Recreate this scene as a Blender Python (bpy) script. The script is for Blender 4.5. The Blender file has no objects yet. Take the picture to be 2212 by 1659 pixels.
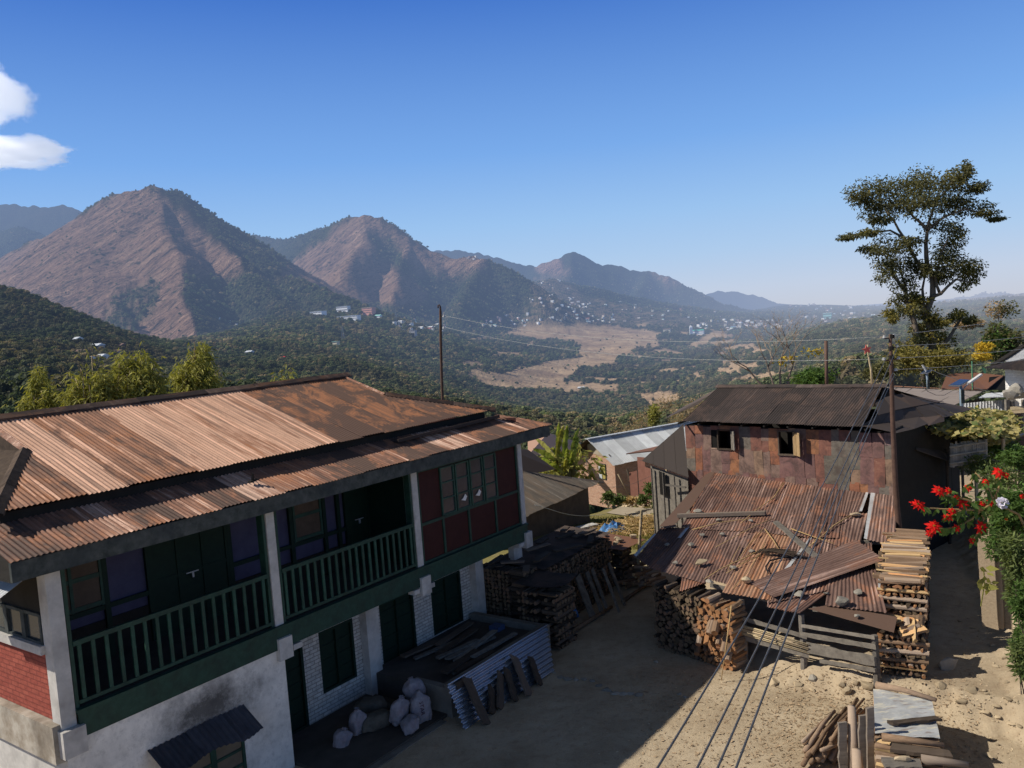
import bpy, bmesh, math, random
import numpy as np
from mathutils import Vector, Matrix
R = math.radians
random.seed(7)
sc = bpy.context.scene
C = sc.collection
# ------------------------------------------------------------------ camera
F_ = 1800.0; CX = 1106.0; CY = 829.5; CH = 8.6
PITCH = R(3.97); ROLL = math.atan(.0735)
fwd = Vector((0, math.cos(PITCH), -math.sin(PITCH)))
r0 = Vector((1, 0, 0)); u0 = r0.cross(fwd)
cright = r0 * math.cos(ROLL) - u0 * math.sin(ROLL)
cup = u0 * math.cos(ROLL) + r0 * math.sin(ROLL)
CAM = Vector((0, 0, CH))
def ray(x, y): return fwd + cright * ((x - CX) / F_) + cup * ((CY - y) / F_)
def atz(x, y, z):
    d = ray(x, y); return CAM + d * ((z - CH) / d.z)
def atY(x, y, Y):
    d = ray(x, y); return CAM + d * (Y / d.y)
def pj(P):
    v = Vector(P) - CAM; z = v.dot(fwd)
    return CX + F_ * v.dot(cright) / z, CY - F_ * v.dot(cup) / z
cam = bpy.data.cameras.new('camera'); camo = bpy.data.objects.new('camera', cam); C.objects.link(camo)
cam.sensor_width = 36; cam.lens = 36 * F_ / 2212; cam.clip_end = 120000; cam.clip_start = .05
M = Matrix.Identity(4)
for i in range(3):
    M[i][0] = cright[i]; M[i][1] = cup[i]; M[i][2] = -fwd[i]; M[i][3] = CAM[i]
camo.matrix_world = M
sc.camera = camo
# ------------------------------------------------------------------ light
SUN_EL = 40.0; SUN_AZ = 268.4   # azimuth clockwise from +Y
w = bpy.data.worlds.new('World'); sc.world = w; w.use_nodes = True
nt = w.node_tree; nt.nodes.clear()
sky = nt.nodes.new('ShaderNodeTexSky'); sky.sky_type = 'NISHITA'; sky.sun_disc = False
sky.sun_elevation = R(SUN_EL); sky.sun_rotation = R(SUN_AZ); sky.altitude = 1400; sky.air_density = 1.0; sky.dust_density = .35; sky.ozone_density = 3.2
bg = nt.nodes.new('ShaderNodeBackground'); bg.inputs[1].default_value = .09
out = nt.nodes.new('ShaderNodeOutputWorld')
tc = nt.nodes.new('ShaderNodeTexCoord'); sx = nt.nodes.new('ShaderNodeSeparateXYZ'); nt.links.new(tc.outputs['Generated'], sx.inputs[0])
rp = nt.nodes.new('ShaderNodeValToRGB'); hm = nt.nodes.new('ShaderNodeMapRange'); hm.inputs[1].default_value = -.25; hm.inputs[2].default_value = 1; nt.links.new(sx.outputs[2], hm.inputs[0]); nt.links.new(hm.outputs[0], rp.inputs[0]); cr_ = rp.color_ramp
SKY = [((q + .25) / 1.25, c_) for q, c_ in [(-.25, (.03, .028, .025)), (-.06, (.10, .11, .13)), (-.012, (.60, .63, .74)), (.025, (.58, .67, .85)), (.07, (.46, .65, .92)), (.12, (.36, .60, .95)), (.2, (.21, .45, .92)), (.36, (.062, .205, .68)), (.47, (.055, .12, .30)), (.6, (.070, .085, .115)), (1, (.064, .070, .082))]]
while len(cr_.elements) < len(SKY): cr_.elements.new(.5)
for e_, (p_, c_) in zip(cr_.elements, SKY): e_.position = p_; e_.color = (*c_, 1)
sc_ = nt.nodes.new('ShaderNodeVectorMath'); sc_.operation = 'SCALE'; sc_.inputs['Scale'].default_value = 10.5; nt.links.new(rp.outputs[0], sc_.inputs[0])
mxs = nt.nodes.new('ShaderNodeMix'); mxs.data_type = 'RGBA'; mxs.inputs[0].default_value = .9; nt.links.new(sky.outputs[0], mxs.inputs[6]); nt.links.new(sc_.outputs[0], mxs.inputs[7])
nt.links.new(mxs.outputs[2], bg.inputs[0]); nt.links.new(bg.outputs[0], out.inputs[0])
sl = bpy.data.lights.new('sun', 'SUN'); sl.energy = 5.0; sl.angle = R(.53); sl.color = (1, .93, .82)
so = bpy.data.objects.new('sun', sl); C.objects.link(so)
sd = Vector((math.sin(R(SUN_AZ)) * math.cos(R(SUN_EL)), math.cos(R(SUN_AZ)) * math.cos(R(SUN_EL)), math.sin(R(SUN_EL))))
so.rotation_euler = sd.to_track_quat('Z', 'Y').to_euler(); so.location = (0, 0, 60)
sc.view_settings.view_transform = 'Standard'; sc.view_settings.look = 'None'; sc.view_settings.exposure = 0
sc.cycles.max_bounces = 6; sc.cycles.diffuse_bounces = 3; sc.cycles.glossy_bounces = 2; sc.cycles.transparent_max_bounces = 8
sc.cycles.use_denoising = True; sc.cycles.volume_bounces = 2
# ------------------------------------------------------------------ objects
WL = {}     # world location of things
def tag(o, label=None, cat=None, group=None, kind=None):
    if label: o['label'] = label
    if cat: o['category'] = cat
    if group: o['group'] = group
    if kind: o['kind'] = kind
    return o
def thing(name, label, cat, loc=(0, 0, 0), group=None):
    o = bpy.data.objects.new(name, None); C.objects.link(o)
    o.location = loc; WL[o.name] = Vector(loc); o.empty_display_size = .1
    return tag(o, label, cat, group)
class MB:
    def __init__(s): s.v = []; s.f = []; s.uv = []; s.r = []; s.m = []; s.k = 0.0; s.mi = 0; s.tris = None
    def quad(s, a, b, c, d, uv=None):
        i = len(s.v); s.v += [tuple(a), tuple(b), tuple(c), tuple(d)]; s.f.append((i, i + 1, i + 2, i + 3)); s.r += [s.k] * 4; s.m.append(s.mi)
        s.uv += list(uv) if uv else [(0, 0), (1, 0), (1, 1), (0, 1)]
    def poly(s, pts, uv=None):
        i = len(s.v); s.v += [tuple(p) for p in pts]; s.f.append(tuple(range(i, i + len(pts)))); s.r += [s.k] * len(pts); s.m.append(s.mi)
        s.uv += list(uv) if uv else [(0, 0)] * len(pts)
    def prism(s, pts, off):
        """flat polygon pts extruded by the vector off"""
        off = Vector(off); a = [Vector(p) for p in pts]; b = [p + off for p in a]; n = len(a); i = len(s.v)
        s.v += [tuple(p) for p in a + b]; s.r += [s.k] * (2 * n); L = 0; us = []
        for j in range(n): us.append(L); L += (a[(j + 1) % n] - a[j]).length
        fs = [tuple(range(i + n - 1, i - 1, -1)), tuple(range(i + n, i + 2 * n))]
        s.f += fs; s.m += [s.mi] * 2
        s.uv += [(0, 0)] * n * 2
        for j in range(n):
            k = (j + 1) % n; s.f.append((i + j, i + k, i + n + k, i + n + j)); s.m.append(s.mi); s.uv += [(0, 0)] * 4
    def obox(s, c, ax, ay, az):
        """box centred at c with half-axis vectors"""
        c = Vector(c); ax = Vector(ax); ay = Vector(ay); az = Vector(az); i = len(s.v)
        for sx, sy, sz in ((-1,-1,-1),(1,-1,-1),(1,1,-1),(-1,1,-1),(-1,-1,1),(1,-1,1),(1,1,1),(-1,1,1)):
            s.v.append(tuple(c + ax * sx + ay * sy + az * sz))
        s.r += [s.k] * 8
        for f in ((0,3,2,1),(4,5,6,7),(0,1,5,4),(1,2,6,5),(2,3,7,6),(3,0,4,7)):
            s.f.append(tuple(i + j for j in f)); s.uv += [(0, 0), (1, 0), (1, 1), (0, 1)]; s.m.append(s.mi)
    def beam(s, p0, p1, wd, hg, upv=(0, 0, 1)):
        p0 = Vector(p0); p1 = Vector(p1); d = p1 - p0; l = d.length; d.normalize(); u = Vector(upv)
        if abs(d.dot(u)) > .98: u = Vector((1, 0, 0))
        sd_ = d.cross(u).normalized(); u = sd_.cross(d)
        s.obox((p0 + p1) / 2, d * l / 2, sd_ * wd / 2, u * hg / 2)
    def tube(s, pts, rad, n=8, cap=True, jit=0.0, rnd=random):
        pts = [Vector(p) for p in pts]; m = len(pts); i = len(s.v)
        if not hasattr(rad, '__len__'): rad = [rad] * m
        ref = None
        for j, p in enumerate(pts):
            d = (pts[min(j + 1, m - 1)] - pts[max(j - 1, 0)]).normalized()
            if ref is None:
                ref = d.orthogonal().normalized()
            else:
                ref = (ref - d * ref.dot(d))
                ref = ref.normalized() if ref.length > 1e-6 else d.orthogonal().normalized()
            q = d.cross(ref)
            for k in range(n):
                a = 2 * math.pi * k / n; rr = rad[j] * (1 + (rnd.uniform(-jit, jit) if jit else 0))
                s.v.append(tuple(p + (ref * math.cos(a) + q * math.sin(a)) * rr)); s.r.append(s.k)
        for j in range(m - 1):
            for k in range(n):
                a = i + j * n + k; b = i + j * n + (k + 1) % n
                s.f.append((a, b, b + n, a + n)); s.uv += [(0, 0), (1, 0), (1, 1), (0, 1)]; s.m.append(s.mi)
        if cap:
            s.f.append(tuple(i + k for k in range(n - 1, -1, -1))); s.uv += [(0, 0)] * n; s.m.append(s.mi if cap is True else cap)
            s.f.append(tuple(i + (m - 1) * n + k for k in range(n))); s.uv += [(0, 0)] * n; s.m.append(s.mi if cap is True else cap)
    def build(s, name, mat, parent=None, smooth=False, loc=None):
        base = Vector((0, 0, 0))
        if parent is not None: base = WL.get(parent.name, Vector((0, 0, 0)))
        elif loc is not None: base = Vector(loc)
        me = bpy.data.meshes.new(name)
        co = np.array(s.v, dtype=np.float32).reshape(-1, 3) - np.array(base, dtype=np.float32)
        me.from_pydata(co.tolist(), [], s.f)
        for mm in (mat if isinstance(mat, (list, tuple)) else [mat]): me.materials.append(mm)
        if len(s.uv) == len(me.loops):
            ul = me.uv_layers.new(name='UVMap'); ul.data.foreach_set('uv', np.array(s.uv, dtype=np.float32).ravel())
        at = me.attributes.new('rnd', 'FLOAT', 'POINT'); at.data.foreach_set('value', np.array(s.r, dtype=np.float32))
        if len(s.m) == len(me.polygons): me.polygons.foreach_set('material_index', np.array(s.m, dtype=np.int32))
        if smooth: me.polygons.foreach_set('use_smooth', np.ones(len(me.polygons), dtype=bool))
        me.update()
        o = bpy.data.objects.new(name, me); C.objects.link(o)
        if parent is not None: o.parent = parent; WL[o.name] = base
        else: o.location = base; WL[o.name] = base
        return o
def copy_tree(o, parent=None):
    c = o.copy(); C.objects.link(c)
    if parent is not None: c.parent = parent
    for ch in list(o.children): copy_tree(ch, c)
    return c
# ------------------------------------------------------------------ node helpers
class NT:
    def __init__(s, name, disp=False):
        s.mat = bpy.data.materials.new(name); s.mat.use_nodes = True; s.t = s.mat.node_tree; s.t.nodes.clear()
        s.out = s.n('ShaderNodeOutputMaterial')
    def n(s, t, **kw):
        nd = s.t.nodes.new(t)
        for k, v in kw.items(): setattr(nd, k, v)
        return nd
    def l(s, a, b): s.t.links.new(a, b)
    def put(s, sock, v):
        if hasattr(v, 'is_output') or hasattr(v, 'links'): s.l(v, sock)
        else:
            if sock.type == 'RGBA' and len(v) == 3: v = (*v, 1)
            sock.default_value = v
    def pos(s, scale=(1, 1, 1), rot=(0, 0, 0), src='obj'):
        if src == 'world': o = s.n('ShaderNodeNewGeometry').outputs['Position']
        elif src == 'uv': o = s.n('ShaderNodeTexCoord').outputs['UV']
        else: o = s.n('ShaderNodeTexCoord').outputs['Object']
        m = s.n('ShaderNodeMapping'); m.inputs['Scale'].default_value = scale; m.inputs['Rotation'].default_value = rot
        s.l(o, m.inputs[0]); return m.outputs[0]
    def rpos(s, rot, scale):
        a = s.pos((1, 1, 1), rot, 'world'); m = s.n('ShaderNodeMapping'); m.inputs['Scale'].default_value = scale; s.l(a, m.inputs[0]); return m.outputs[0]
    def noise(s, vec, scale=1, detail=4, rough=.6, dist=0, out='Fac'):
        nd = s.n('ShaderNodeTexNoise'); s.l(vec, nd.inputs['Vector']); nd.inputs['Scale'].default_value = scale
        nd.inputs['Detail'].default_value = detail; nd.inputs['Roughness'].default_value = rough; nd.inputs['Distortion'].default_value = dist
        return nd.outputs[out]
    def vor(s, vec, scale=1, out='Distance', feature='F1'):
        nd = s.n('ShaderNodeTexVoronoi', feature=feature); s.l(vec, nd.inputs['Vector']); nd.inputs['Scale'].default_value = scale
        return nd.outputs[out]
    def ramp(s, fac, stops, interp='LINEAR'):
        nd = s.n('ShaderNodeValToRGB'); s.l(fac, nd.inputs[0]); cr = nd.color_ramp; cr.interpolation = interp
        while len(cr.elements) < len(stops): cr.elements.new(.5)
        for e, (p, c) in zip(cr.elements, stops):
            e.position = p; c = (c, c, c) if not hasattr(c, '__len__') else c; e.color = (*c, 1)
        return nd.outputs[0]
    def mix(s, fac, a, b, mode='MIX'):
        nd = s.n('ShaderNodeMix', data_type='RGBA', blend_type=mode); s.put(nd.inputs[0], fac); s.put(nd.inputs[6], a); s.put(nd.inputs[7], b)
        return nd.outputs[2]
    def math(s, op, a, b=0.0, c=0.0, clamp=False):
        nd = s.n('ShaderNodeMath', operation=op); nd.use_clamp = clamp; s.put(nd.inputs[0], a); s.put(nd.inputs[1], b); s.put(nd.inputs[2], c); return nd.outputs[0]
    def attr(s, name, out='Fac'):
        nd = s.n('ShaderNodeAttribute', attribute_name=name); return nd.outputs[out]
    def sep(s, vec):
        nd = s.n('ShaderNodeSeparateXYZ'); s.l(vec, nd.inputs[0]); return nd.outputs
    def objrnd(s): return s.n('ShaderNodeObjectInfo').outputs['Random']
    def bump(s, h, strength=.3, dist=.02, nrm=None):
        nd = s.n('ShaderNodeBump'); nd.inputs['Strength'].default_value = strength; nd.inputs['Distance'].default_value = dist
        s.l(h, nd.inputs['Height']); 
        if nrm is not None: s.l(nrm, nd.inputs['Normal'])
        return nd.outputs[0]
    def bsdf(s, col, rough=.85, metal=0, nrm=None, spec=.3, trans=0):
        nd = s.n('ShaderNodeBsdfPrincipled'); s.put(nd.inputs['Base Color'], col); s.put(nd.inputs['Roughness'], rough)
        s.put(nd.inputs['Metallic'], metal); nd.inputs['Specular IOR Level'].default_value = spec
        if nrm is not None: s.l(nrm, nd.inputs['Normal'])
        return nd.outputs[0]
    def done(s, sh): s.l(sh, s.out.inputs[0]); return s.mat
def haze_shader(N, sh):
    """haze painted on as a glow mixed into far surfaces: grows with distance from the village, thicker towards the plains on the right"""
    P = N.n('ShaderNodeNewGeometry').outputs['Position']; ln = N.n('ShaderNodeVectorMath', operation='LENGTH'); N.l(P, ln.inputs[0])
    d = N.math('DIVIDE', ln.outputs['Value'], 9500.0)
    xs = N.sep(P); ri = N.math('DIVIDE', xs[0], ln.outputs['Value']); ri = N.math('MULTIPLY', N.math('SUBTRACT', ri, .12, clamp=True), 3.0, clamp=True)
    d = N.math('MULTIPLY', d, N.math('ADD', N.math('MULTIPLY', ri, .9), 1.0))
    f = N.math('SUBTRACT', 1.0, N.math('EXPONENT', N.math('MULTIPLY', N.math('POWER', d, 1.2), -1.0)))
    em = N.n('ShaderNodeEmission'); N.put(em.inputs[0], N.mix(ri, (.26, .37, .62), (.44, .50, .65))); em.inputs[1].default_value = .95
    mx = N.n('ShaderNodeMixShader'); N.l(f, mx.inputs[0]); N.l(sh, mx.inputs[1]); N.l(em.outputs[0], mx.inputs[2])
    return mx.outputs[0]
# ------------------------------------------------------------------ numpy noise
_rs = np.random.RandomState(3); _perm = _rs.permutation(512); _perm = np.concatenate([_perm, _perm, _perm])
_g = _rs.rand(512) * 2 * np.pi; _gx = np.cos(_g); _gy = np.sin(_g)
def pnoise(x, y):
    xi = np.floor(x).astype(int); yi = np.floor(y).astype(int); xf = x - xi; yf = y - yi
    u = xf * xf * xf * (xf * (xf * 6 - 15) + 10); v = yf * yf * yf * (yf * (yf * 6 - 15) + 10)
    def g(ix, iy, dx, dy):
        h = _perm[(_perm[ix & 511] + iy) & 511] & 511; return _gx[h] * dx + _gy[h] * dy
    a = g(xi, yi, xf, yf); b = g(xi + 1, yi, xf - 1, yf); c = g(xi, yi + 1, xf, yf - 1); d = g(xi + 1, yi + 1, xf - 1, yf - 1)
    return (a + u * (b - a)) * (1 - v) + (c + u * (d - c)) * v
def fbm(x, y, o=5, g=.5, ridged=False):
    s = 0; a = 1; t = 0
    for i in range(o):
        n = pnoise(x + i * 17.3, y - i * 9.1); n = (1 - 2.2 * np.abs(n)) if ridged else n
        s = s + a * n; t += a; a *= g; x = x * 2.03; y = y * 2.03
    return s / t
# ------------------------------------------------------------------ terrain
def YH(x): return 705 - .0735 * (x - 1106)
# surface points (bearing/height read off the view, depth estimated): x, y, depth
base_pts = [(100,930,150),(0,860,300),(100,800,480),(40,740,760),(250,840,430),(250,780,780),(420,800,900),(420,870,330),
 (600,800,900),(600,745,1500),(560,705,2300),(700,690,2500),(850,705,2700),(850,770,1800),(750,790,1000),(650,840,560),(650,930,180),
 (900,860,700),(900,800,1500),(1000,770,2200),(1050,860,1450),(1100,800,2200),(1250,780,2700),(1250,722,4000),(1360,692,4700),(1110,712,4200),
 (1200,660,5100),(1190,612,5700),(1400,682,4800),(1500,700,4200),(1500,760,2900),(1600,720,3700),(1700,690,4500),(1850,672,5500),(1700,659,7500),(1900,664,7500),
 (1400,870,1350),(1550,800,1700),(1400,925,650),(1200,905,650),(1200,960,300),(1400,975,260),(1000,905,330),(1000,880,560),(1550,870,600),
 (1700,840,450),(1700,765,1300),(1850,740,1200),(1850,700,1800),(1900,830,230),(2010,705,1500),(2150,700,1900),(2150,665,2900),(2100,650,6500),
 (430,750,2500),(250,740,2600),(900,712,3200),(1000,715,3800),(2212,640,7000),(300,700,5200),(900,690,5500),(1500,690,6500)]
bw = []
for (x, y, Y) in base_pts:
    p = atY(x, y, Y); bw.append((math.atan2(p.x, p.y), math.log(math.hypot(p.x, p.y)), p.z))
for az, r, z in ((-60,60,-9),(-30,60,-9),(-10,60,-7.5),(5,62,-6),(14,64,-4.5),(20,66,-3.0),(28,66,-1.5),(36,66,.3),(45,66,.5),(-30,110,-20),(0,110,-18),(12,120,-14),(22,110,-10),(28,110,-7),(34,110,-4),(26,200,-24),(36,240,-24),(45,110,1),
                 (-60,500,10),(-60,3000,200),(60,500,-20),(60,3000,-60),(-60,20000,-250),(-25,20000,-250),(0,20000,-300),(25,20000,-300),(60,20000,-300),(-60,45000,-400),(0,45000,-400),(60,45000,-400),(25,11000,-220),(35,11000,-200),(5,11000,-150)):
    bw.append((R(az), math.log(r), z))
bw = np.array(bw)
bw[:, 0] *= 3.0
def tpsk(d2): return np.where(d2 > 1e-12, .5 * d2 * np.log(np.maximum(d2, 1e-12)), 0)
def tps_fit(P, zv, lam):
    n = len(P); K = tpsk(((P[:, None, :] - P[None]) ** 2).sum(-1)) + lam * np.eye(n)
    A = np.zeros((n + 3, n + 3)); A[:n, :n] = K; A[:n, n] = 1; A[:n, n + 1:] = P; A[n, :n] = 1; A[n + 1:, :n] = P.T
    return np.linalg.solve(A, np.concatenate([zv, np.zeros(3)]))
# fit elevation slope (z-CH)/r, which stays well scaled from near to far
rr_ = np.exp(bw[:, 1]); SW = tps_fit(bw[:, :2], (bw[:, 2] - CH) / rr_, .002)
def base_h(az, lr):
    out = np.zeros_like(az); P = bw[:, :2]; a = az.ravel() * 3.0; l = lr.ravel(); res = SW[-3] + SW[-2] * a + SW[-1] * l
    for i in range(len(P)): res = res + SW[i] * tpsk((a - P[i, 0]) ** 2 + (l - P[i, 1]) ** 2)
    return (res * np.exp(l) + CH).reshape(az.shape)
# mountains: crest lines (x, y, depth), fall-off slope
ridges = [
 ([(-330,700,5200),(-150,640,4900),(0,573,4500),(60,530,4300),(130,492,4150),(190,460,4050),(250,420,3900),(330,403,3800),(375,416,3780),(450,468,3700),(520,524,3550),(600,592,3300),(660,618,3100),(760,650,2900),(860,700,2700)], .80),
 ([(330,404,3800),(350,470,3500),(388,545,3200),(392,610,2950),(408,660,2780),(440,745,2500)], .92),
 ([(190,462,4050),(140,560,3500),(120,650,3100),(150,730,2800)], .95),
 ([(270,450,3850),(265,560,3400),(250,650,3000),(290,740,2600)], 1.05),
 ([(450,468,3700),(540,580,3200),(600,650,2900),(640,700,2600)], .9),
 ([(-200,480,8000),(0,433,7600),(60,441,7500),(130,438,7400),(185,455,7200),(240,520,6900),(400,600,6600)], .6),
 ([(-100,480,6500),(0,497,6200),(60,484,6100),(110,520,5900),(160,560,5600)], .7),
 ([(420,500,7000),(520,500,6400),(560,506,6200),(600,514,6000),(640,512,5700),(690,490,5300),(740,474,5050),(790,457,4900),(830,474,4850),(880,512,4800),(905,534,4750),(960,550,4700),(1040,556,4600),(1100,580,4500),(1150,604,4400),(1165,650,4200)], .85),
 ([(790,458,4900),(770,540,4400),(740,600,4000),(720,650,3700)], .95),
 ([(880,512,4800),(860,580,4300),(850,640,3900),(860,690,3500)], .95),
 ([(1040,556,4600),(1010,620,4200),(990,680,3800)], .95),
 ([(690,490,5300),(650,560,4800),(640,620,4400)], 1.0),
 ([(880,540,9000),(940,537,8600),(1000,534,8400),(1050,548,8200),(1110,562,8000),(1160,570,7800),(1200,552,7600),(1237,536,7400),(1290,561,7400),(1340,570,7300),(1400,581,7200),(1440,592,7000),(1480,616,6800),(1530,640,6600),(1620,668,6300)], .7),
 ([(1237,537,7400),(1230,590,6800),(1215,620,6300)], .8),
 ([(1400,581,7200),(1380,630,6500)], .8),
 ([(1480,640,10500),(1530,627,10200),(1580,621,10000),(1620,630,9800),(1660,641,9600),(1700,655,9400),(1760,664,9000)], .5),
 ([(1960,668,9500),(2010,655,9300),(2060,640,9200),(2110,630,9200),(2160,627,9200),(2230,632,9000),(2300,640,9000)], .35),
 ([(1930,690,3800),(2010,672,3900),(2080,664,3900),(2150,655,3900),(2250,650,3800)], .35),
 ([(-250,580,1300),(-100,612,1150),(0,640,1050),(60,674,980),(100,706,930),(140,738,880),(190,768,840)], .55),
 ([(560,712,2500),(640,700,2550),(720,690,2600),(800,697,2650),(870,712,2700)], .5),
 ([(1160,615,5500),(1200,603,5700),(1260,640,5300),(1330,655,5100),(1420,668,4900)], .35),
]
RL = []
for pts, sl_ in ridges:
    RL.append((np.array([tuple(atY(p[0], p[1] + (9 if p[2] > 2600 else 0), p[2])) for p in pts]), sl_))
def ridge_h(X, Y, pts, sl_):
    best = np.full(X.shape, -1e9); L = 0
    for a, b in zip(pts[:-1], pts[1:]):
        d = b[:2] - a[:2]; l2 = (d ** 2).sum(); t = np.clip(((X - a[0]) * d[0] + (Y - a[1]) * d[1]) / l2, 0, 1)
        dx = X - a[0] - t * d[0]; dy = Y - a[1] - t * d[1]; ds = np.sqrt(dx * dx + dy * dy)
        z = a[2] + t * (b[2] - a[2]); h = z - sl_ * (np.sqrt(ds * ds + 20 ** 2) - 20) * (1 - np.clip(ds / 6000, 0, .5))
        best = np.maximum(best, h)
    return best
def terrain_h(az, lr):
    r = np.exp(lr); X = r * np.sin(az); Y = r * np.cos(az); b = base_h(az, lr)
    b = b + fbm(X / 260, Y / 260, 4) * np.clip((r - 60) * .02, 0, 26)
    m = np.full(X.shape, -1e9)
    wx = X + 60 * fbm(X / 400 + 5, Y / 400, 3) * np.clip((r - 800) / 1500, 0, 1); wy = Y + 60 * fbm(X / 400, Y / 400 + 9, 3) * np.clip((r - 800) / 1500, 0, 1)
    for pts, sl_ in RL:
        m = np.maximum(m, ridge_h(wx, wy, pts, sl_))
    k = 14 + r * .004
    h = np.maximum(b, m) + k * np.log1p(np.exp(-np.abs(b - m) / k))
    mf = 1 / (1 + np.exp(-(m - b) / 40))
    h = h + mf * (fbm(X / 330, Y / 330, 5, .55, True) - .25) * 46 * np.clip(r / 3500, .1, 1)
    h = h + mf * fbm(X / 60, Y / 60, 3) * 10 * np.clip(r / 3500, 0, 1)
    return h, mf
az1 = np.concatenate([np.linspace(-62, -37, 50, endpoint=False), np.linspace(-37, 37, 760, endpoint=False), np.linspace(37, 62, 50)]) * np.pi / 180
lr1 = np.concatenate([np.linspace(math.log(58), math.log(12000), 560, endpoint=False), np.linspace(math.log(12000), math.log(60000), 40)])
NA, NR = len(az1), len(lr1)
AZ, LR = np.meshgrid(az1, lr1)          # rows: radius
HH, MF = terrain_h(AZ, LR)
RR = np.exp(LR); TX = RR * np.sin(AZ); TY = RR * np.cos(AZ)
_v = np.stack([TX, TY, HH - CH], -1); _f = _v @ np.array(fwd)
PX = CX + F_ * (_v @ np.array(cright)) / _f; PY = CY - F_ * (_v @ np.array(cup)) / _f
DEP = TY
def inpoly(px, py, poly):
    c = np.zeros(px.shape, bool); n = len(poly)
    for i in range(n):
        x1, y1 = poly[i]; x2, y2 = poly[(i + 1) % n]
        cond = ((y1 > py) != (y2 > py)); xx = (x2 - x1) * (py - y1) / ((y2 - y1) if y2 != y1 else 1e-9) + x1
        c ^= cond & (px < xx)
    return c
wpx = PX + 16 * fbm(PX / 40, PY / 30, 4) * 2; wpy = PY + 9 * fbm(PX / 40 + 7, PY / 30, 4) * 2
def reg(poly, d0, d1): return inpoly(wpx, wpy, poly) & (DEP > d0) & (DEP < d1)
brown = reg([(-200,760),(-200,600),(0,560),(110,490),(190,455),(300,402),(345,410),(400,450),(470,520),(540,580),(480,600),(400,590),(398,640),(430,720),(440,760),(330,765),(220,740),(120,690),(60,650),(0,640)], 2200, 5300)
brown |= reg([(600,600),(640,560),(700,520),(740,480),(790,455),(860,500),(905,530),(950,548),(1040,552),(1060,575),(1000,590),(920,590),(880,600),(930,640),(900,662),(850,660),(760,650),(690,620),(640,600)], 3000, 5600)
brown |= reg([(1150,575),(1200,556),(1230,590),(1200,600)], 5500, 9000)
brown |= reg([(1400,580),(1450,592),(1480,620),(1440,612)], 5500, 9000)
green_in = reg([(250,640),(330,600),(350,640),(320,690),(250,740),(190,730)], 2200, 5000) & (fbm(PX / 12, PY / 12, 3) > -.1)
green_in |= reg([(790,500),(850,520),(900,590),(880,600),(820,560)], 3000, 5600)
brown &= ~green_in
field = reg([(1010,798),(1080,805),(1180,780),(1260,770),(1245,742),(1080,722),(1110,700),(1260,700),(1330,705),(1430,720),(1420,745),(1330,772),(1330,790),(1250,800),(1230,825),(1330,830),(1340,850),(1170,845),(1080,842),(1010,815)], 1000, 5200)
field |= reg([(1380,850),(1470,845),(1480,872),(1400,880)], 500, 2500)
field |= reg([(1560,755),(1620,735),(1640,748),(1580,768)], 600, 4500) | reg([(1545,795),(1640,780),(1650,800),(1560,810)], 600, 3000) | reg([(1490,742),(1560,715),(1580,722),(1510,752)], 1000, 4500)
field |= reg([(1560,815),(1680,805),(1690,822),(1570,830)], 400, 2500)
pf = fbm(PX / 70, PY / 11, 4)
field |= reg([(1330,700),(1500,712),(1720,735),(1740,830),(1560,850),(1420,890),(1330,860),(1240,830),(1330,780)], 500, 5000) & (pf > .10)
field |= reg([(950,760),(1110,700),(1000,690),(1150,690),(1460,690),(1480,720),(1250,740),(1060,815),(990,810)], 1500, 5200) & (pf > .16)
field |= reg([(560,745),(880,740),(930,790),(620,800)], 600, 3000) & (pf > .30)
dark = reg([(325,400),(380,410),(480,490),(560,550),(650,620),(600,610),(540,585),(470,525),(400,462),(345,415)], 2500, 4500)  # shaded right flank of the first mountain, painted as dark land colour
town = reg([(1150,600),(1230,600),(1260,640),(1400,668),(1500,690),(1700,690),(1850,672),(1900,690),(1700,708),(1500,706),(1330,700),(1100,705),(1060,690),(1150,670)], 3000, 9000)
hv = fbm(TX / 90, TY / 90, 4)
# level terraces of the fields
def sm(a, it=1):
    a = a.astype(np.float32)
    for _ in range(it):
        a[1:-1, 1:-1] = (a[1:-1, 1:-1] * 2 + a[:-2, 1:-1] + a[2:, 1:-1] + a[1:-1, :-2] + a[1:-1, 2:]) / 6
    return a
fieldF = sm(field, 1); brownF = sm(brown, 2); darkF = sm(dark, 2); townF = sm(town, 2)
HH = HH - 0 * hv
HH[:, :] = np.where(field, np.round(HH / 3.0 + .25 * fbm(TX / 120, TY / 120, 2)) * 3.0 * .5 + HH * .5, HH)
me = bpy.data.meshes.new('hills')
co = np.stack([TX, TY, HH], -1).reshape(-1, 3).astype(np.float32)
idx = np.arange(NA * NR).reshape(NR, NA)
fq = np.stack([idx[:-1, :-1], idx[:-1, 1:], idx[1:, 1:], idx[1:, :-1]], -1).reshape(-1, 4)
me.vertices.add(len(co)); me.vertices.foreach_set('co', co.ravel())
me.loops.add(fq.size); me.loops.foreach_set('vertex_index', fq.ravel().astype(np.int32))
me.polygons.add(len(fq)); me.polygons.foreach_set('loop_start', (np.arange(len(fq)) * 4).astype(np.int32)); me.polygons.foreach_set('loop_total', np.full(len(fq), 4, np.int32))
me.polygons.foreach_set('use_smooth', np.ones(len(fq), bool))
me.update(calc_edges=True)
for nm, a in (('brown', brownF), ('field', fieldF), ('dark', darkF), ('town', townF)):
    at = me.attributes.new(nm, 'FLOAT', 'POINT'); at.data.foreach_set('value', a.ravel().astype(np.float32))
hills = bpy.data.objects.new('hills', me); C.objects.link(hills); hills['kind'] = 'structure'
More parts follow.
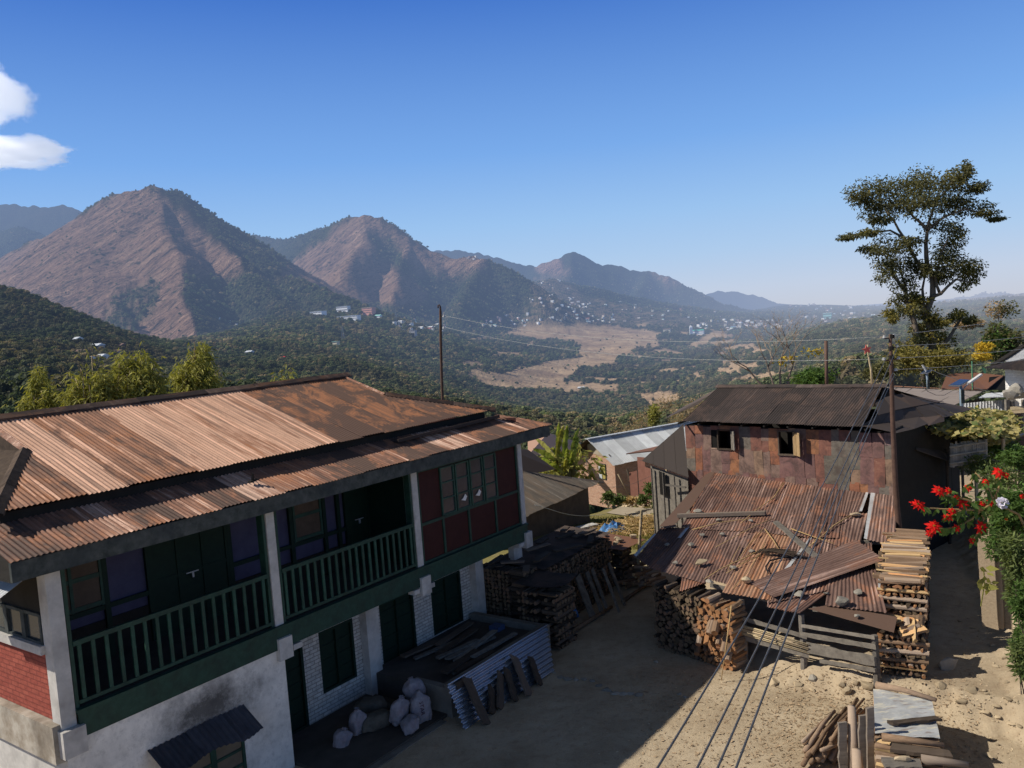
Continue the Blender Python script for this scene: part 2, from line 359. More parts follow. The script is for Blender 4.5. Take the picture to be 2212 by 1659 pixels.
def hills_mat():
    N = NT('hillside'); P = N.pos(src='world')
    n1 = N.noise(P, .012, 6, .65); n2 = N.noise(P, .05, 5, .7)
    crown = N.vor(N.pos((.09, .09, .05), src='world'), 1)
    forest = N.mix(N.ramp(n2, [(.3, 0), (.7, 1)]), (.03, .045, .02), (.08, .095, .042))
    forest = N.mix(N.math('MULTIPLY', N.ramp(n1, [(.45, 0), (.68, 1)]), .55), forest, (.095, .075, .05))
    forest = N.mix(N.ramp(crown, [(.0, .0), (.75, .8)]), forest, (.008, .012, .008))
    # rock beds lie tilted across the faces
    st = N.rpos((0, R(36), R(-8)), (.0045, .006, .030)); s1 = N.noise(st, 1.0, 7, .72, .7)
    s2 = N.noise(N.rpos((0, R(41), R(6)), (.011, .014, .075)), 1.0, 6, .7, .6)
    br = N.ramp(s1, [(.30, (.15, .10, .08)), (.42, (.30, .185, .135)), (.56, (.41, .26, .185)), (.8, (.50, .34, .24))])
    br = N.mix(N.math('MULTIPLY', N.ramp(s2, [(.36, 1), (.5, 0)]), .9), br, (.07, .058, .052))
    scr = N.vor(N.pos((.028, .028, .028), src='world'), 1); sm_ = N.noise(P, .004, 4, .6)
    spot = N.math('MULTIPLY', N.ramp(scr, [(.16, 1), (.34, 0)]), N.ramp(sm_, [(.36, 0), (.55, 1)]))
    br = N.mix(N.math('MULTIPLY', spot, .8), br, (.04, .052, .03))
    # fields: dry stubble between dark terrace banks that follow the contours
    z = N.sep(N.pos(src='world'))[2]; wob = N.noise(P, .008, 4, .6)
    tz = N.math('FRACT', N.math('ADD', N.math('MULTIPLY', z, .42), N.math('MULTIPLY', wob, 9.0)))
    fl = N.mix(N.ramp(N.noise(P, .02, 5, .7), [(.35, 0), (.65, 1)]), (.30, .205, .125), (.50, .36, .225))
    fl = N.mix(N.math('MULTIPLY', N.ramp(tz, [(0, 1), (.22, 0)]), .6), fl, (.10, .075, .05))
    fl = N.mix(N.math('MULTIPLY', N.ramp(N.noise(P, .006, 3), [(.5, 0), (.66, 1)]), .5), fl, (.15, .10, .075))
    c = N.mix(N.attr('brown'), forest, br)
    c = N.mix(N.attr('field'), c, fl)
    c = N.mix(N.attr('dark'), c, N.mix(.5, forest, (.008, .014, .012)))  # flank shade goes into the surface colour here
    tw = N.mix(N.ramp(N.noise(P, .03, 4), [(.4, 0), (.6, 1)]), (.05, .06, .035), (.22, .16, .11))
    c = N.mix(N.math('MULTIPLY', N.attr('town'), .7), c, tw)
    notf = N.math('SUBTRACT', 1.0, N.attr('field'), clamp=True)
    hb = N.math('ADD', N.math('MULTIPLY', crown, -1.0), N.math('MULTIPLY', s1, N.math('MULTIPLY', N.attr('brown'), 12.0)))
    b = N.bump(N.math('MULTIPLY', hb, notf), 1.0, 7.0)
    b = N.bump(n2, .6, 10.0, b)
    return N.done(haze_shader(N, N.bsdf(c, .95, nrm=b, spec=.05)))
me.materials.append(hills_mat())
# surface look-ups (bilinear on the same grid) for things standing on the hills
def hill_z(x, y):
    a = math.atan2(x, y); l = math.log(math.hypot(x, y))
    i = int(np.clip(np.searchsorted(az1, a) - 1, 0, NA - 2)); j = int(np.clip(np.searchsorted(lr1, l) - 1, 0, NR - 2))
    u = min(max((a - az1[i]) / (az1[i + 1] - az1[i]), 0), 1); v = min(max((l - lr1[j]) / (lr1[j + 1] - lr1[j]), 0), 1)
    return float((HH[j, i] * (1 - u) + HH[j, i + 1] * u) * (1 - v) + (HH[j + 1, i] * (1 - u) + HH[j + 1, i + 1] * u) * v)
ELEV = (HH - CH) / RR
def hill_hit(x, y, rmin=0):
    d = ray(x, y); a = math.atan2(d.x, d.y); e = d.z / math.hypot(d.x, d.y); i = int(np.clip(np.searchsorted(az1, a), 0, NA - 1))
    col = ELEV[:, i]; ok = np.where((col > e) & (RR[:, i] > rmin))[0]
    if not len(ok): return None
    j = ok[0]; r = RR[j, i]
    if j > 0 and col[j] != col[j - 1]:
        t = (e - col[j - 1]) / (col[j] - col[j - 1]); t = min(max(t, 0), 1); r = RR[j - 1, i] + t * (RR[j, i] - RR[j - 1, i])
    return Vector((r * math.sin(a), r * math.cos(a), CH + e * r))
# ------------------------------------------------------------------ woods on the hills (uncountable: one stuff object)
def veg_mat(name, c1, c2, c3=None, hz=True, trans=.25, rndamt=1.0, sc_=.35):
    N = NT(name); r = N.objrnd(); g = N.attr('rnd')
    n = N.noise(N.pos(src='obj'), sc_, 3, .6)
    c = N.mix(N.ramp(n, [(.3, 0), (.7, 1)]), c1, c2)
    if c3: c = N.mix(N.ramp(r, [(.72, 0), (.86, 1)]), c, c3)
    c = N.mix(1.0, c, N.ramp(r, [(0, .6), (1, 1.45)]) if rndamt else (1, 1, 1), 'MULTIPLY')
    if hz:
        PW = N.pos(src='world'); w1_ = N.noise(PW, .0045, 5, .7); w2_ = N.noise(PW, .02, 3, .6)
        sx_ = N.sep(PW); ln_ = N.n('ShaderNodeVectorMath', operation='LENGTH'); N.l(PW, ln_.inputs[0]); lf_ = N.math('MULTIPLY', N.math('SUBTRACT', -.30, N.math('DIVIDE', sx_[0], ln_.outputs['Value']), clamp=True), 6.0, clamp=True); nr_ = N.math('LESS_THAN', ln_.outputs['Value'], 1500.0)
        c = N.mix(N.math('MULTIPLY', N.math('MULTIPLY', lf_, nr_), .35), c, (.014, .024, .016))  # shadow side of the near left hill, darkened in the leaf colour
        c = N.mix(N.ramp(w1_, [(.50, 0), (.62, .8)]), c, (.17, .135, .08)); w3_ = N.noise(PW, .0018, 3, .6); c = N.mix(N.ramp(w3_, [(.42, .45), (.55, 0)]), c, (.035, .055, .03)); c = N.mix(1.0, c, N.ramp(w2_, [(.3, .55), (.5, 1.0), (.7, 1.35)]), 'MULTIPLY')
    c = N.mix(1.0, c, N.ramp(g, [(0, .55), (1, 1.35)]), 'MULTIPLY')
    d = N.bsdf(c, .75, spec=.12)
    if trans:
        t = N.n('ShaderNodeBsdfTranslucent'); N.put(t.inputs[0], N.mix(1.0, c, (1.3, 1.3, .6), 'MULTIPLY'))
        m = N.n('ShaderNodeMixShader'); m.inputs[0].default_value = trans; N.l(d, m.inputs[1]); N.l(t.outputs[0], m.inputs[2]); d = m.outputs[0]
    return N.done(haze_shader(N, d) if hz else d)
def wood_mat(name, c1, c2, scale=(6, 6, 6), hz=False, rough=.9, bmp=.4):
    N = NT(name); P = N.pos(scale); n = N.noise(P, 1, 5, .7, .5)
    c = N.mix(N.ramp(n, [(.3, 0), (.7, 1)]), c1, c2); c = N.mix(1.0, c, N.ramp(N.attr('rnd'), [(0, .6), (1, 1.4)]), 'MULTIPLY')
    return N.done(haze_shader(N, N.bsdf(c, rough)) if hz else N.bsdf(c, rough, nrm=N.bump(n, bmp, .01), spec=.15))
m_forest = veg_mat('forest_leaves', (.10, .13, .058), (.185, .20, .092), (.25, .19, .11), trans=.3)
m_ftrunk = wood_mat('forest_bark', (.05, .04, .03), (.12, .10, .08), hz=True)
def crown_faces(mb, rnd, lumps, n, size, flat=.75, mi=0):
    """n small leaf-clump faces spread through the outer volume of each lump (centre, radii)"""
    for (c, rad) in lumps:
        c = Vector(c); rad = Vector(rad)
        for _ in range(n):
            d = Vector((rnd.gauss(0, 1), rnd.gauss(0, 1), rnd.gauss(0, 1))).normalized(); q = rnd.uniform(.55, 1.05)
            p = c + Vector((d.x * rad.x, d.y * rad.y, d.z * rad.z)) * q
            nn = (d * .8 + Vector((rnd.uniform(-.6, .6), rnd.uniform(-.6, .6), rnd.uniform(-.2, .9)))).normalized()
            t = nn.orthogonal().normalized(); b = nn.cross(t); a = rnd.uniform(0, 6.28); t2 = t * math.cos(a) + b * math.sin(a); b2 = nn.cross(t2)
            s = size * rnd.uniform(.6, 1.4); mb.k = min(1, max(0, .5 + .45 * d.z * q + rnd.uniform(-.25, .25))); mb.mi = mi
            mb.poly([p + t2 * s, p + b2 * s * flat + nn * s * .15, p - t2 * s * .9, p - b2 * s * flat + nn * s * .1])
vcol = bpy.data.collections.new('tree kinds')
for k in range(5):
    rnd = random.Random(50 + k); mb = MB(); lumps = []
    hgt = [.72, .85, .62, 1.2, .5][k]; wd = [.5, .42, .6, .34, .55][k]
    for i in range([6, 6, 7, 6, 6][k]):
        a = rnd.uniform(0, 6.28); zz = rnd.uniform(.22, .85) if k != 3 else .2 + i * .2
        rr = wd * (.55 if k != 3 else .15) * rnd.random() ** .5 * (1.3 - .5 * zz)
        s_ = wd * rnd.uniform(.38, .6) * (1 if k != 3 else 1.2 - .6 * zz)
        lumps.append(((math.cos(a) * rr, math.sin(a) * rr, zz * hgt), (s_, s_, s_ * .75)))
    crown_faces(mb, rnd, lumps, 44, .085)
    mb.mi = 1; mb.k = .5; mb.tube([(0, 0, -.4), (0.01, 0, .35), (.02, .01, .8 * hgt)], [.03, .022, .008], 5)
    me_ = mb.build('tree_kind', [m_forest, m_ftrunk]); C.objects.unlink(me_); vcol.objects.link(me_)
vis = np.maximum.accumulate(ELEV, axis=0); vis = np.vstack([np.full((1, NA), -9.0), vis[:-1]])
rs = np.random.RandomState(11)
dlr = np.gradient(lr1)[:, None]; daz = np.gradient(az1)[None, :]
area = RR * dlr * RR * daz
spc = np.maximum(4.6, RR * .0042)
prob = area / spc ** 2
dens = np.ones(RR.shape); patch = fbm(TX / 45 + 3, TY / 45, 3)
dens = np.where(fieldF > .5, .012 + .10 * (fbm(PX / 22, PY / 9, 2) > .22), dens)
dens = np.where(brownF > .35, .10 + .5 * np.clip(patch - .22, 0, 1), dens)
dens = np.where((fieldF > .1) & (fieldF <= .5), .8, dens)
dens = np.where(townF > .4, .30, dens)
dens = np.where((brownF < .35) & (fieldF < .1), dens * np.clip(1.05 + 2.2 * patch, .12, 1), dens)
edge = (vis < ELEV + 14 / RR)
pr = np.minimum(prob * dens, 3) * edge * (np.abs(AZ) < R(38)) * (RR < 7200) * (HH > -1e8)
cnt = np.floor(pr + rs.rand(*pr.shape)).astype(int)
jj, ii = np.nonzero(cnt); rep = cnt[jj, ii]; jj = np.repeat(jj, rep); ii = np.repeat(ii, rep)
a_ = AZ[jj, ii] + (rs.rand(len(jj)) - .5) * daz[0, ii]; l_ = LR[jj, ii] + (rs.rand(len(jj)) - .5) * dlr[jj, 0]
r_ = np.exp(l_); X_ = r_ * np.sin(a_); Y_ = r_ * np.cos(a_); Z_ = HH[jj, ii] + 0.0
sp_ = spc[jj, ii]; S_ = np.clip(sp_ * 1.2, 0, 11.5) * (.45 + 1.35 * rs.rand(len(jj)) ** 2.2)
S_ = np.where(r_ < 230, S_ * .55, S_)
S_ = np.where(brownF[jj, ii] > .35, S_ * .55, S_); S_ = np.where(fieldF[jj, ii] > .5, S_ * .6, S_)
keep = ~((X_ > 14) & (r_ < 82)) & ~((X_ > -6) & (X_ <= 14) & (r_ < 80))
X_, Y_, Z_, S_ = [q[keep] for q in (X_, Y_, Z_, S_)]
print('forest points', len(X_))
pm = bpy.data.meshes.new('forest'); pm.vertices.add(len(X_))
pm.vertices.foreach_set('co', np.stack([X_, Y_, Z_ - .1 * S_], -1).astype(np.float32).ravel())
for nm, a in (('scl', S_), ('rz', rs.rand(len(X_)) * 6.28)):
    at = pm.attributes.new(nm, 'FLOAT', 'POINT'); at.data.foreach_set('value', a.astype(np.float32))
at = pm.attributes.new('kindno', 'INT', 'POINT'); at.data.foreach_set('value', rs.choice([0, 0, 0, 1, 2, 2, 2, 4, 4, 4], len(X_)).astype(np.int32))
forest = bpy.data.objects.new('forest', pm); C.objects.link(forest)
tag(forest, 'mixed green woodland covering the hillsides and valley floor', 'forest', None, 'stuff')
def scatter_mod(o, coll):
    g = bpy.data.node_groups.new('scatter trees', 'GeometryNodeTree')
    g.interface.new_socket('Geometry', in_out='INPUT', socket_type='NodeSocketGeometry'); g.interface.new_socket('Geometry', in_out='OUTPUT', socket_type='NodeSocketGeometry')
    gi = g.nodes.new('NodeGroupInput'); go = g.nodes.new('NodeGroupOutput')
    ci = g.nodes.new('GeometryNodeCollectionInfo'); ci.inputs['Collection'].default_value = coll; ci.inputs['Separate Children'].default_value = True; ci.inputs['Reset Children'].default_value = True
    io = g.nodes.new('GeometryNodeInstanceOnPoints'); io.inputs['Pick Instance'].default_value = True
    def na(n, t):
        q = g.nodes.new('GeometryNodeInputNamedAttribute'); q.data_type = t; q.inputs['Name'].default_value = n; return q.outputs['Attribute']
    cx = g.nodes.new('ShaderNodeCombineXYZ'); g.links.new(na('rz', 'FLOAT'), cx.inputs[2])
    g.links.new(gi.outputs[0], io.inputs['Points']); g.links.new(ci.outputs[0], io.inputs['Instance']); g.links.new(na('kindno', 'INT'), io.inputs['Instance Index'])
    e2r = g.nodes.new('FunctionNodeEulerToRotation'); g.links.new(cx.outputs[0], e2r.inputs[0]); g.links.new(e2r.outputs[0], io.inputs['Rotation'])
    g.links.new(na('scl', 'FLOAT'), io.inputs['Scale']); g.links.new(io.outputs[0], go.inputs[0])
    m = o.modifiers.new('scatter', 'NODES'); m.node_group = g
scatter_mod(forest, vcol)
# ------------------------------------------------------------------ clouds
def cloud_mat(name, flat, dens, seed):
    N = NT(name); tcn = N.n('ShaderNodeTexCoord').outputs['Object']
    nz = N.n('ShaderNodeTexNoise'); N.l(tcn, nz.inputs['Vector']); nz.inputs['Scale'].default_value = 1.6; nz.inputs['Detail'].default_value = 7; nz.inputs['Roughness'].default_value = .68
    nz.noise_dimensions = '4D'; nz.inputs['W'].default_value = seed
    sub = N.n('ShaderNodeVectorMath', operation='SUBTRACT'); N.l(nz.outputs['Color'], sub.inputs[0]); sub.inputs[1].default_value = (.5, .5, .5)
    scl = N.n('ShaderNodeVectorMath', operation='SCALE'); N.l(sub.outputs[0], scl.inputs[0]); scl.inputs['Scale'].default_value = 1.45
    ad = N.n('ShaderNodeVectorMath', operation='ADD'); N.l(tcn, ad.inputs[0]); N.l(scl.outputs[0], ad.inputs[1])
    s = N.sep(ad.outputs[0])
    # the body is fat at one end and thins out towards the other
    taper = N.math('MULTIPLY', N.math('ADD', s[0], .25), .55)
    zz = N.math('ADD', s[2], .28)
    zf = N.math('MAXIMUM', N.math('MULTIPLY', zz, -flat), N.math('MULTIPLY', zz, 1.05))
    q = N.math('ADD', N.math('MULTIPLY', s[0], s[0]), N.math('ADD', N.math('MULTIPLY', s[1], s[1]), N.math('MULTIPLY', zf, zf)))
    e = N.math('SUBTRACT', N.math('SUBTRACT', .62, taper), N.math('SQRT', q))
    d = N.math('MULTIPLY', N.math('MULTIPLY', e, 3.2, clamp=True), dens)
    v = N.n('ShaderNodeVolumePrincipled'); v.inputs['Color'].default_value = (1, 1, 1, 1); N.l(d, v.inputs['Density']); v.inputs['Anisotropy'].default_value = .2
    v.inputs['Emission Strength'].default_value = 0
    N.l(N.math('MULTIPLY', d, .26), v.inputs['Emission Strength']); v.inputs['Emission Color'].default_value = (.80, .86, 1, 1)  # faint bluish glow added to lighten the cloud's own shade
    N.l(v.outputs[0], N.out.inputs['Volume']); return N.mat
def cloud(name, label, x, y, Y, sx, sz, rot, flat, dens, seed):
    bm = bmesh.new(); bmesh.ops.create_icosphere(bm, subdivisions=3, radius=1.0); me = bpy.data.meshes.new(name); bm.to_mesh(me); bm.free()
    o = bpy.data.objects.new(name, me); C.objects.link(o); o.location = atY(x, y, Y); o.scale = (sx, sx * .8, sz); o.rotation_euler = (0, rot, 0)
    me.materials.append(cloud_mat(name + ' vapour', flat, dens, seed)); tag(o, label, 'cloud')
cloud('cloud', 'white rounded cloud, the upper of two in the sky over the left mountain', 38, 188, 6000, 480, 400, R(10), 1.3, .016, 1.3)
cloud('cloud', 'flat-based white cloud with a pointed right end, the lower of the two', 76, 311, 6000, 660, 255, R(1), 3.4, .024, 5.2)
# ------------------------------------------------------------------ far towns
def house_mats():
    N = NT('town_wall'); r = N.objrnd(); c = N.ramp(r, [(0, (.85, .83, .78)), (.35, (.7, .6, .48)), (.5, (.85, .84, .82)), (.62, (.55, .36, .30)), (.7, (.42, .55, .58)), (.78, (.62, .58, .45)), (.9, (.36, .30, .25))], 'CONSTANT')
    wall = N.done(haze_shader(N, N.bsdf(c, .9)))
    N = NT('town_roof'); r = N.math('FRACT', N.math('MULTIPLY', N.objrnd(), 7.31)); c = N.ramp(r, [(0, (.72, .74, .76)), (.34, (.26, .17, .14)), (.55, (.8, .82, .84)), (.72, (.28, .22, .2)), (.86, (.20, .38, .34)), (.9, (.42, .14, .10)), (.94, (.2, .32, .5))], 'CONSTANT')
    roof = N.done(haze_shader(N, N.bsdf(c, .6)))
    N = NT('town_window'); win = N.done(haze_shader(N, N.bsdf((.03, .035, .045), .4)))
    return wall, roof, win
HM = house_mats()
def house_mb(mb, base, wd, dp, hg, rot, roofh=1.6, flat=False, rows=1):
    """walls, roof, window openings of a small distant house"""
    base = Vector(base); ax = Vector((math.cos(rot), math.sin(rot), 0)); ay = Vector((-ax.y, ax.x, 0)); Z = Vector((0, 0, 1))
    mb.mi = 0; mb.obox(base + Z * (hg / 2 - 1.5), ax * wd / 2, ay * dp / 2, Z * (hg / 2 + 1.5))
    mb.mi = 1
    if flat: mb.obox(base + Z * (hg + .15), ax * (wd / 2 + .3), ay * (dp / 2 + .3), Z * .15)
    else:
        e = .6; a = base + Z * (hg - .1)
        tri = [a - ax * (wd / 2 + e) - ay * (dp / 2 + e), a - ax * (wd / 2 + e) + Z * roofh, a - ax * (wd / 2 + e) + ay * (dp / 2 + e)]
        mb.prism(tri, ax * (wd + 2 * e))
    mb.mi = 2
    for fl in range(rows):
        zc = 1.6 + fl * 3
        for sgn in (-1, 1):
            nwin = max(2, int(wd / 3))
            for i in range(nwin):
                mb.obox(base + ax * (-wd / 2 + wd * (i + .5) / nwin) + ay * sgn * dp / 2 + Z * zc, ax * .6, ay * .06, Z * .6)
        for sgn in (-1, 1): mb.obox(base + ax * sgn * wd / 2 + Z * zc, ax * .06, ay * .7, Z * .6)
protos = []
for k, (wd, dp, hg, rh, fl, rows) in enumerate([(12, 8, 3.4, 2, False, 1), (9, 7, 3.2, 1.8, False, 1), (14, 8, 6.2, 2, False, 2), (10, 9, 6.4, 0, True, 2), (9, 8, 9.5, 0, True, 3), (16, 7, 3.5, 1.8, False, 1)]):
    mb = MB(); house_mb(mb, (0, 0, 0), wd, dp, hg, 0, rh, fl, rows); o = mb.build('hillside_house', list(HM)); protos.append(o); C.objects.unlink(o)
TOWNS = [
 ('small pale house in the town strip below the second mountain', 'houses below the second mountain', [(815,692),(880,688),(965,702),(960,722),(880,722),(820,706)], 40, 1500, 6000, 1.0),
 ('little house among the scattered homes at the head of the valley fields', 'houses at the head of the valley', [(1030,706),(1060,686),(1150,676),(1350,680),(1380,698),(1200,697),(1110,708)], 52, 2500, 7000, 1.0),
 ('white house in the terraced rows on the knoll below the pointed far peak', 'houses on the knoll', [(1150,612),(1190,600),(1225,598),(1240,622),(1250,655),(1190,668),(1140,650)], 24, 3500, 9000, .95),
 ('small house in the loose hamlet on the wooded slope right of the knoll', 'houses on the wooded slope', [(1240,640),(1400,660),(1560,672),(1560,695),(1350,692),(1200,672)], 50, 3000, 9000, 1.0),
 ('small house in the dense town on the ridge beyond the terraced fields', 'houses of the ridge town', [(1500,702),(1520,694),(1620,690),(1720,694),(1690,712),(1580,718),(1505,716)], 62, 2500, 9000, 1.2),
 ('small house scattered on the plain past the ridge town', 'houses past the ridge town', [(1700,680),(1760,664),(1880,668),(1900,684),(1830,696),(1720,694)], 30, 2500, 9000, 1.2),
 ('tiny pale building on the hazy skyline right of the mountains', 'buildings on the skyline', [(1700,662),(1760,656),(1880,658),(1880,667),(1760,668)], 16, 4000, 16000, 1.4),
 ('white building on the saddle of the second mountain', 'buildings on the saddle', [(1002,553),(1045,555),(1045,561),(1002,559)], 6, 3500, 6500, .9),
 ('low house half hidden in trees at the foot of the first mountain', 'houses at the foot of the first mountain', [(470,688),(600,684),(620,700),(600,712),(470,700)], 7, 1500, 3500, .6)]
rt = random.Random(5)
def place_house(x, y, d0, scale, label, group, o0=None, rot=None):
    p = hill_hit(x, y, d0)
    if p is None: return None
    o = (o0 or rt.choice(protos)).copy(); C.objects.link(o); o.location = (p.x, p.y, hill_z(p.x, p.y)); s = scale * rt.uniform(.8, 1.25); o.scale = (s, s, s)
    o.rotation_euler = (0, 0, -rt.uniform(.25, 1.1) if rot is None else rot)
    return tag(o, label, 'house', group)
nh = 0
for lab, grp, poly, n, d0, d1, s in TOWNS:
    xs = [p[0] for p in poly]; ys = [p[1] for p in poly]; k = 0; guard = 0
    while k < n and guard < 5000:
        guard += 1; x = rt.uniform(min(xs), max(xs)); y = rt.uniform(min(ys), max(ys))
        if not bool(inpoly(np.array([x]), np.array([y]), poly)[0]): continue
        if place_house(x, y, d0, s, lab, grp) is None: continue
        k += 1; nh += 1
print('houses', nh)
# the city on the hazy hill far right: too many and too far to count
mb = MB()
for _ in range(420):
    x = rt.uniform(2040, 2215); y = 648 + rt.gauss(0, 9) - (x - 2040) * .03
    p = hill_hit(x, y, 5500)
    if p is None: continue
    house_mb(mb, (p.x, p.y, hill_z(p.x, p.y)), rt.uniform(12, 30), rt.uniform(10, 16), rt.uniform(8, 18), rt.uniform(-.4, .4), 0, True, 0)
o = mb.build('distant_town', [HM[0], HM[0], HM[2]]); tag(o, 'hazy city of pale buildings spread over the far hill', 'town', None, 'stuff')
def flatmat(name, col, rough=.8, hz=True):
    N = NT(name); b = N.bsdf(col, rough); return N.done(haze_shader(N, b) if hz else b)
far_white = flatmat('far_white', (.75, .76, .78)); far_pink = flatmat('far_pink', (.62, .30, .24)); far_cream = flatmat('far_cream', (.6, .55, .42)); far_green = flatmat('far_green', (.05, .42, .30)); far_red = flatmat('far_red', (.6, .04, .04))
far_rust = flatmat('far_rust', (.16, .10, .08)); far_teal = flatmat('far_teal', (.3, .6, .55)); far_grey = flatmat('far_grey', (.35, .35, .36)); far_tin = flatmat('far_tin', (.62, .66, .7), .4)
def special(name, label, cat, x, y, d0, wpx, hpx, dp, wallm, roofm, flat=True, rot=0, rows=2, extra=None):
    p = hill_hit(x, y, d0)
    if p is None: print('no hit', name, x, y); return
    k = p.y / F_; t = thing(name, label, cat, (p.x, p.y, hill_z(p.x, p.y))); b = WL[t.name]; hg = hpx * k; wd = wpx * k; rot = rot - .55
    ax = Vector((math.cos(rot), math.sin(rot), 0)); ay = Vector((-ax.y, ax.x, 0)); Z = Vector((0, 0, 1))
    mb = MB(); mb.obox(b + Z * (hg / 2 - 3), ax * wd / 2, ay * dp / 2, Z * (hg / 2 + 3)); mb.build('wall', wallm, t)
    mb = MB()
    if flat: mb.obox(b + Z * (hg + .3), ax * (wd / 2 + .8), ay * (dp / 2 + .8), Z * .3)
    else:
        a = b + Z * (hg - .1); mb.prism([a - ax * (wd / 2 + .8) - ay * (dp / 2 + 1), a - ax * (wd / 2 + .8) + Z * dp * .3, a - ax * (wd / 2 + .8) + ay * (dp / 2 + 1)], ax * (wd + 1.6))
    mb.build('roof', roofm, t)
    nr = rows; nc = max(3, int(wd / 5)); 
    for rI in range(nr):
        mb = MB(); zc = hg * (rI + .55) / nr
        for c_ in range(nc): mb.obox(b + ax * (-wd / 2 + wd * (c_ + .5) / nc) - ay * dp / 2 + Z * zc, ax * wd / nc * .33, ay * .1, Z * hg / nr * .24)
        w_ = mb.build('window_row', HM[2], t)
    return t
special('campus_hall', 'large white building with flat roof at the left end of the hillside campus', 'building', 688, 683, 1200, 34, 10, 22, far_white, far_white)
special('long_block', 'very long low white block with rows of windows below the pink building', 'building', 752, 691, 1200, 60, 8, 18, far_white, far_white, rot=.05)
special('pink_block', 'salmon pink multi-storey block above the long white block', 'building', 797, 677, 1200, 28, 13, 20, far_pink, far_cream, rows=3)
special('campus_block', 'white block with arched windows between the hall and the pink block', 'building', 742, 672, 1200, 32, 11, 16, far_white, far_grey, rows=2)
special('campus_block', 'pale turquoise roofed block just right of the pink building', 'building', 818, 689, 1200, 14, 7, 12, far_white, far_teal, False)
special('grey_tower_block', 'bare grey concrete block standing alone in the strip of houses', 'building', 893, 726, 1000, 15, 12, 10, far_grey, far_grey, rows=3)
special('yellow_block', 'narrow pale yellow and green block in the woods left of the metal pole', 'building', 727, 752, 800, 12, 13, 8, far_cream, far_teal, rows=3)
special('teal_block', 'pale green tall building at the right end of the ridge town', 'building', 1788, 688, 2000, 17, 12, 20, far_teal, far_white)
special('cream_block', 'low ochre house standing alone at the far edge of the fields', 'building', 1441, 718, 1500, 16, 7, 10, far_cream, far_rust, False)
ch = special('church', 'white church with green roof at the edge of the ridge town', 'church', 1508, 722, 1500, 26, 8, 14, far_white, far_green, False)
if ch:
    b = WL[ch.name]; k = b.y / F_; mb = MB(); tw = b + Vector((-15 * k, -3, 0)); mb.obox(tw + Vector((0, 0, 7 * k)), (3.2 * k, 0, 0), (0, 3, 0), (0, 0, 9 * k)); mb.build('tower', far_white, ch)
    mb = MB(); q = 3.3 * k; tp = tw + Vector((0, 0, 21 * k)); c4 = [tw + Vector((sx * q, sy * q, 16 * k)) for sx, sy in ((-1, -1), (1, -1), (1, 1), (-1, 1))]
    for i in range(4): mb.poly([c4[i], c4[(i + 1) % 4], tp])
    mb.build('spire', far_white, ch)
for (x, y, w_, h_, lab, wm, rm) in [
 (162, 737, 32, 4, 'long house with bright tin roof on the left wooded hill, highest of its group', far_cream, far_tin),
 (208, 752, 34, 5, 'white-roofed house above two others on the left wooded hill', far_grey, far_tin),
 (262, 750, 18, 4, 'small brown-roofed house right of the white-roofed ones', far_rust, far_rust),
 (178, 766, 26, 6, 'brown-roofed house at the lower left of the hillside group', far_rust, far_rust),
 (190, 782, 30, 5, 'lowest tin-roofed house of the left hillside group', far_cream, far_tin),
 (222, 778, 18, 8, 'square pale house with white roof beside the lowest tin roof', far_white, far_tin),
 (258, 768, 14, 8, 'two-storey grey house at the right of the hillside group', far_grey, far_rust),
 (322, 762, 12, 3, 'tiny house with a pink roof in the trees right of the hillside group', far_cream, far_pink),
 (488, 838, 22, 6, 'white-roofed hut between the bamboo clumps and the roof ridge', far_grey, far_tin),
 (540, 768, 14, 8, 'small pale house in the dark woods above the bare road bank', far_grey, far_tin),
 (75, 718, 30, 3, 'low ochre building with a long roof on the far left hill', far_cream, far_grey),
 (1256, 868 - 27, 14, 4, 'small white hut standing alone in the lower terraced fields', far_white, far_tin)]:
    special('farmhouse', lab, 'house', x, y, 120, w_, h_, 7, wm, rm, False, rot=.1, rows=1)
special('red_roofed_house', 'small house with a vivid red roof by the bare road bank', 'house', 612, 778, 150, 12, 4, 8, far_cream, far_red, False, rows=1)
for i, (x, y, h) in enumerate([(742, 740, 38), (856, 700, 34), (1500, 672, 30)]):
    p = hill_hit(x, y, 1000)
    if p is None: continue
    k = p.y / F_; mb = MB(); 
    hh = h * k
    for sx, sy in ((-1, -1), (1, -1), (1, 1), (-1, 1)): mb.tube([p + Vector((sx * 3.5, sy * 3.5, -1)), p + Vector((0, 0, hh))], [.45, .25], 4)
    for q in (.2, .4, .6, .8):
        w_ = 3.5 * (1 - q); c4 = [p + Vector((sx * w_, sy * w_, hh * q)) for sx, sy in ((-1, -1), (1, -1), (1, 1), (-1, 1))]
        for j in range(4): mb.tube([c4[j], c4[(j + 1) % 4]], .2, 4)
    for q in (.75, .88): mb.tube([p + Vector((-6, 0, hh * q)), p + Vector((6, 0, hh * q))], .3, 4)
    o = mb.build('power_pylon', far_grey, None, loc=p); tag(o, ['grey lattice pylon below the campus, the nearest of three', 'lattice pylon above the strip of houses beyond the metal pole', 'lattice pylon rising from the wooded slope right of the fields'][i], 'pylon')
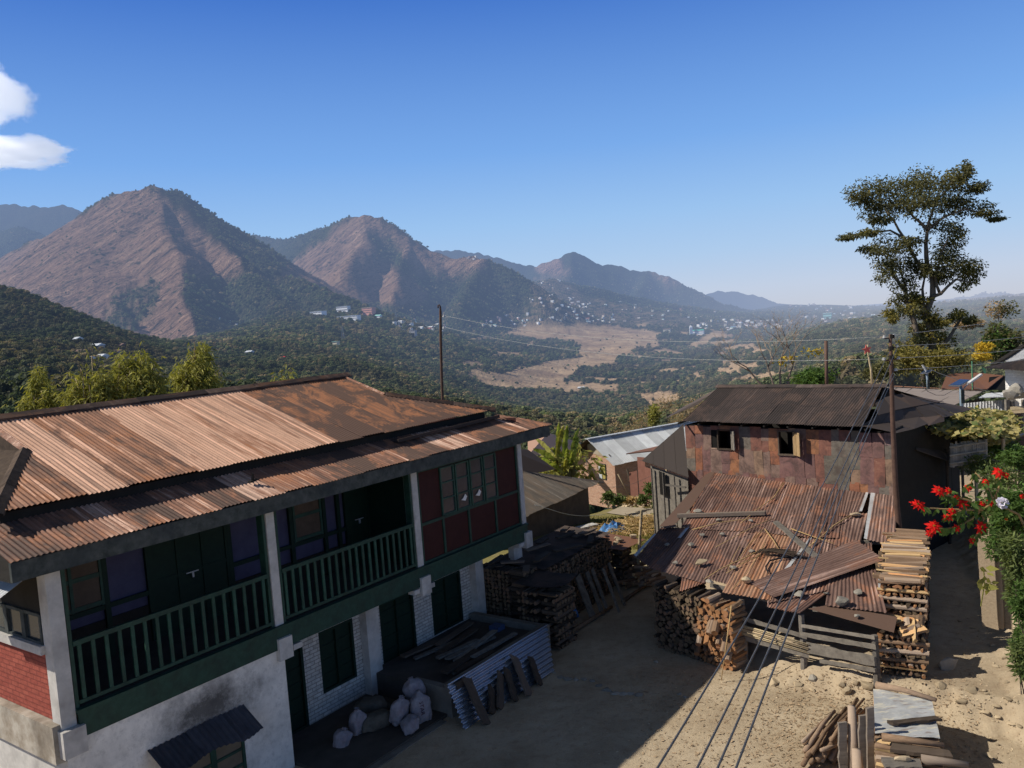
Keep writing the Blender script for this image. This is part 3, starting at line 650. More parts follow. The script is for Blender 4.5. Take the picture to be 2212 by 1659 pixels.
# ------------------------------------------------------------------ near ground
def near_g(x, y):
    """height of the yard: level by the long house, a low bank up to the sheds on the right, falling away to the valley behind"""
    def ss(t): t = min(max(t, 0), 1); return t * t * (3 - 2 * t)
    z = 0.0
    # bank under the sheds and along the path on the right
    q = (x - 5.2) * .466 * .9 + (y - 18.6) * .885 + (x - 5.2) * .30
    z += .5 * ss((q + .1) / .9) * ss((x - 5.0) / 2.2) * (1 - ss((y - 30) / 8) * .6)
    z += .45 * ss((x - 9.6) / 1.0) * ss((17.6 - y) / 4) * 1.0
    z += .9 * ss((x - 11.0 + (y - 20) * -.42) / 2.2) * (1 - ss((y - 27) / 5))
    # fall towards the valley on the left and middle
    m = 1 - ss((x - 9 - (y - 30) * .25) / 8)
    z -= 2.0 * ss((y - 29) / 20) * m
    u = (x + 4.98) * .5827 + (y - 16.42) * .8127; v = (x + 4.98) * .8127 - (y - 16.42) * .5827
    z -= 3.0 * ss((-8.5 - v) / 6)
    rr = math.hypot(x, y); far = 1 - ss((x - y * .55 - 1) / 10)
    z -= 7.0 * ss((rr - 48) / 20) * far
    z -= 34 * ss((rr - 70) / 40) * (.25 + .75 * far)
    return z
gx = np.concatenate([np.linspace(-70, -8, 40, endpoint=False), np.linspace(-8, 16, 260, endpoint=False), np.linspace(16, 75, 50)])
gy = np.concatenate([np.linspace(-12, 6, 15, endpoint=False), np.linspace(6, 32, 280, endpoint=False), np.linspace(32, 95, 100)])
GX, GY = np.meshgrid(gx, gy)
GZ = np.vectorize(near_g)(GX, GY)
fine = ((GX > -8) & (GX < 16) & (GY > 6) & (GY < 36))
GZ = GZ + np.where(fine, fbm(GX * .9, GY * .9, 3) * .05 + fbm(GX * 4, GY * 4, 3) * .022, fbm(GX * .3, GY * .3, 3) * .12)
# rough stony bank edges where the ground steps
gzx = np.abs(np.gradient(GZ, axis=1) / np.gradient(GX, axis=1)) + np.abs(np.gradient(GZ, axis=0) / np.gradient(GY, axis=0))
GZ = GZ + np.where(fine, np.clip(gzx - .12, 0, .5) * fbm(GX * 2.5, GY * 2.5, 3) * .45, 0)
def gz(x, y):
    i = int(np.clip(np.searchsorted(gx, x) - 1, 0, len(gx) - 2)); j = int(np.clip(np.searchsorted(gy, y) - 1, 0, len(gy) - 2))
    u = (x - gx[i]) / (gx[i + 1] - gx[i]); v = (y - gy[j]) / (gy[j + 1] - gy[j])
    return float((GZ[j, i] * (1 - u) + GZ[j, i + 1] * u) * (1 - v) + (GZ[j + 1, i] * (1 - u) + GZ[j + 1, i + 1] * u) * v)
def gp(x, y, dz=0.0):
    """point of the yard surface seen at picture point x, y"""
    z = 0.0
    for _ in range(14): p = atz(x, y, z); z = .5 * z + .5 * gz(p.x, p.y)
    return Vector((p.x, p.y, gz(p.x, p.y) + dz))
me = bpy.data.meshes.new('ground')
idx = np.arange(GX.size).reshape(GX.shape); fq = np.stack([idx[:-1, :-1], idx[:-1, 1:], idx[1:, 1:], idx[1:, :-1]], -1).reshape(-1, 4)
me.vertices.add(GX.size); me.vertices.foreach_set('co', np.stack([GX, GY, GZ], -1).astype(np.float32).ravel())
me.loops.add(fq.size); me.loops.foreach_set('vertex_index', fq.ravel().astype(np.int32)); me.polygons.add(len(fq))
me.polygons.foreach_set('loop_start', (np.arange(len(fq)) * 4).astype(np.int32)); me.polygons.foreach_set('loop_total', np.full(len(fq), 4, np.int32))
me.polygons.foreach_set('use_smooth', np.ones(len(fq), bool)); me.update(calc_edges=True)
# grass shows on the small lawn behind the wood piles and out beyond the yard
gr = np.clip((GY - 27.5 - np.clip(GX - 5, 0, 50) * .1) / 3, 0, 1) * np.where(GX > 9, np.clip((GY - 60) / 10, 0, 1), 1)
gr = np.maximum(gr, np.clip((-2 - GX) / 2, 0, 1) * np.clip((GY - 20) / 3, 0, 1))
at = me.attributes.new('grassy', 'FLOAT', 'POINT'); at.data.foreach_set('value', gr.ravel().astype(np.float32))
ground = bpy.data.objects.new('ground', me); C.objects.link(ground); ground['kind'] = 'structure'
def ground_mat():
    N = NT('earth'); P = N.pos(src='world'); n1 = N.noise(P, .55, 6, .65); n2 = N.noise(P, 5.0, 6, .75); n3 = N.noise(P, 26.0, 4, .7)
    c = N.ramp(n1, [(.32, (.33, .255, .17)), (.5, (.43, .345, .235)), (.68, (.50, .41, .29))])
    c = N.mix(N.math('MULTIPLY', N.ramp(n2, [(.32, 1), (.5, 0)]), .45), c, (.23, .16, .10))
    c = N.mix(N.math('MULTIPLY', N.ramp(n3, [(.6, 0), (.72, 1)]), .5), c, (.60, .50, .36))
    c = N.mix(N.math('MULTIPLY', N.ramp(n3, [(.3, 1), (.4, 0)]), .5), c, (.09, .065, .045))
    g = N.mix(N.ramp(n2, [(.35, 0), (.65, 1)]), (.20, .17, .06), (.13, .14, .045)); g = N.mix(N.math('MULTIPLY', N.ramp(n3, [(.35, 0), (.65, 1)]), .5), g, (.33, .26, .12))
    gm = N.math('MULTIPLY', N.attr('grassy'), N.ramp(n1, [(.25, .4), (.45, 1)]))
    c = N.mix(gm, c, g)
    b = N.bump(n2, .55, .05); b = N.bump(n3, .7, .012, b)
    return N.done(N.bsdf(c, .95, nrm=b, spec=.08))
me.materials.append(ground_mat())
# ------------------------------------------------------------------ materials
def rust_mat(name, dark, mid, light, orange, bias=0.0, streak=1.0, rough=.75):
    """corrugated iron: every sheet weathers in its own tone, with streaks running down the slope (uv in metres)"""
    N = NT(name); r = N.attr('rnd'); uv = N.n('ShaderNodeTexCoord').outputs['UV']
    off = N.n('ShaderNodeCombineXYZ'); N.l(N.math('MULTIPLY', r, 37.0), off.inputs[2])
    ad = N.n('ShaderNodeVectorMath', operation='ADD'); N.l(uv, ad.inputs[0]); N.l(off.outputs[0], ad.inputs[1])
    def mp(sx, sy):
        m = N.n('ShaderNodeMapping'); m.inputs['Scale'].default_value = (sx, sy, 1); N.l(ad.outputs[0], m.inputs[0]); return m.outputs[0]
    s1 = N.noise(mp(5.5, .5), 1, 4, .65, .3); s2 = N.noise(mp(1.1, .8), 1, 5, .7, .8); s3 = N.noise(mp(22, 16), 1, 4, .7); s4 = N.noise(mp(13, .28), 1, 3, .6)
    t = N.math('ADD', N.math('ADD', N.math('MULTIPLY', s1, .95 * streak), N.math('MULTIPLY', s2, .55)), N.math('ADD', N.math('MULTIPLY', r, .66), bias - .58 - .47 * (streak - 1)))
    c = N.ramp(t, [(.30, dark), (.46, mid), (.56, mid), (.74, light)])
    c = N.mix(N.math('MULTIPLY', N.ramp(s2, [(.50, 0), (.60, 1)]), N.ramp(t, [(.62, .85), (.75, .1)])), c, orange)
    c = N.mix(N.math('MULTIPLY', N.ramp(s4, [(.54, 0), (.62, 1)]), N.ramp(t, [(.42, 0), (.56, .85)])), c, tuple(min(1, q * 1.45) for q in light)); c = N.mix(N.math('MULTIPLY', N.ramp(s4, [(.36, 1), (.43, 0)]), .55), c, tuple(q * 1.3 for q in dark))
    c = N.mix(N.math('MULTIPLY', N.ramp(s3, [(.3, 1), (.45, 0)]), .35), c, dark)
    # rusty lap lines and nail dots across the slope
    v = N.sep(uv)[1]; pass
    return N.done(N.bsdf(c, rough, nrm=N.bump(s3, .3, .006), spec=.25))
m_roof1 = rust_mat('rust_tan', (.11, .066, .05), (.33, .165, .10), (.58, .35, .24), (.36, .155, .075))
m_roof1b = rust_mat('rust_brown', (.11, .070, .055), (.28, .14, .092), (.60, .40, .30), (.36, .16, .085), bias=.0)
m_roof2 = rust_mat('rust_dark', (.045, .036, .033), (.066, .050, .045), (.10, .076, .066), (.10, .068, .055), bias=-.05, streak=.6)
m_shed = rust_mat('rust_shed', (.10, .058, .047), (.185, .115, .092), (.33, .225, .185), (.27, .125, .075), bias=-.03)
m_shedorange = rust_mat('rust_orange', (.12, .06, .04), (.24, .10, .05), (.33, .19, .12), (.36, .14, .05), bias=.05)
m_hutroof = rust_mat('rust_grey', (.085, .072, .060), (.115, .098, .082), (.17, .15, .125), (.15, .11, .08), bias=-.05, streak=.5)
m_capdark = rust_mat('cap_rust', (.04, .028, .024), (.065, .042, .034), (.12, .08, .06), (.14, .07, .04))
def plain(name, c1, c2, sc=3, rough=.85, bmp=.25, dirt=None, det=5, metal=0, spec=.2):
    N = NT(name); P = N.pos(); n = N.noise(P, sc, det, .7); n2 = N.noise(P, sc * .35, 3)
    c = N.mix(N.ramp(n, [(.3, 0), (.7, 1)]), c1, c2)
    if dirt: c = N.mix(N.math('MULTIPLY', N.ramp(n2, [(.45, 0), (.7, 1)]), .7), c, dirt)
    c = N.mix(1.0, c, N.ramp(N.attr('rnd'), [(0, .75), (1, 1.25)]), 'MULTIPLY')
    return N.done(N.bsdf(c, rough, metal, nrm=N.bump(n, bmp, .01), spec=spec))
m_green = plain('green_paint', (.007, .044, .029), (.024, .084, .058), 9, .6, .3, (.010, .030, .022), spec=.4)
m_greendk = plain('green_paint_dark', (.006, .022, .016), (.010, .034, .022), 6, .6)
m_red = plain('dark_red_panel', (.045, .013, .012), (.066, .020, .017), 3, .7, .1)
m_lav = plain('lavender_limewash', (.07, .066, .12), (.10, .096, .165), 3, .9)
m_brownpane = plain('brown_pane', (.08, .055, .04), (.13, .09, .065), 4, .5)
m_fascia = plain('weathered_fascia', (.040, .050, .047), (.13, .14, .13), 5, .9, .3, (.04, .05, .055))
m_ceil = plain('dark_boards', (.02, .018, .015), (.035, .031, .027), 4)
m_white = plain('whitewash', (.58, .56, .52), (.78, .75, .70), 5, .9, .3, (.36, .34, .32))
m_concrete = plain('concrete', (.20, .18, .15), (.33, .30, .25), 3, .95, .4, (.13, .115, .095))
m_stainconc = plain('stained_plinth', (.34, .28, .21), (.66, .61, .52), 4, .95, .6, (.13, .10, .07))
m_porch = plain('porch_floor', (.075, .066, .056), (.12, .105, .09), 2, .95, .4)
m_galv = plain('galvanised', (.42, .43, .44), (.58, .59, .60), 3, .45, .1, (.30, .29, .28), metal=.15, spec=.5)
m_glass = plain('dusty_glass', (.035, .045, .05), (.07, .085, .09), 2, .15, .05, spec=.5)
m_dark = plain('dark_inside', (.012, .011, .010), (.02, .018, .016), 2, .95)
m_flatrust = rust_mat('flat_rust', (.07, .045, .035), (.12, .075, .055), (.19, .125, .095), (.2, .09, .05), streak=.4)
m_thatchy = plain('rough_hip', (.055, .038, .028), (.12, .085, .06), 8, .95, .8)
def soot_wall():
    N = NT('sooty_whitewash'); P = N.pos(); n = N.noise(P, 1.4, 6, .7); n2 = N.noise(P, 9, 5, .75)
    c = N.mix(N.ramp(n, [(.35, 0), (.65, 1)]), (.56, .54, .50), (.80, .77, .71)); c = N.mix(N.math('MULTIPLY', N.ramp(n2, [(.35, 1), (.5, 0)]), .35), c, (.34, .33, .31))
    # smoke from the kitchen window has blackened the plaster above the little canopy
    k = N.n('ShaderNodeVectorMath', operation='SUBTRACT'); N.l(N.pos(src='world'), k.inputs[0]); ctr = W(-1.75, 0, 1.95); k.inputs[1].default_value = ctr
    st = N.n('ShaderNodeVectorMath', operation='MULTIPLY'); N.l(k.outputs[0], st.inputs[0]); st.inputs[1].default_value = (.72, .72, 1.5)
    le = N.n('ShaderNodeVectorMath', operation='LENGTH'); N.l(st.outputs[0], le.inputs[0])
    m = N.math('SUBTRACT', 1.15, N.math('ADD', le.outputs['Value'], N.math('MULTIPLY', N.math('SUBTRACT', N.noise(P, 2.2, 6, .8), .5), 1.5)), clamp=True)
    c = N.mix(N.math('MULTIPLY', N.ramp(m, [(.2, 0), (.95, 1)]), .85), c, (.03, .028, .027))
    return N.done(N.bsdf(c, .92, nrm=N.bump(n2, .25, .01), spec=.1))
def brick_mat(name, c1, c2, mortar, sc=1.0, bw=.24, bh=.085, msz=.012, dark=.3, rot=(0, 0, 0), paint=0, euv=False):
    N = NT(name); bt = N.n('ShaderNodeTexBrick'); uv = N.n('ShaderNodeTexCoord').outputs['UV']; N.l(uv, bt.inputs[0])
    bt.inputs['Scale'].default_value = 1; bt.inputs['Brick Width'].default_value = bw; bt.inputs['Row Height'].default_value = bh; bt.inputs['Mortar Size'].default_value = msz; bt.inputs['Mortar Smooth'].default_value = .3; bt.inputs['Bias'].default_value = 0
    N.put(bt.inputs['Color1'], c1); N.put(bt.inputs['Color2'], c2); N.put(bt.inputs['Mortar'], mortar)
    n = N.noise(uv, 7, 5, .7); c = N.mix(N.math('MULTIPLY', N.ramp(n, [(.35, 1), (.55, 0)]), dark), bt.outputs[0], tuple(q * .35 for q in c1))
    b = N.bump(N.math('SUBTRACT', n, N.math('MULTIPLY', bt.outputs['Fac'], 1.2)), .7, .02)
    return N.done(N.bsdf(c, .9, nrm=b, spec=.12))
m_brickred = brick_mat('painted_red_brick', (.30, .075, .055), (.36, .10, .07), (.24, .065, .05), dark=.35)
m_brickwhite = brick_mat('limewashed_brick', (.50, .48, .44), (.62, .60, .55), (.30, .285, .26), dark=.45)
m_brickraw = brick_mat('raw_brick', (.40, .21, .14), (.50, .30, .21), (.42, .35, .27), dark=.3)
# ------------------------------------------------------------------ long two-storey house: its own axes
D1 = ray(2387, 613); D1.z = 0; D1.normalize(); N1 = Vector((D1.y, -D1.x, 0)); P0 = atz(637, 1655, 0); Z1 = Vector((0, 0, 1))
def W(u, v, z): return P0 + D1 * u + N1 * v + Z1 * z
def Bp(x, y, v):
    """(u, z) on the wall plane at v seen at picture point x, y"""
    d = ray(x, y); t = ((P0 + N1 * v) - CAM).dot(N1) / d.dot(N1); p = CAM + d * t - P0; return p.dot(D1), p.z
def Zc(ox, oy): return lambda x, y: ((ox + x * .6329) / 1.8228, (oy + y * .6329) / 1.8228)
z4 = Zc(0, 1974); z5 = Zc(1300, 1974); z6 = Zc(2632, 1974)
def wbox(mb, u0, u1, v0, v1, z0, z1):
    mb.obox(W((u0 + u1) / 2, (v0 + v1) / 2, (z0 + z1) / 2), D1 * abs(u1 - u0) / 2, N1 * abs(v1 - v0) / 2, Z1 * abs(z1 - z0) / 2)
def wwall(mb, u0, u1, z0, z1, v):
    mb.quad(W(u0, v, z0), W(u1, v, z0), W(u1, v, z1), W(u0, v, z1), [(u0, z0), (u1, z0), (u1, z1), (u0, z1)])
def wend(mb, v0, v1, z0, z1, u):
    mb.quad(W(u, v1, z0), W(u, v0, z0), W(u, v0, z1), W(u, v1, z1), [(-v1, z0), (-v0, z0), (-v0, z1), (-v1, z1)])
def corr(mb, O, U, Dn, u0, u1, top, bot, pitch=.085, amp=.011, sheet=.72, rows=3, seg=6, seed=0, kfn=None, jag=.03, ripple=.006):
    """corrugated sheets laid side by side: O origin, U across, Dn down the slope, top(u)/bot(u) limits down the slope"""
    U = Vector(U).normalized(); Dn = Vector(Dn).normalized(); Nn = U.cross(Dn).normalized()
    if Nn.z < 0: Nn = -Nn
    rr = random.Random(seed); x = u0; i = 0
    while x < u1 - 1e-6:
        e = min(x + sheet, u1)
        mb.k = kfn(x, rr) if kfn else rr.random(); lift = .004 * (i % 2) + rr.uniform(0, .003); j = rr.uniform(-jag, jag); ncol = max(2, int(round((e + .03 - x) / pitch * seg))); base = len(mb.v)
        for c in range(ncol + 1):
            uu = x + (e + .03 - x) * c / ncol; t0 = top(min(uu, u1)); t1 = bot(min(uu, u1)) + j; h = amp * math.sin(2 * math.pi * uu / pitch)
            for q in range(rows + 1):
                vv = t0 + (t1 - t0) * q / rows
                p = O + U * uu + Dn * vv + Nn * (h + lift + ripple * math.sin(vv * 2.1 + i * 1.7)); mb.v.append(tuple(p)); mb.r.append(mb.k)
        for c in range(ncol):
            ua = x + (e + .03 - x) * c / ncol; ub = x + (e + .03 - x) * (c + 1) / ncol
            for q in range(rows):
                a = base + c * (rows + 1) + q; mb.f.append((a, a + 1, a + rows + 2, a + rows + 1)); mb.m.append(mb.mi)
                va = top(ua) + (bot(ua) - top(ua)) * q / rows; vb = top(ua) + (bot(ua) - top(ua)) * (q + 1) / rows
                mb.uv += [(ua, va), (ua, vb), (ub, vb), (ub, va)]
        x = e; i += 1
H1 = thing('veranda_house', 'long two-storey house with rusty corrugated roof, green balcony railing and white pillars', 'house', W(2, -4, 0))
# main roof, front slope
eO = W(0, -4.2, 7.53); dn = (W(0, -.6, 6.28) - W(0, -4.2, 7.53)); LT_ = dn.length; fr = LT_ * (1.6 / 3.6)
def mtop(u):
    if u < -3.3: return min(LT_, fr + (LT_ - fr) * ((-3.3 - u) / 1.42))
    if u > 6.12: return min(LT_, fr + (LT_ - fr) * ((u - 6.12) / 2.2))
    return 0.0
mb = MB()
def k1(x, rr): return min(1, max(0, .72 + rr.uniform(-.4, .3))) if x < 2.4 else -.12 + rr.uniform(-.3, .3)
corr(mb, eO, D1, dn, -4.72, 8.32, mtop, lambda u: LT_ + .02, rows=5, seed=4, kfn=k1)
mr = mb.build('main_roof', m_roof1, H1, True)
mb = MB(); dn2 = W(0, -7.8, 6.28) - W(0, -4.2, 7.53)
corr(mb, W(0, -4.2, 7.53), D1, dn2, -3.2, 6.1, lambda u: 0, lambda u: LT_, rows=1, seed=5); mb.build('rear_roof', m_roof1b, H1, True)
for s, (uc, ug) in enumerate(((-4.72, -3.33), (8.32, 6.15))):
    mb = MB(); a, b, c, d = W(uc, -.6, 6.27), W(uc, -7.8, 6.27), W(ug, -5.8, 6.97), W(ug, -2.6, 6.97)
    mb.poly([a, d, c, b] if s else [a, b, c, d]); mb.poly([d, c, W(ug, -4.2, 7.5)]); mb.build('hip_end', m_thatchy, H1)
mb = MB()
def cap(mb, p, q, wd=.16, h=.05, n=8):
    p = Vector(p); q = Vector(q); d = (q - p).normalized(); sd_ = d.cross(Z1).normalized(); up_ = sd_.cross(d)
    rr = random.Random(3)
    for i in range(n):
        a = p.lerp(q, i / n); b = p.lerp(q, (i + 1) / n + .02); o = up_ * rr.uniform(0, .012); mb.k = rr.random()
        for s_ in (-1, 1):
            mb.quad(a + up_ * h + o, b + up_ * h + o, b + sd_ * s_ * wd - up_ * h * .8 + o, a + sd_ * s_ * wd - up_ * h * .8 + o)
            mb.quad(a + sd_ * s_ * wd - up_ * h * .8 + o, b + sd_ * s_ * wd - up_ * h * .8 + o, b + sd_ * s_ * wd - up_ * h * 1.6 + o, a + sd_ * s_ * wd - up_ * h * 1.6 + o)
cap(mb, W(-3.3, -4.2, 7.56), W(6.15, -4.2, 7.56), .17, .05, 6); mb.build('ridge_cap', m_capdark, H1)
for g_, c_ in ((-3.33, -4.75), (6.15, 8.35)):
    mb = MB(); cap(mb, W(g_, -2.6, 7.0), W(c_, -.58, 6.30), .13, .05, 5); mb.build('hip_cap', m_capdark if g_ > 0 else m_thatchy, H1)
    mb = MB(); cap(mb, W(g_ + (.05 if g_ < 0 else -.05), -4.2, 7.54), W(g_ + (.05 if g_ < 0 else -.05), -2.6, 7.0), .07, .03, 2); mb.build('verge_cap', m_roof1b, H1)
# dark board under the upper eave, then the veranda roof
mb = MB(); wbox(mb, -4.6, 8.2, -.86, -.78, 5.9, 6.22); mb.build('eave_board', m_ceil, H1)
mb = MB(); vO = W(0, -.78, 6.06); vdn = W(0, .46, 5.69) - W(0, -.78, 6.06); VL = vdn.length
corr(mb, vO, D1, vdn, -5.06, 9.72, lambda u: 0 if u < 8.85 else VL * (u - 8.85) / .95, lambda u: VL + .02, rows=2, seed=21, kfn=lambda x, rr: min(1, max(0, .42 + rr.uniform(-.4, .4))))
mb.build('veranda_roof', m_roof1b, H1, True)
mb = MB(); wbox(mb, -5.02, 9.66, .36, .43, 5.36, 5.655); mb.build('fascia', m_fascia, H1)
mb = MB(); mb.poly([W(9.64, .36, 5.31), W(8.9, -.7, 5.5), W(8.9, -.7, 5.98), W(9.64, .36, 5.66)]); mb.build('end_fascia', m_fascia, H1)
mb = MB(); wbox(mb, -5.0, 9.4, -1.7, .34, 5.34, 5.38); mb.build('veranda_ceiling', m_ceil, H1)
mb = MB(); wbox(mb, -4.3, 8.7, -1.8, -.06, 2.86, 2.96); mb.build('veranda_floor', m_porch, H1)
mb = MB(); wend(mb, -1.75, -.1, 2.9, 5.34, 4.31); mb.build('bay_side_wall', m_greendk, H1)
mb = MB(); wend(mb, -1.75, -.28, 2.9, 5.34, -4.27); mb.build('end_inner_wall', m_ceil, H1)
# back wall of the veranda
mb = MB(); wbox(mb, -4.3, 4.25, -1.95, -1.8, 2.96, 5.34); mb.build('veranda_wall', m_lav, H1)
def vrect(x0, y0, x1, y1, Zz, v=-1.68):
    a = Bp(*Zz(x0, y0), v); b = Bp(*Zz(x1, y1), v); return a[0], b[0]
def greens(us, z0, z1, v, nm='door', mat=m_greendk, split=True):
    o = None; mb = MB(); wbox(mb, us[0], us[1], v, v + .04, z0, z1); o = mb.build(nm, mat, H1)
    if split:
        mb = MB(); n = max(1, int(round((us[1] - us[0]) / .55)))
        for i in range(n + 1): u = us[0] + (us[1] - us[0]) * i / n; wbox(mb, u - .03, u + .03, v + .04, v + .065, z0, z1)
        for q in (z0 + .05, (z0 + z1) / 2, z1 - .05): wbox(mb, us[0] + .03, us[1] - .03, v + .04, v + .058, q - .04, q + .04)
        f = mb.build('frame', m_green if mat is not m_greendk else m_greendk, o)
        if nm == 'door':
            mb = MB(); wbox(mb, (us[0] + us[1]) / 2 - .02, (us[0] + us[1]) / 2 + .02, v + .07, v + .1, (z0 + z1) / 2 - .12, (z0 + z1) / 2 - .02); wbox(mb, (us[0] + us[1]) / 2 - .14, (us[0] + us[1]) / 2 + .14, v + .07, v + .085, (z0 + z1) / 2 - .02, (z0 + z1) / 2); mb.build('latch', m_galv, o)
    return o
zV = -1.78
greens((-3.75, -2.62), 3.98, 5.15, zV, 'window', m_brownpane); greens((-1.62, .1), 2.96, 5.2, zV, 'door')
greens((1.95, 2.75), 3.98, 5.15, zV, 'window', m_brownpane); greens((3.62, 4.28), 2.96, 5.2, zV, 'door')
mb = MB(); wbox(mb, -4.25, -1.68, zV - .02, zV + .012, 2.96, 3.68); mb.build('dark_wainscot', m_ceil, H1)
mb = MB(); wbox(mb, .2, 3.56, zV - .02, zV + .012, 2.96, 3.55); mb.build('dark_wainscot', m_ceil, H1)
for us_, u0_, u1_ in (((-3.85, -2.55, -1.68), -4.2, -1.6), ((.18, 1.85, 2.85, 3.3, 3.56), .2, 3.5)):
    mb = MB()
    for u in us_: wbox(mb, u - .05, u + .05, zV, zV + .07, 2.96, 5.34)
    wbox(mb, u0_, u1_, zV + .013, zV + .06, 3.88, 3.97); mb.build('wall_framing', m_greendk, H1)
# pillars
for nm, u0_, u1_ in (('pillar', -4.38, -4.14), ('pillar', -.14, .06), ('pillar', 4.13, 4.33), ('pillar', 8.58, 8.76)):
    mb = MB(); wbox(mb, u0_, u1_, -.27, .0, 2.8 if u0_ > -4 else 2.6, 5.3); p_ = mb.build(nm, m_white, H1)
    mb = MB(); wbox(mb, u0_ - .05, u1_ + .08, -.1, .12, 2.28, 2.72); mb.build('bracket_block', m_white, p_)
for u0_, u1_ in ((.2, .42), (4.42, 4.6), (3.86, 4.05), (8.25, 8.5)):
    mb = MB(); wbox(mb, u0_, u1_, -.15, .06, 2.36, 2.47); mb.build('bracket', m_white, H1)
# green floor beam and posts, rails
mb = MB(); wbox(mb, -4.12, 8.72, .005, .055, 2.50, 2.9); mb.build('floor_beam', m_green, H1)
mb = MB(); wbox(mb, -4.14, 8.74, -.03, .085, 2.905, 2.965); mb.build('floor_trim', m_green, H1)
for ua, ub, nb in ((-4.12, -.16, 17), (.08, 4.12, 20)):
    mb = MB(); wbox(mb, ua + .06, ub - .06, -.07, .0, 3.98, 4.06); rl = mb.build('railing', m_green, H1)
    mb = MB(); wbox(mb, ua + .06, ub - .06, -.06, -.01, 3.02, 3.08); mb.build('bottom_rail', m_green, rl)
    for i in range(nb):
        u = ua + (ub - ua) * (i + .7) / (nb + .4); mb = MB(); mb.k = random.random(); wbox(mb, u - .032, u + .032, -.05, -.02, 3.08, 3.98); mb.build('baluster', m_green, rl)
    for u in (ua + .03, ub - .03):
        mb = MB(); wbox(mb, u - .03, u + .03, -.2, -.02, 2.97, 5.3); mb.build('post', m_green, H1)
# enclosed bay with dark red panels
mb = MB(); wbox(mb, 4.34, 8.57, -.16, -.06, 2.97, 5.3); mb.build('bay_wall', m_red, H1)
mb = MB()
for u in (4.38, 5.22, 6.25, 7.42, 8.53): wbox(mb, u - .035, u + .035, -.06, -.025, 2.97, 5.3 if u in (4.38, 8.53) else 3.9)
wbox(mb, 4.42, 8.5, -.06, -.03, 3.9, 3.97); wbox(mb, 4.42, 8.5, -.06, -.03, 2.97, 3.02); wbox(mb, 4.42, 8.5, -.06, -.03, 5.22, 5.3)
mb.build('bay_framing', m_green, H1)
for i in range(4):
    ua = 5.2 + i * .6; ub = ua + .56
    mb = MB(); mb.k = .5
    for a, b in ((ua, ua + .05), (ub - .05, ub)): wbox(mb, a, b, -.058, -.015, 3.98, 5.2)
    for q in (3.98, 4.38, 4.78, 5.16): wbox(mb, ua + .05, ub - .05, -.058, -.018, q, q + .035)
    wf = mb.build('window', m_green, H1)
    mb = MB(); mb.quad(W(ua + .05, -.045, 4.0), W(ub - .05, -.045, 4.0), W(ub - .05, -.045, 5.2), W(ua + .05, -.045, 5.2)); mb.build('pane', m_glass, wf)
    if i in (1, 2):
        mb = MB(); mb.k = .8; c_ = W(ua + .28, -.02, 4.22); mb.poly([c_ + D1 * -.12, c_ + D1 * .05 + Z1 * -.05, c_ + D1 * .13 + Z1 * .05, c_ + Z1 * .13 + D1 * .06, c_ + Z1 * .04 + D1 * -.03]); mb.build('torn_paper', m_white, wf)
mb = MB(); wend(mb, -8, -.06, 2.96, 6.0, 8.7); wwall(mb, -4.3, 8.7, 0, 6, -7.9); mb.build('rear_wall', m_red, H1)
# ground floor
mb = MB(); wwall(mb, -4.35, 0, -.8, 2.5, 0); gw = mb.build('front_wall', soot_wall(), H1)
mb = MB(); wend(mb, -1, 0, -.3, 2.86, 0.0); mb.build('return_wall', m_brickwhite, H1)
mb = MB(); zR = -1.0
for a, b, z0, z1 in ((0, .28, 0, 2.5), (.28, 1.26, 1.95, 2.86), (1.26, 1.74, -.3, 2.86), (1.74, 2.78, -.3, .6), (1.74, 2.78, 2.02, 2.86), (2.78, 3.68, -.3, 2.86), (3.68, 4.9, 2.06, 2.86), (4.9, 5.59, -.3, 2.86), (5.59, 6.82, -.3, .6), (5.59, 6.82, 2.02, 2.86), (6.82, 7.3, -.3, 2.86)):
    wwall(mb, a, b, z0, z1, zR)
mb.build('shop_wall', m_brickwhite, H1)
mb = MB(); wend(mb, -7.9, -1, -.3, 2.86, 7.6); mb.build('side_wall', m_brickwhite, H1)
for u0_, u1_ in ((3.02, 3.42), (7.25, 7.6)):
    mb = MB(); wbox(mb, u0_, u1_, -1.0, -.78, -.1, 2.86); mb.build('ground_pillar', m_white, H1)
def opening(nm, ua, ub, z0, z1):
    mb = MB(); wbox(mb, ua, ub, zR - .12, zR - .06, z0, z1); o = mb.build(nm, m_greendk, H1)
    mb = MB()
    for a in (ua, ub - .07, (ua + ub) / 2 - .035): wbox(mb, a, a + .07, zR - .06, zR + .01, z0, z1)
    wbox(mb, ua + .07, ub - .07, zR - .055, zR + .005, z1 - .07, z1); wbox(mb, ua + .07, ub - .07, zR - .055, zR + .005, z0, z0 + .06)
    for q in np.arange(z0 + .35, z1 - .2, .33): wbox(mb, ua + .07, ub - .07, zR - .06, zR - .035, q, q + .05)
    mb.build('frame', m_greendk, o)
opening('door', .28, 1.26, .06, 1.95); opening('shutter', 1.74, 2.78, .6, 2.02); opening('door', 3.68, 4.9, .1, 2.06); opening('shutter', 5.59, 6.82, .6, 2.02)
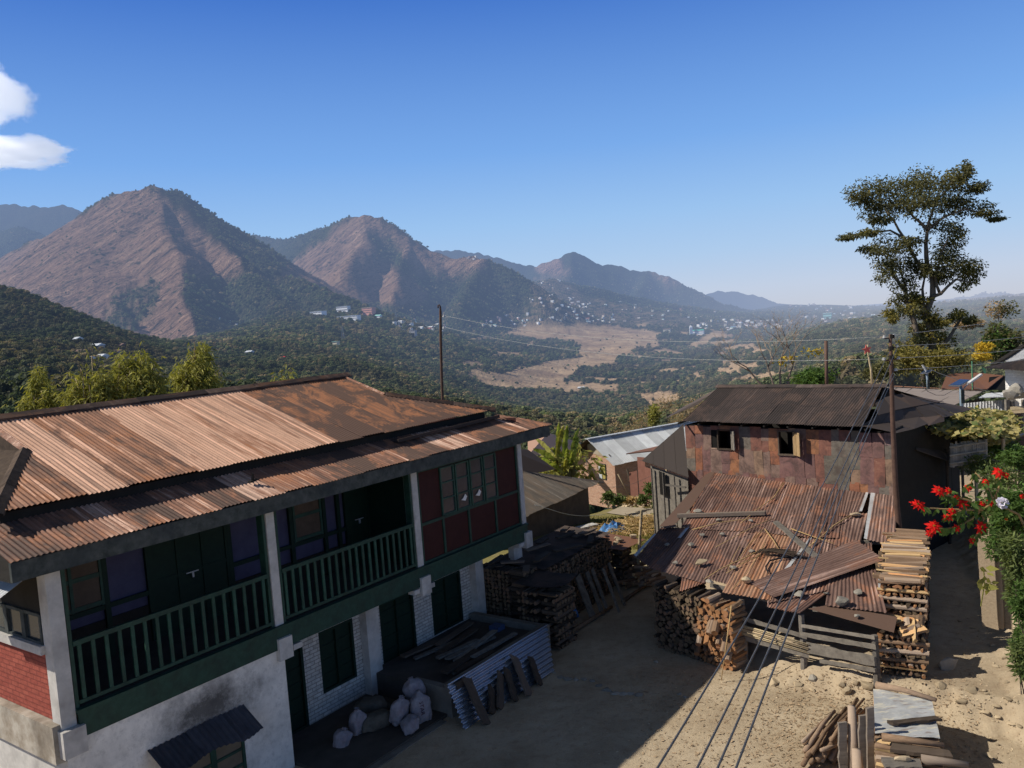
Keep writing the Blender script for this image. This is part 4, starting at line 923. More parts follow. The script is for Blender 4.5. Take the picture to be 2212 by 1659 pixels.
# end wall
uE = -4.352
mb = MB(); wend(mb, -8, -.27, 2.82, 3.93, uE); mb.build('brick_panel', m_brickred, H1)
mb = MB(); mb.obox(W(uE - .03, -4.1, 4.0), N1 * 3.85, D1 * .07, Z1 * .07); mb.build('end_sill', m_white, H1)
mb = MB(); mb.obox(W(uE + .02, -4.1, 4.95), N1 * 3.85, D1 * .02, Z1 * .4); mb.build('end_boards', m_ceil, H1)
for i in range(5):
    v0_ = -.30 - i * .62; mb = MB()
    for a in (v0_, v0_ - .56): mb.obox(W(uE - .01, a - .02, 4.32), N1 * .03, D1 * .03, Z1 * .25)
    for q in (4.09, 4.55): mb.obox(W(uE - .01, v0_ - .3, q), N1 * .25, D1 * .025, Z1 * .025)
    wf = mb.build('end_window', m_fascia, H1); mb = MB(); mb.quad(W(uE, v0_, 4.08), W(uE, v0_ - .56, 4.08), W(uE, v0_ - .56, 4.56), W(uE, v0_, 4.56)); mb.build('pane', m_glass, wf)
mb = MB(); mb.obox(W(-4.40, -4.1, 2.5), N1 * 4.05, D1 * .1, Z1 * .31); mb.build('plinth_band', m_stainconc, H1)
mb = MB(); wend(mb, -8, 0, -.8, 2.2, -4.35); mb.build('end_wall', m_white, H1)
mb = MB(); a = W(-4.42, -.5, 5.28); corr(mb, W(-4.40, -2.2, 5.3), N1, (W(-5.3, 0, 4.85) - W(-4.4, 0, 5.3)), 0, 1.95, lambda u: 0, lambda u: .95, seed=9, rows=1); mb.build('side_awning', m_galv, H1, True)
# canopy over the kitchen window
mb = MB(); cO = W(-3.05, .01, 1.78); corr(mb, cO, D1, W(0, .62, 1.42) - W(0, 0, 1.78), 0, 1.95, lambda u: .02, lambda u: .68 + .05 * math.sin(u * 5), pitch=.11, amp=.016, seed=8, rows=3, jag=.02, ripple=.02)
mb.build('window_canopy', plain('sooty_iron', (.035, .036, .045), (.06, .062, .075), 4, .6, .2), H1, True)
mb = MB()
for a in (-2.5, -1.87, -1.82, -1.2): wbox(mb, a, a + .06, .0, .05, .3, 1.3)
for q in (.3, .62, .92, 1.24): wbox(mb, -2.44, -1.2, .0, .04, q, q + .05)
kw = mb.build('kitchen_window', m_green, H1); mb = MB(); mb.quad(W(-2.46, .015, .32), W(-1.18, .015, .32), W(-1.18, .015, 1.25), W(-2.46, .015, 1.25)); mb.build('pane', plain('papered_pane', (.16, .13, .09), (.22, .18, .13), 3), kw)
mb = MB(); wbox(mb, 8.6, 9.0, -.6, -.4, -.3, 5.3); mb.build('rear_post', m_white, H1)
# loose flashing strip and bracket lying on the veranda roof
mb = MB(); a = W(4.15, -.42, 6.02); b = W(8.45, -.52, 6.06); mb.beam(a, b, .16, .05); mb.beam(a + Z1 * .03 + N1 * .07, b + Z1 * .03 + N1 * .07, .03, .06); o = mb.build('roof_flashing', m_capdark, None, loc=a); tag(o, 'long dark strip of loose flashing lying along the top of the veranda roof', 'flashing')
mb = MB(); c_ = W(-.35, -.12, 5.93); mb.beam(c_, c_ + D1 * .16 + Z1 * .02, .1, .03); mb.beam(c_ + D1 * .08, c_ + D1 * .1 + Z1 * .16, .07, .03); o = mb.build('metal_bracket', m_ceil, None, loc=c_); tag(o, 'small dark bracket standing alone on the veranda roof', 'bracket')
from mathutils import noise
# ------------------------------------------------------------------ firewood, stones and other small makers
def fw_mat(name, c1, c2, c3, bmp=.5, sc=(3, 14, 14)):
    N = NT(name); r = N.math('FRACT', N.math('ADD', N.objrnd(), N.attr('rnd'))); P = N.pos(sc); n = N.noise(P, 1, 5, .7, .4)
    c = N.mix(N.ramp(n, [(.3, 0), (.7, 1)]), c1, c2); c = N.mix(N.ramp(r, [(.55, 0), (.9, .8)]), c, c3); c = N.mix(1.0, c, N.ramp(r, [(0, .65), (1, 1.3)]), 'MULTIPLY')
    return N.done(N.bsdf(c, .9, nrm=N.bump(n, bmp, .01), spec=.12))
m_bark = fw_mat('bark', (.18, .115, .072), (.32, .215, .14), (.33, .26, .20))
m_cut = fw_mat('cut_wood', (.56, .36, .17), (.74, .53, .28), (.48, .22, .09), .3)
m_barkdk = fw_mat('old_and_shaded_bark', (.05, .038, .029), (.10, .076, .058), (.13, .10, .078))  # also carries the shade of the dark stacks in its colour
m_oldwood = fw_mat('grey_timber', (.13, .115, .10), (.24, .215, .185), (.17, .13, .10), .6, (2.5, 20, 20))
m_oldwoodx = plain('grey_boards', (.12, .105, .09), (.24, .215, .18), 7, .9, .5)
m_bamboo = fw_mat('dry_bamboo', (.42, .33, .20), (.55, .45, .28), (.36, .27, .17), .2)
m_stick = fw_mat('dry_stick', (.40, .26, .11), (.52, .36, .17), (.3, .2, .1), .2)
m_stone = plain('field_stone', (.22, .20, .17), (.38, .355, .30), 4, .95, .6, (.15, .135, .11))
m_stoney = plain('yellow_stone', (.36, .28, .18), (.50, .41, .28), 5, .95, .6, (.25, .19, .12))
LOGM = []
for k in range(8):
    rnd = random.Random(100 + k); n = 8 if k < 4 else 5; ring = []
    for i in range(n):
        if k < 4: a = 2 * math.pi * i / n; r_ = rnd.uniform(.88, 1.1); ring.append((math.cos(a) * r_, math.sin(a) * r_, 0))
        else:
            # split quarter or half: two flat cut faces and a bark back
            tot = R(rnd.choice([100, 150, 180]))
            if i == 0: ring.append((-.35, -.45, 1))
            else: a = -tot / 2 + tot * (i - 1) / (n - 2) + R(90); ring.append((math.cos(a) * 1.1, math.sin(a) * 1.1 - .35, 0))
    vs = []; m = 4
    for j in range(m):
        x = -.5 + j / (m - 1); ox = rnd.uniform(-.1, .1); oy = rnd.uniform(-.1, .1); sc_ = rnd.uniform(.88, 1.08)
        for (a, b, _) in ring: vs.append((x + rnd.uniform(-.012, .012), a * sc_ + ox, b * sc_ + oy))
    fs = []; ms = []
    for j in range(m - 1):
        for i in range(n):
            q = (i + 1) % n; fs.append((j * n + i, (j + 1) * n + i, (j + 1) * n + q, j * n + q)); ms.append(1 if (k >= 4 and (i == 0 or q == 0)) else 0)
    fs.append(tuple(range(n - 1, -1, -1))[::-1]); fs.append(tuple((m - 1) * n + i for i in range(n))[::-1]); ms += [1, 1]
    me = bpy.data.meshes.new('firewood_log'); me.from_pydata(vs, [], fs); me.materials.append(m_bark); me.materials.append(m_cut); me.polygons.foreach_set('material_index', ms)
    at = me.attributes.new('rnd', 'FLOAT', 'POINT'); at.data.foreach_set('value', [0.0] * len(vs)); me.update(); LOGM.append((me, vs, fs, ms))
dkc = fw_mat('shaded_cut', (.12, .085, .055), (.19, .14, .09), (.15, .09, .06), .3)  # dark log copies hold the shade of the stacks in their colour
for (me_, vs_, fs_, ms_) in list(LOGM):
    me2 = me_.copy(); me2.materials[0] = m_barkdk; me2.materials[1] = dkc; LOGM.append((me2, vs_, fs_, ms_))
redc = fw_mat('red_cut', (.30, .14, .065), (.42, .22, .10), (.20, .10, .055), .3)
for (me_, vs_, fs_, ms_) in list(LOGM[:8]):
    me2 = me_.copy(); me2.materials[1] = redc; LOGM.append((me2, vs_, fs_, ms_))
LOGS = []   # (priority, matrix, kind, label, group)
def log(p, d, L, r, label, group, pri, kind=None, roll=None):
    d = Vector(d).normalized(); a = d.cross(Z1); a = a.normalized() if a.length > 1e-3 else Vector((1, 0, 0)); b = a.cross(d); t = random.uniform(0, 6.28) if roll is None else roll
    a2 = a * math.cos(t) + b * math.sin(t); b2 = d.cross(a2); m = Matrix.Identity(4)
    for i in range(3): m[i][0] = d[i] * L; m[i][1] = a2[i] * r; m[i][2] = b2[i] * r; m[i][3] = p[i]
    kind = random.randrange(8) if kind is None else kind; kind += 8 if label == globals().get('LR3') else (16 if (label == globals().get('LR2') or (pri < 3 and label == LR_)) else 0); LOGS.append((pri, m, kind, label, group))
def rock_mb(mb, c, r, rnd, flat=.7, sub=2):
    bm = bmesh.new(); bmesh.ops.create_icosphere(bm, subdivisions=sub, radius=1.0); c = Vector(c); base = len(mb.v)
    cuts = [(Vector((rnd.gauss(0, 1), rnd.gauss(0, 1), rnd.gauss(0, 1))).normalized(), rnd.uniform(.42, .78)) for _ in range(11)]
    s = Vector((rnd.uniform(.8, 1.3), rnd.uniform(.8, 1.2), flat * rnd.uniform(.8, 1.15))); ang = rnd.uniform(0, 6.28)
    for v in bm.verts:
        p = v.co.copy()
        for n_, d_ in cuts:
            q = p.dot(n_)
            if q > d_: p -= n_ * (q - d_) * .97
        p *= 1 + rnd.uniform(-.03, .03); p = Vector((p.x * s.x, p.y * s.y, p.z * s.z)); p = Vector((p.x * math.cos(ang) - p.y * math.sin(ang), p.x * math.sin(ang) + p.y * math.cos(ang), p.z))
        mb.v.append(tuple(c + p * r)); mb.r.append(mb.k)
    for f in bm.faces: mb.f.append(tuple(base + v.index for v in f.verts)); mb.uv += [(0, 0)] * len(f.verts); mb.m.append(mb.mi)
    bm.free()
def rock(name, label, c, r, seed, flat=.7, mat=None, group=None, cat='stone'):
    mb = MB(); rnd = random.Random(seed); mb.k = rnd.random(); rock_mb(mb, c, r, rnd, flat); o = mb.build(name, mat or m_stone, None, loc=c); return tag(o, label, cat, group)
def plank(name, label, p0, p1, wd, hg, mat, cat='plank', group=None, bend=0, up_=(0, 0, 1), jag=.12, seed=1):
    """rough sawn board: irregular long edges and ends"""
    rnd = random.Random(seed); p0 = Vector(p0); p1 = Vector(p1); d = (p1 - p0); L = d.length; d.normalize(); s = d.cross(Vector(up_)).normalized(); u = s.cross(d); mb = MB(); mb.k = rnd.random(); n = 9; base = 0
    for j in range(n):
        t = j / (n - 1); c = p0 + d * L * t + u * bend * math.sin(math.pi * t); w0 = wd / 2 * (1 + rnd.uniform(-jag, jag)); w1 = wd / 2 * (1 + rnd.uniform(-jag, jag)); h0 = hg / 2 * (1 + rnd.uniform(-jag, jag))
        e = d * (rnd.uniform(-.03, .03) if j in (0, n - 1) else 0)
        mb.v += [tuple(c - s * w0 - u * h0 + e), tuple(c + s * w1 - u * h0 - e), tuple(c + s * w1 + u * h0 - e), tuple(c - s * w0 + u * h0 + e)]; mb.r += [mb.k] * 4
    for j in range(n - 1):
        for q in range(4): a = j * 4 + q; b = j * 4 + (q + 1) % 4; mb.f.append((a, b, b + 4, a + 4)); mb.uv += [(0, 0)] * 4; mb.m.append(0)
    mb.f += [(3, 2, 1, 0), tuple((n - 1) * 4 + q for q in range(4))]; mb.uv += [(0, 0)] * 8; mb.m += [0, 0]
    o = mb.build(name, mat, None, loc=p0); return tag(o, label, cat, group)
def stick(name, label, pts, r, mat, cat='stick', group=None, n=5):
    mb = MB(); mb.k = random.random(); m = len(pts); rr = [r * (1 - .45 * j / max(1, m - 1)) for j in range(m)]; mb.tube(pts, rr, n, jit=.1); o = mb.build(name, mat, None, True, loc=pts[0]); return tag(o, label, cat, group)
def jpath(p, q, n=5, j=.03, rnd=random):
    p = Vector(p); q = Vector(q); return [p.lerp(q, i / (n - 1)) + (Vector((rnd.uniform(-j, j), rnd.uniform(-j, j), rnd.uniform(-j, j))) if 0 < i < n - 1 else Vector()) for i in range(n)]
# ------------------------------------------------------------------ lean-to axes
SA = R(27.8); SD = Vector((-math.sin(SA), -math.cos(SA), 0)); SU = Vector((math.cos(SA), -math.sin(SA), 0))   # SD towards the camera, SU to the right
A_ = atz(1610, 1314, 1.62); SL = math.tan(R(9.3)); SN = Vector((0, 0, 1)) - SD * (-SL) ; SN = Vector((SD.x * SL, SD.y * SL, 1)).normalized()
def onS(x, y, lift=0.0):
    d = ray(x, y); t = (A_ - CAM).dot(SN) / d.dot(SN); return CAM + d * t + SN * lift
def q7(X, Y): return 1371.5 + X * .38, 768 + Y * .38
def onS7(X, Y, lift=0.0): return onS(*q7(X, Y), lift)
print('lean-to corners', [tuple(round(c, 2) for c in onS7(*q)) for q in ((465, 685), (1495, 715), (1475, 1090), (255, 1340), (100, 1180), (930, 1460), (1490, 1490))])
def sheet4(mb, tl, tr, br, bl, lift=.0, pitch=.088, amp=.012, k=.5, along=False, curl=0, jag=.02, seed=0):
    """one corrugated sheet spanning four roof points; ridges run down the slope, or along the top edge when along is set"""
    tl, tr, br, bl = [Vector(p) for p in (tl, tr, br, bl)]; rnd = random.Random(seed)
    if along: tl, tr, br, bl = tr, br, bl, tl
    Wd = ((tr - tl).length + (br - bl).length) / 2; L = ((bl - tl).length + (br - tr).length) / 2; n = max(6, int(Wd / pitch * 6)); rows = 5; nn = (tr - tl).cross(bl - tl).normalized()
    if nn.z < 0: nn = -nn
    mb.k = k; base = len(mb.v)
    for c in range(n + 1):
        s = c / n; a = tl.lerp(tr, s); b = bl.lerp(br, s); j = rnd.uniform(-jag, jag) * (1 if c % 5 == 0 else .4)
        for q in range(rows + 1):
            t = q / rows; p = a.lerp(b, t + (j / L if q == rows else 0)); h = amp * math.sin(2 * math.pi * s * Wd / pitch) + curl * (t ** 3 if curl > 0 else (1 - t) ** 3) * abs(s - .5) * 2 + .008 * math.sin(3 * t + seed)
            mb.v.append(tuple(p + nn * (h + lift))); mb.r.append(k)
    for c in range(n):
        for q in range(rows):
            a = base + c * (rows + 1) + q; mb.f.append((a, a + 1, a + rows + 2, a + rows + 1)); mb.m.append(mb.mi)
            mb.uv += [(c / n * Wd, q / rows * L), (c / n * Wd, (q + 1) / rows * L), ((c + 1) / n * Wd, (q + 1) / rows * L), ((c + 1) / n * Wd, q / rows * L)]
SH = thing('firewood_shed', 'open-fronted shed roofed with rusty corrugated sheets weighed down by stones', 'shed', onS7(700, 1000) * 1.0)
SH.location.z = 0; WL[SH.name] = Vector(SH.location)
sheets = [ # corners tl, tr, br, bl in reading order, lift, tone, material
 ((455,672),(605,690),(425,1002),(262,985),.05,.35,0),((592,688),(742,694),(622,1008),(412,1000),.058,.5,0),((730,694),(880,702),(755,1018),(600,1008),.05,.4,0),
 ((868,702),(1075,710),(982,1042),(745,1020),.06,.55,0),((1060,709),(1210,714),(1158,1050),(962,1045),.052,.3,0),((1196,714),(1345,722),(1262,925),(1160,925),.058,.45,0),
 ((1378,722),(1500,716),(1478,1095),(1318,1062),.075,.6,0),
 ((1165,900),(1328,905),(1270,1115),(1135,1125),.035,.5,0),
 ((150,980),(300,985),(95,1215),(10,1150),.02,.2,0),((290,978),(520,1004),(398,1300),(92,1215),.025,.45,0),((270,1245),(420,1265),(392,1296),(255,1342),.0,.3,0),
 ((500,1000),(735,1012),(600,1330),(385,1272),.035,.5,0),((690,1008),(905,1040),(770,1402),(497,1358),.045,.75,1),((880,1040),(1155,1052),(1100,1340),(750,1415),.03,.5,0),
 ((760,1380),(1110,1335),(935,1462),(750,1425),-.01,.55,0),((1135,1108),(1345,1068),(1360,1240),(1100,1280),.02,.3,0),
 ((1112,1238),(1368,1226),(1432,1474),(1082,1432),.05,.45,0)]
for i, (a, b, c, d, lf, kk, mi) in enumerate(sheets):
    mb = MB(); sheet4(mb, onS7(*a), onS7(*b), onS7(*c), onS7(*d), lf, k=kk, seed=i, jag=.03)
    mb.build('roof_sheet', m_shedorange if mi else m_shed, SH, True)
for i, (pts, lf, mt) in enumerate([([(400,690),(470,652),(325,870),(235,965),(140,985)], .07, m_flatrust), ([(985,1440),(1105,1420),(1492,1488),(1472,1576)], .01, m_flatrust), ([(150,975),(225,965),(240,990),(170,1000)], .1, m_flatrust),
     ([(1352,725),(1378,722),(1325,1062),(1303,1055)], .085, m_galv), ([(1335,730),(1350,732),(1292,898),(1275,900)], .075, m_galv), ([(995,1045),(1008,1045),(862,1240),(830,1248)], .052, m_galv), ([(300,978),(312,982),(262,1045),(245,1045)], .05, m_galv),
     ([(1385,1250),(1418,1255),(1405,1350),(1383,1345)], .07, m_galv), ([(1425,1270),(1525,1275),(1525,1360),(1420,1340)], -.02, m_shed), ([(110,1020),(122,1020),(8,1150),(-6,1140)], .04, m_galv)]):
    mb = MB(); mb.k = .5; P_ = [onS7(*q, lf) for q in pts]; mb.prism(P_, Vector((0, 0, -.006))); mb.build('roof_sheet', mt, SH)
mb = MB(); sheet4(mb, onS7(1258, 1082, .17), onS7(1422, 1198, .17), onS7(792, 1402, .13), onS7(655, 1312, .10), 0, k=.62, seed=40); mb.build('loose', m_shed, None, True)
ls = bpy.data.objects['loose']; ls.name = 'loose_roof_sheet'; tag(ls, 'loose corrugated sheet thrown diagonally across the front of the shed roof', 'metal sheet')
# rafters, posts and the dark inside of the shed
for (x, y, zb) in ((1605, 1312, 1465), (1734, 1345, 1465), (1893, 1390, 1478)):
    top = onS(x - 4, y - 26, -.09); b_ = Vector((top.x, top.y, gz(top.x, top.y) - .3)); mb = MB(); mb.k = .4 + .2 * random.random()
    mb.tube([b_, b_.lerp(top, .5) + Vector((.02, .01, 0)), top], [.085, .075, .07], 7, jit=.06); mb.build('post', m_oldwood, SH)
for t in (.1, .5, .9):
    for (a, b) in (((455, 700), (1480, 730)), ((300, 1000), (1470, 1060)), ((250, 1310), (920, 1430))):
        pass
for (a, b) in (((455, 720), (1480, 740)), ((320, 1000), (1400, 1050)), ((430, 1290), (930, 1420)), ((1010, 1425), (1440, 1470))):
    mb = MB(); mb.k = .4; mb.beam(onS7(*a, -.07), onS7(*b, -.07), .08, .09); mb.build('purlin', m_oldwoodx, SH)
fp = [onS(1601, 1286), onS(1730, 1319), onS(1889, 1364)]
def frontpt(i, t, z, off=.09):
    a, b = fp[i], fp[i + 1]; p = a.lerp(b, t); return Vector((p.x, p.y, z)) + SD * off
g0 = [gz(p.x, p.y) for p in fp]
for i, (bay, t0, t1, z0, z1, h_, m_, lab) in enumerate([
  (0, -.28, 1.08, 1.12, .98, .10, m_oldwoodx, 'top grey board of the left bay of the shed front'), (0, -.32, 1.1, .62, .56, .12, m_oldwoodx, 'lowest grey board of the left bay of the shed front'),
  (1, -.0, 1.0, 1.22, 1.34, .07, m_oldwoodx, 'highest wavy-edged board of the right bay of the shed front'), (1, -.02, 1.0, 1.02, 1.14, .10, m_oldwoodx, 'second board down in the right bay of the shed front'),
  (1, .08, 1.0, .74, .82, .22, m_oldwoodx, 'widest grey board across the right bay of the shed front'), (1, .25, 1.0, .50, .62, .08, m_oldwoodx, 'lowest thin rail of the right bay of the shed front')]):
    a = frontpt(bay, t0, z0 + .1); b = frontpt(bay, t1, z1 + .1); plank('fence_board', lab, a, b, .035, h_, m_, 'board', seed=60 + i, jag=.16)
for i in range(6):
    a = frontpt(0, -.22 + random.uniform(-.03, .03), .82 + i * .045, .13 + .02 * (i % 2)); b = frontpt(0, 1.12 + random.uniform(-.05, .03), .72 + i * .045, .13 + .02 * (i % 2))
    stick('bamboo_rail', 'split bamboo pole in the bundle tied across the left bay of the shed', [a, a.lerp(b, .5) + Vector((0, 0, .01)), b], .024, m_bamboo, 'pole', 'bamboo rails across the shed front')
# shaded back boards so the shed is closed behind
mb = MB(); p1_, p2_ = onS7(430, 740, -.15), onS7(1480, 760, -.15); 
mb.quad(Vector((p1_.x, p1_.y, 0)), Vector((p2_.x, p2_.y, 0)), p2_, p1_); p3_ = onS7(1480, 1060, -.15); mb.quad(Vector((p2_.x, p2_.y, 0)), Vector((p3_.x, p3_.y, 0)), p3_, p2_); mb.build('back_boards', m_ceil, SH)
# stones and timbers lying on the shed roof
def on_roof(X, Y, h): return onS7(X, Y) + SN * h
for i, (X, Y, r_, lab) in enumerate([
 (362, 905, .15, 'flat grey dish-shaped stone at the upper left of the shed roof'), (478, 950, .12, 'dark flat stone under the long timber on the shed roof'), (660, 955, .11, 'dark squared stone at the right end of the long timber'),
 (385, 1035, .10, 'small dark stone at the shaded left of the shed roof'), (502, 1032, .11, 'squared tan stone left of centre on the shed roof'), (320, 1095, .12, 'low dark stone in the shadow on the shed roof'), (183, 1090, .10, 'grey stone nearest the shaded left corner of the shed roof'),
 (232, 1200, .14, 'dark pointed stone near the front left eave of the shed'), (378, 1200, .19, 'large tan stone at the left front of the shed roof'), (665, 1133, .13, 'pale stone in the middle of the shed roof beside the sticks'),
 (562, 1223, .115, 'round pale stone on the orange rusty sheet'), (640, 1306, .17, 'long flat tan stone at the left end of the loose sheet'), (1255, 925, .16, 'yellow block of stone near the top right of the shed roof'),
 (938, 1378, .16, 'pale angular stone just below the loose diagonal sheet'), (1180, 1432, .23, 'biggest grey stone on the front right of the shed roof'), (1275, 1370, .15, 'light flat stone on the front right sheet above the biggest one'),
 (1090, 1370, .08, 'small dark stone beside the loose sheet on the right'), (1268, 1497, .08, 'small white brick on the lowest flat sheet'), (430, 1308, .13, 'tan stone wedged under the front left eave of the shed')]):
    rock('roof_stone', lab, on_roof(X, Y, r_ * .45 + .05), r_, 300 + i, .5 if i not in (14,) else .8, m_stoney if i in (12, 8, 11) else m_stone)
plank('timber', 'long cracked grey timber lying across the top left of the shed roof', onS7(245, 935, .14), onS7(745, 920, .14), .13, .10, m_oldwood, 'timber', seed=3, jag=.06)
plank('roof_plank', 'weathered plank lying diagonally down the middle of the shed roof', onS7(800, 968, .13), onS7(1040, 1175, .12), .17, .04, m_oldwoodx, 'plank', seed=4, jag=.1)
for i, (pts, r_) in enumerate([([(850,745),(790,830),(690,900),(600,975)], .018), ([(790,945),(700,985),(560,1060),(460,1110)], .014), ([(330,1015),(480,975),(600,950),(745,940)], .016), ([(1225,930),(1130,990),(1050,1060),(980,1120)], .02),
    ([(740,1005),(790,1070),(825,1130)], .02), ([(890,1008),(990,1045),(1135,1095)], .018), ([(740,1120),(620,1180),(500,1230),(400,1290)], .018), ([(745,1080),(700,1160),(640,1260),(560,1345)], .013), ([(600,1100),(560,1180),(530,1240)], .01),
    ([(1000,1105),(1060,1030),(1085,960)], .013), ([(720,1160),(620,1200),(520,1262)], .014), ([(730,1010),(640,1110),(590,1185)], .012)]):
    rnd = random.Random(i); stick('dry_stalk', ['long straight stalk on the upper left of the shed roof', 'thin stalk slanting over the centre left of the shed roof', 'stalk lying just below the long timber', 'stalk running down from the yellow stone', 'short stout stalk at the middle of the shed roof', 'stalk lying under the wires on the right', 'stalk reaching the left front eave from the pale stone', 'long thin stalk over the orange sheet', 'shortest thin stalk near the squared tan stone', 'thin stalk leaning up on the right of the plank', 'stalk beside the twig bundle pointing to the left eave', 'thin stalk crossing from the middle towards the round pale stone'][i],
        [onS7(X, Y, .09 + rnd.uniform(0, .05)) for X, Y in pts], r_, m_stick)
mb = MB(); rnd = random.Random(5); c0 = onS7(820, 1150, .15)
for i in range(60):
    a = c0 + SU * rnd.uniform(-.55, -.2) + SD * rnd.gauss(0, .07) + SN * rnd.uniform(-.04, .06); b = c0 + SU * rnd.uniform(.1, .55) + SD * rnd.gauss(0, .12) + SN * rnd.uniform(-.04, .06); mb.tube([a, a.lerp(b, .5) + SD * rnd.gauss(0, .03) + SN * .03, b], .006, 4)
o = mb.build('twig_bundle', m_barkdk, None, loc=c0); tag(o, 'bundle of thin dark twigs in the middle of the shed roof', 'twigs')
m_rubber = plain('black_rubber', (.018, .018, .02), (.035, .035, .04), 5, .6)
stick('rubber_hose', 'bent piece of black hose lying right of the twig bundle', [onS7(*q, .12) for q in ((1000, 1178), (920, 1160), (850, 1170), (770, 1190), (745, 1225), (760, 1262))], .03, m_rubber, 'hose')
# ------------------------------------------------------------------ firewood stacks
GR = 'split logs in the sunlit firewood stack'; LR_ = 'split firewood log in the tall sunlit stack beside the shed'
b0 = gp(1915, 1472); b1 = gp(2003, 1472); WS = .98
o0 = b1 - SU * WS; o0.z = gz(b1.x, b1.y)
def SP(a, t, z): return o0 + SU * a - SD * t + Z1 * z
rnd = random.Random(12)
zc = .05; lay = 0
while zc < .88:     # front part: rows of ends between cross pieces
    if lay % 2 == 0:
        x = .04
        while x < WS - .03:
            r_ = rnd.uniform(.045, .065); log(SP(x + r_, .25 + rnd.uniform(-.03, .03), zc + r_ * .8 + rnd.uniform(0, .02)), SD + Vector((rnd.uniform(-.12, .12), 0, rnd.uniform(-.1, .1))), rnd.uniform(.42, .52), r_ * rnd.uniform(.85, 1.15), LR_, GR, 2 + rnd.random() * .9, rnd.choice([1, 4, 5, 6, 7])); x += 2 * r_ + rnd.uniform(.0, .02)
        zc += .105
    else:
        for q in (.07, .4): log(SP(.49 + rnd.uniform(-.05, .05), q, zc + .035), SU + Z1 * rnd.uniform(-.04, .04), rnd.uniform(.9, 1.12), rnd.uniform(.05, .062), LR_, GR, 3, rnd.choice([0, 1, 2, 4, 5]))
        zc += .085
    lay += 1
ztop = zc
for i in range(20):   # loose pieces thrown on the ledge
    log(SP(rnd.uniform(.15, .85), rnd.uniform(.1, .95), ztop + rnd.uniform(.03, .1)), Vector((rnd.uniform(-1, 1), rnd.uniform(-1, 1), rnd.uniform(-.15, .3))), rnd.uniform(.3, .55), rnd.uniform(.06, .10), LR_, GR, 4, rnd.choice([4, 5, 6, 7]))
# back part, taller
zc = .4; lay = 0; T0 = 1.25; ZB = 1.62
while zc < ZB:
    if lay % 2 == 0:
        x = .03
        while x < WS - .03:
            r_ = rnd.uniform(.045, .065); log(SP(x + r_, T0 + .24 + rnd.uniform(-.03, .03), zc + r_ * .8), SD + Vector((rnd.uniform(-.12, .12), 0, rnd.uniform(-.1, .1))), rnd.uniform(.42, .5), r_ * rnd.uniform(.85, 1.15), LR_, GR, 2 + rnd.random() * .9 if zc > .75 else .2, rnd.choice([1, 4, 5, 6, 7])); x += 2 * r_ + rnd.uniform(.0, .02)
        zc += .105
    else:
        log(SP(.49 + rnd.uniform(-.05, .05), T0 + .05, zc + .035), SU + Z1 * rnd.uniform(-.04, .04), rnd.uniform(.9, 1.12), .056, LR_, GR, 3 if zc > .75 else .2, rnd.choice([0, 1, 4, 5])); zc += .085
    lay += 1
t = T0 + .05
while t < 5.0:
    for q in range(2):
        log(SP(.49 + rnd.uniform(-.06, .06), t + rnd.uniform(-.02, .02), ZB + .06 * q + .05 + .05 * (t - T0)), SU + SD * rnd.uniform(-.16, .16) + Z1 * rnd.uniform(-.06, .06), rnd.uniform(.7, 1.15), rnd.uniform(.04, .075), LR_, GR, 5 if q else 2, rnd.choice([4, 5, 6, 7, 4, 6, 1]))
    t += .082
mb = MB()
def cbox(mb, a0, a1, t0, t1, z0, z1): mb.obox(SP((a0 + a1) / 2, (t0 + t1) / 2, (z0 + z1) / 2), SU * (a1 - a0) / 2, SD * (t1 - t0) / 2, Z1 * (z1 - z0) / 2)
for t_ in np.arange(T0 + .45, 5.0, .42):   # the columns behind, right flank
    for z_ in np.arange(.06, ZB, .105):
        for x in (WS - .28,): log(SP(x, t_, z_), SU, .52, .052, LR_, GR, .1)
        log(SP(.28, t_, z_), SU, .5, .052, LR_, GR, .1)
# pile under the left bay of the shed: log ends facing out
GR2 = 'logs of the pile under the left side of the shed roof'; LR2 = 'round or split log end in the pile under the left eave of the shed'
e0 = gp(1424, 1398); e1 = gp(1594, 1452); ed = (e1 - e0); eL = Vector((ed.x, ed.y, 0)).length; ed = Vector((ed.x, ed.y, 0)).normalized(); en = Vector((ed.y, -ed.x, 0)); 
if en.y > 0: en = -en
x = 0.0; rnd = random.Random(14)
while x < eL:
    z = .04
    pk = e0 + ed * x - en * .3; roof_z = A_.z + ((pk - A_).dot(SD)) * -SL - .12
    while z < roof_z - .02:
        r_ = rnd.uniform(.045, .08); p = e0 + ed * (x + rnd.uniform(-.02, .02)) - en * (rnd.uniform(.16, .26)) + Z1 * z; log(p, en + Vector((rnd.uniform(-.12, .12), rnd.uniform(-.12, .12), rnd.uniform(-.1, .1))), rnd.uniform(.45, .55), r_, LR2, GR2, 1 + 2.2 * x / eL + .3 * rnd.random()); z += r_ * 1.75
    x += .115
for i in range(12):
    u = rnd.uniform(.55, .95) * eL; log(e0 + ed * u + en * rnd.uniform(.0, .12) + Z1 * (1.25 - 1.1 * abs(u - .75 * eL) - rnd.uniform(0, .5)), en * .8 + ed * rnd.uniform(.2, .5) - Z1 * rnd.uniform(.3, .7), rnd.uniform(.4, .6), rnd.uniform(.06, .085), LR2, GR2, 4)
# left flank of that pile, going back under the eave
lf = -SD
for t_ in np.arange(.1, 3.2, .14):
    for z in np.arange(.06, 1.25, .12): log(e0 + lf * t_ + Z1 * z + SU * .2, SU + Vector((0, rnd.uniform(-.1, .1), 0)), .5, .06, LR2, GR2, .3)
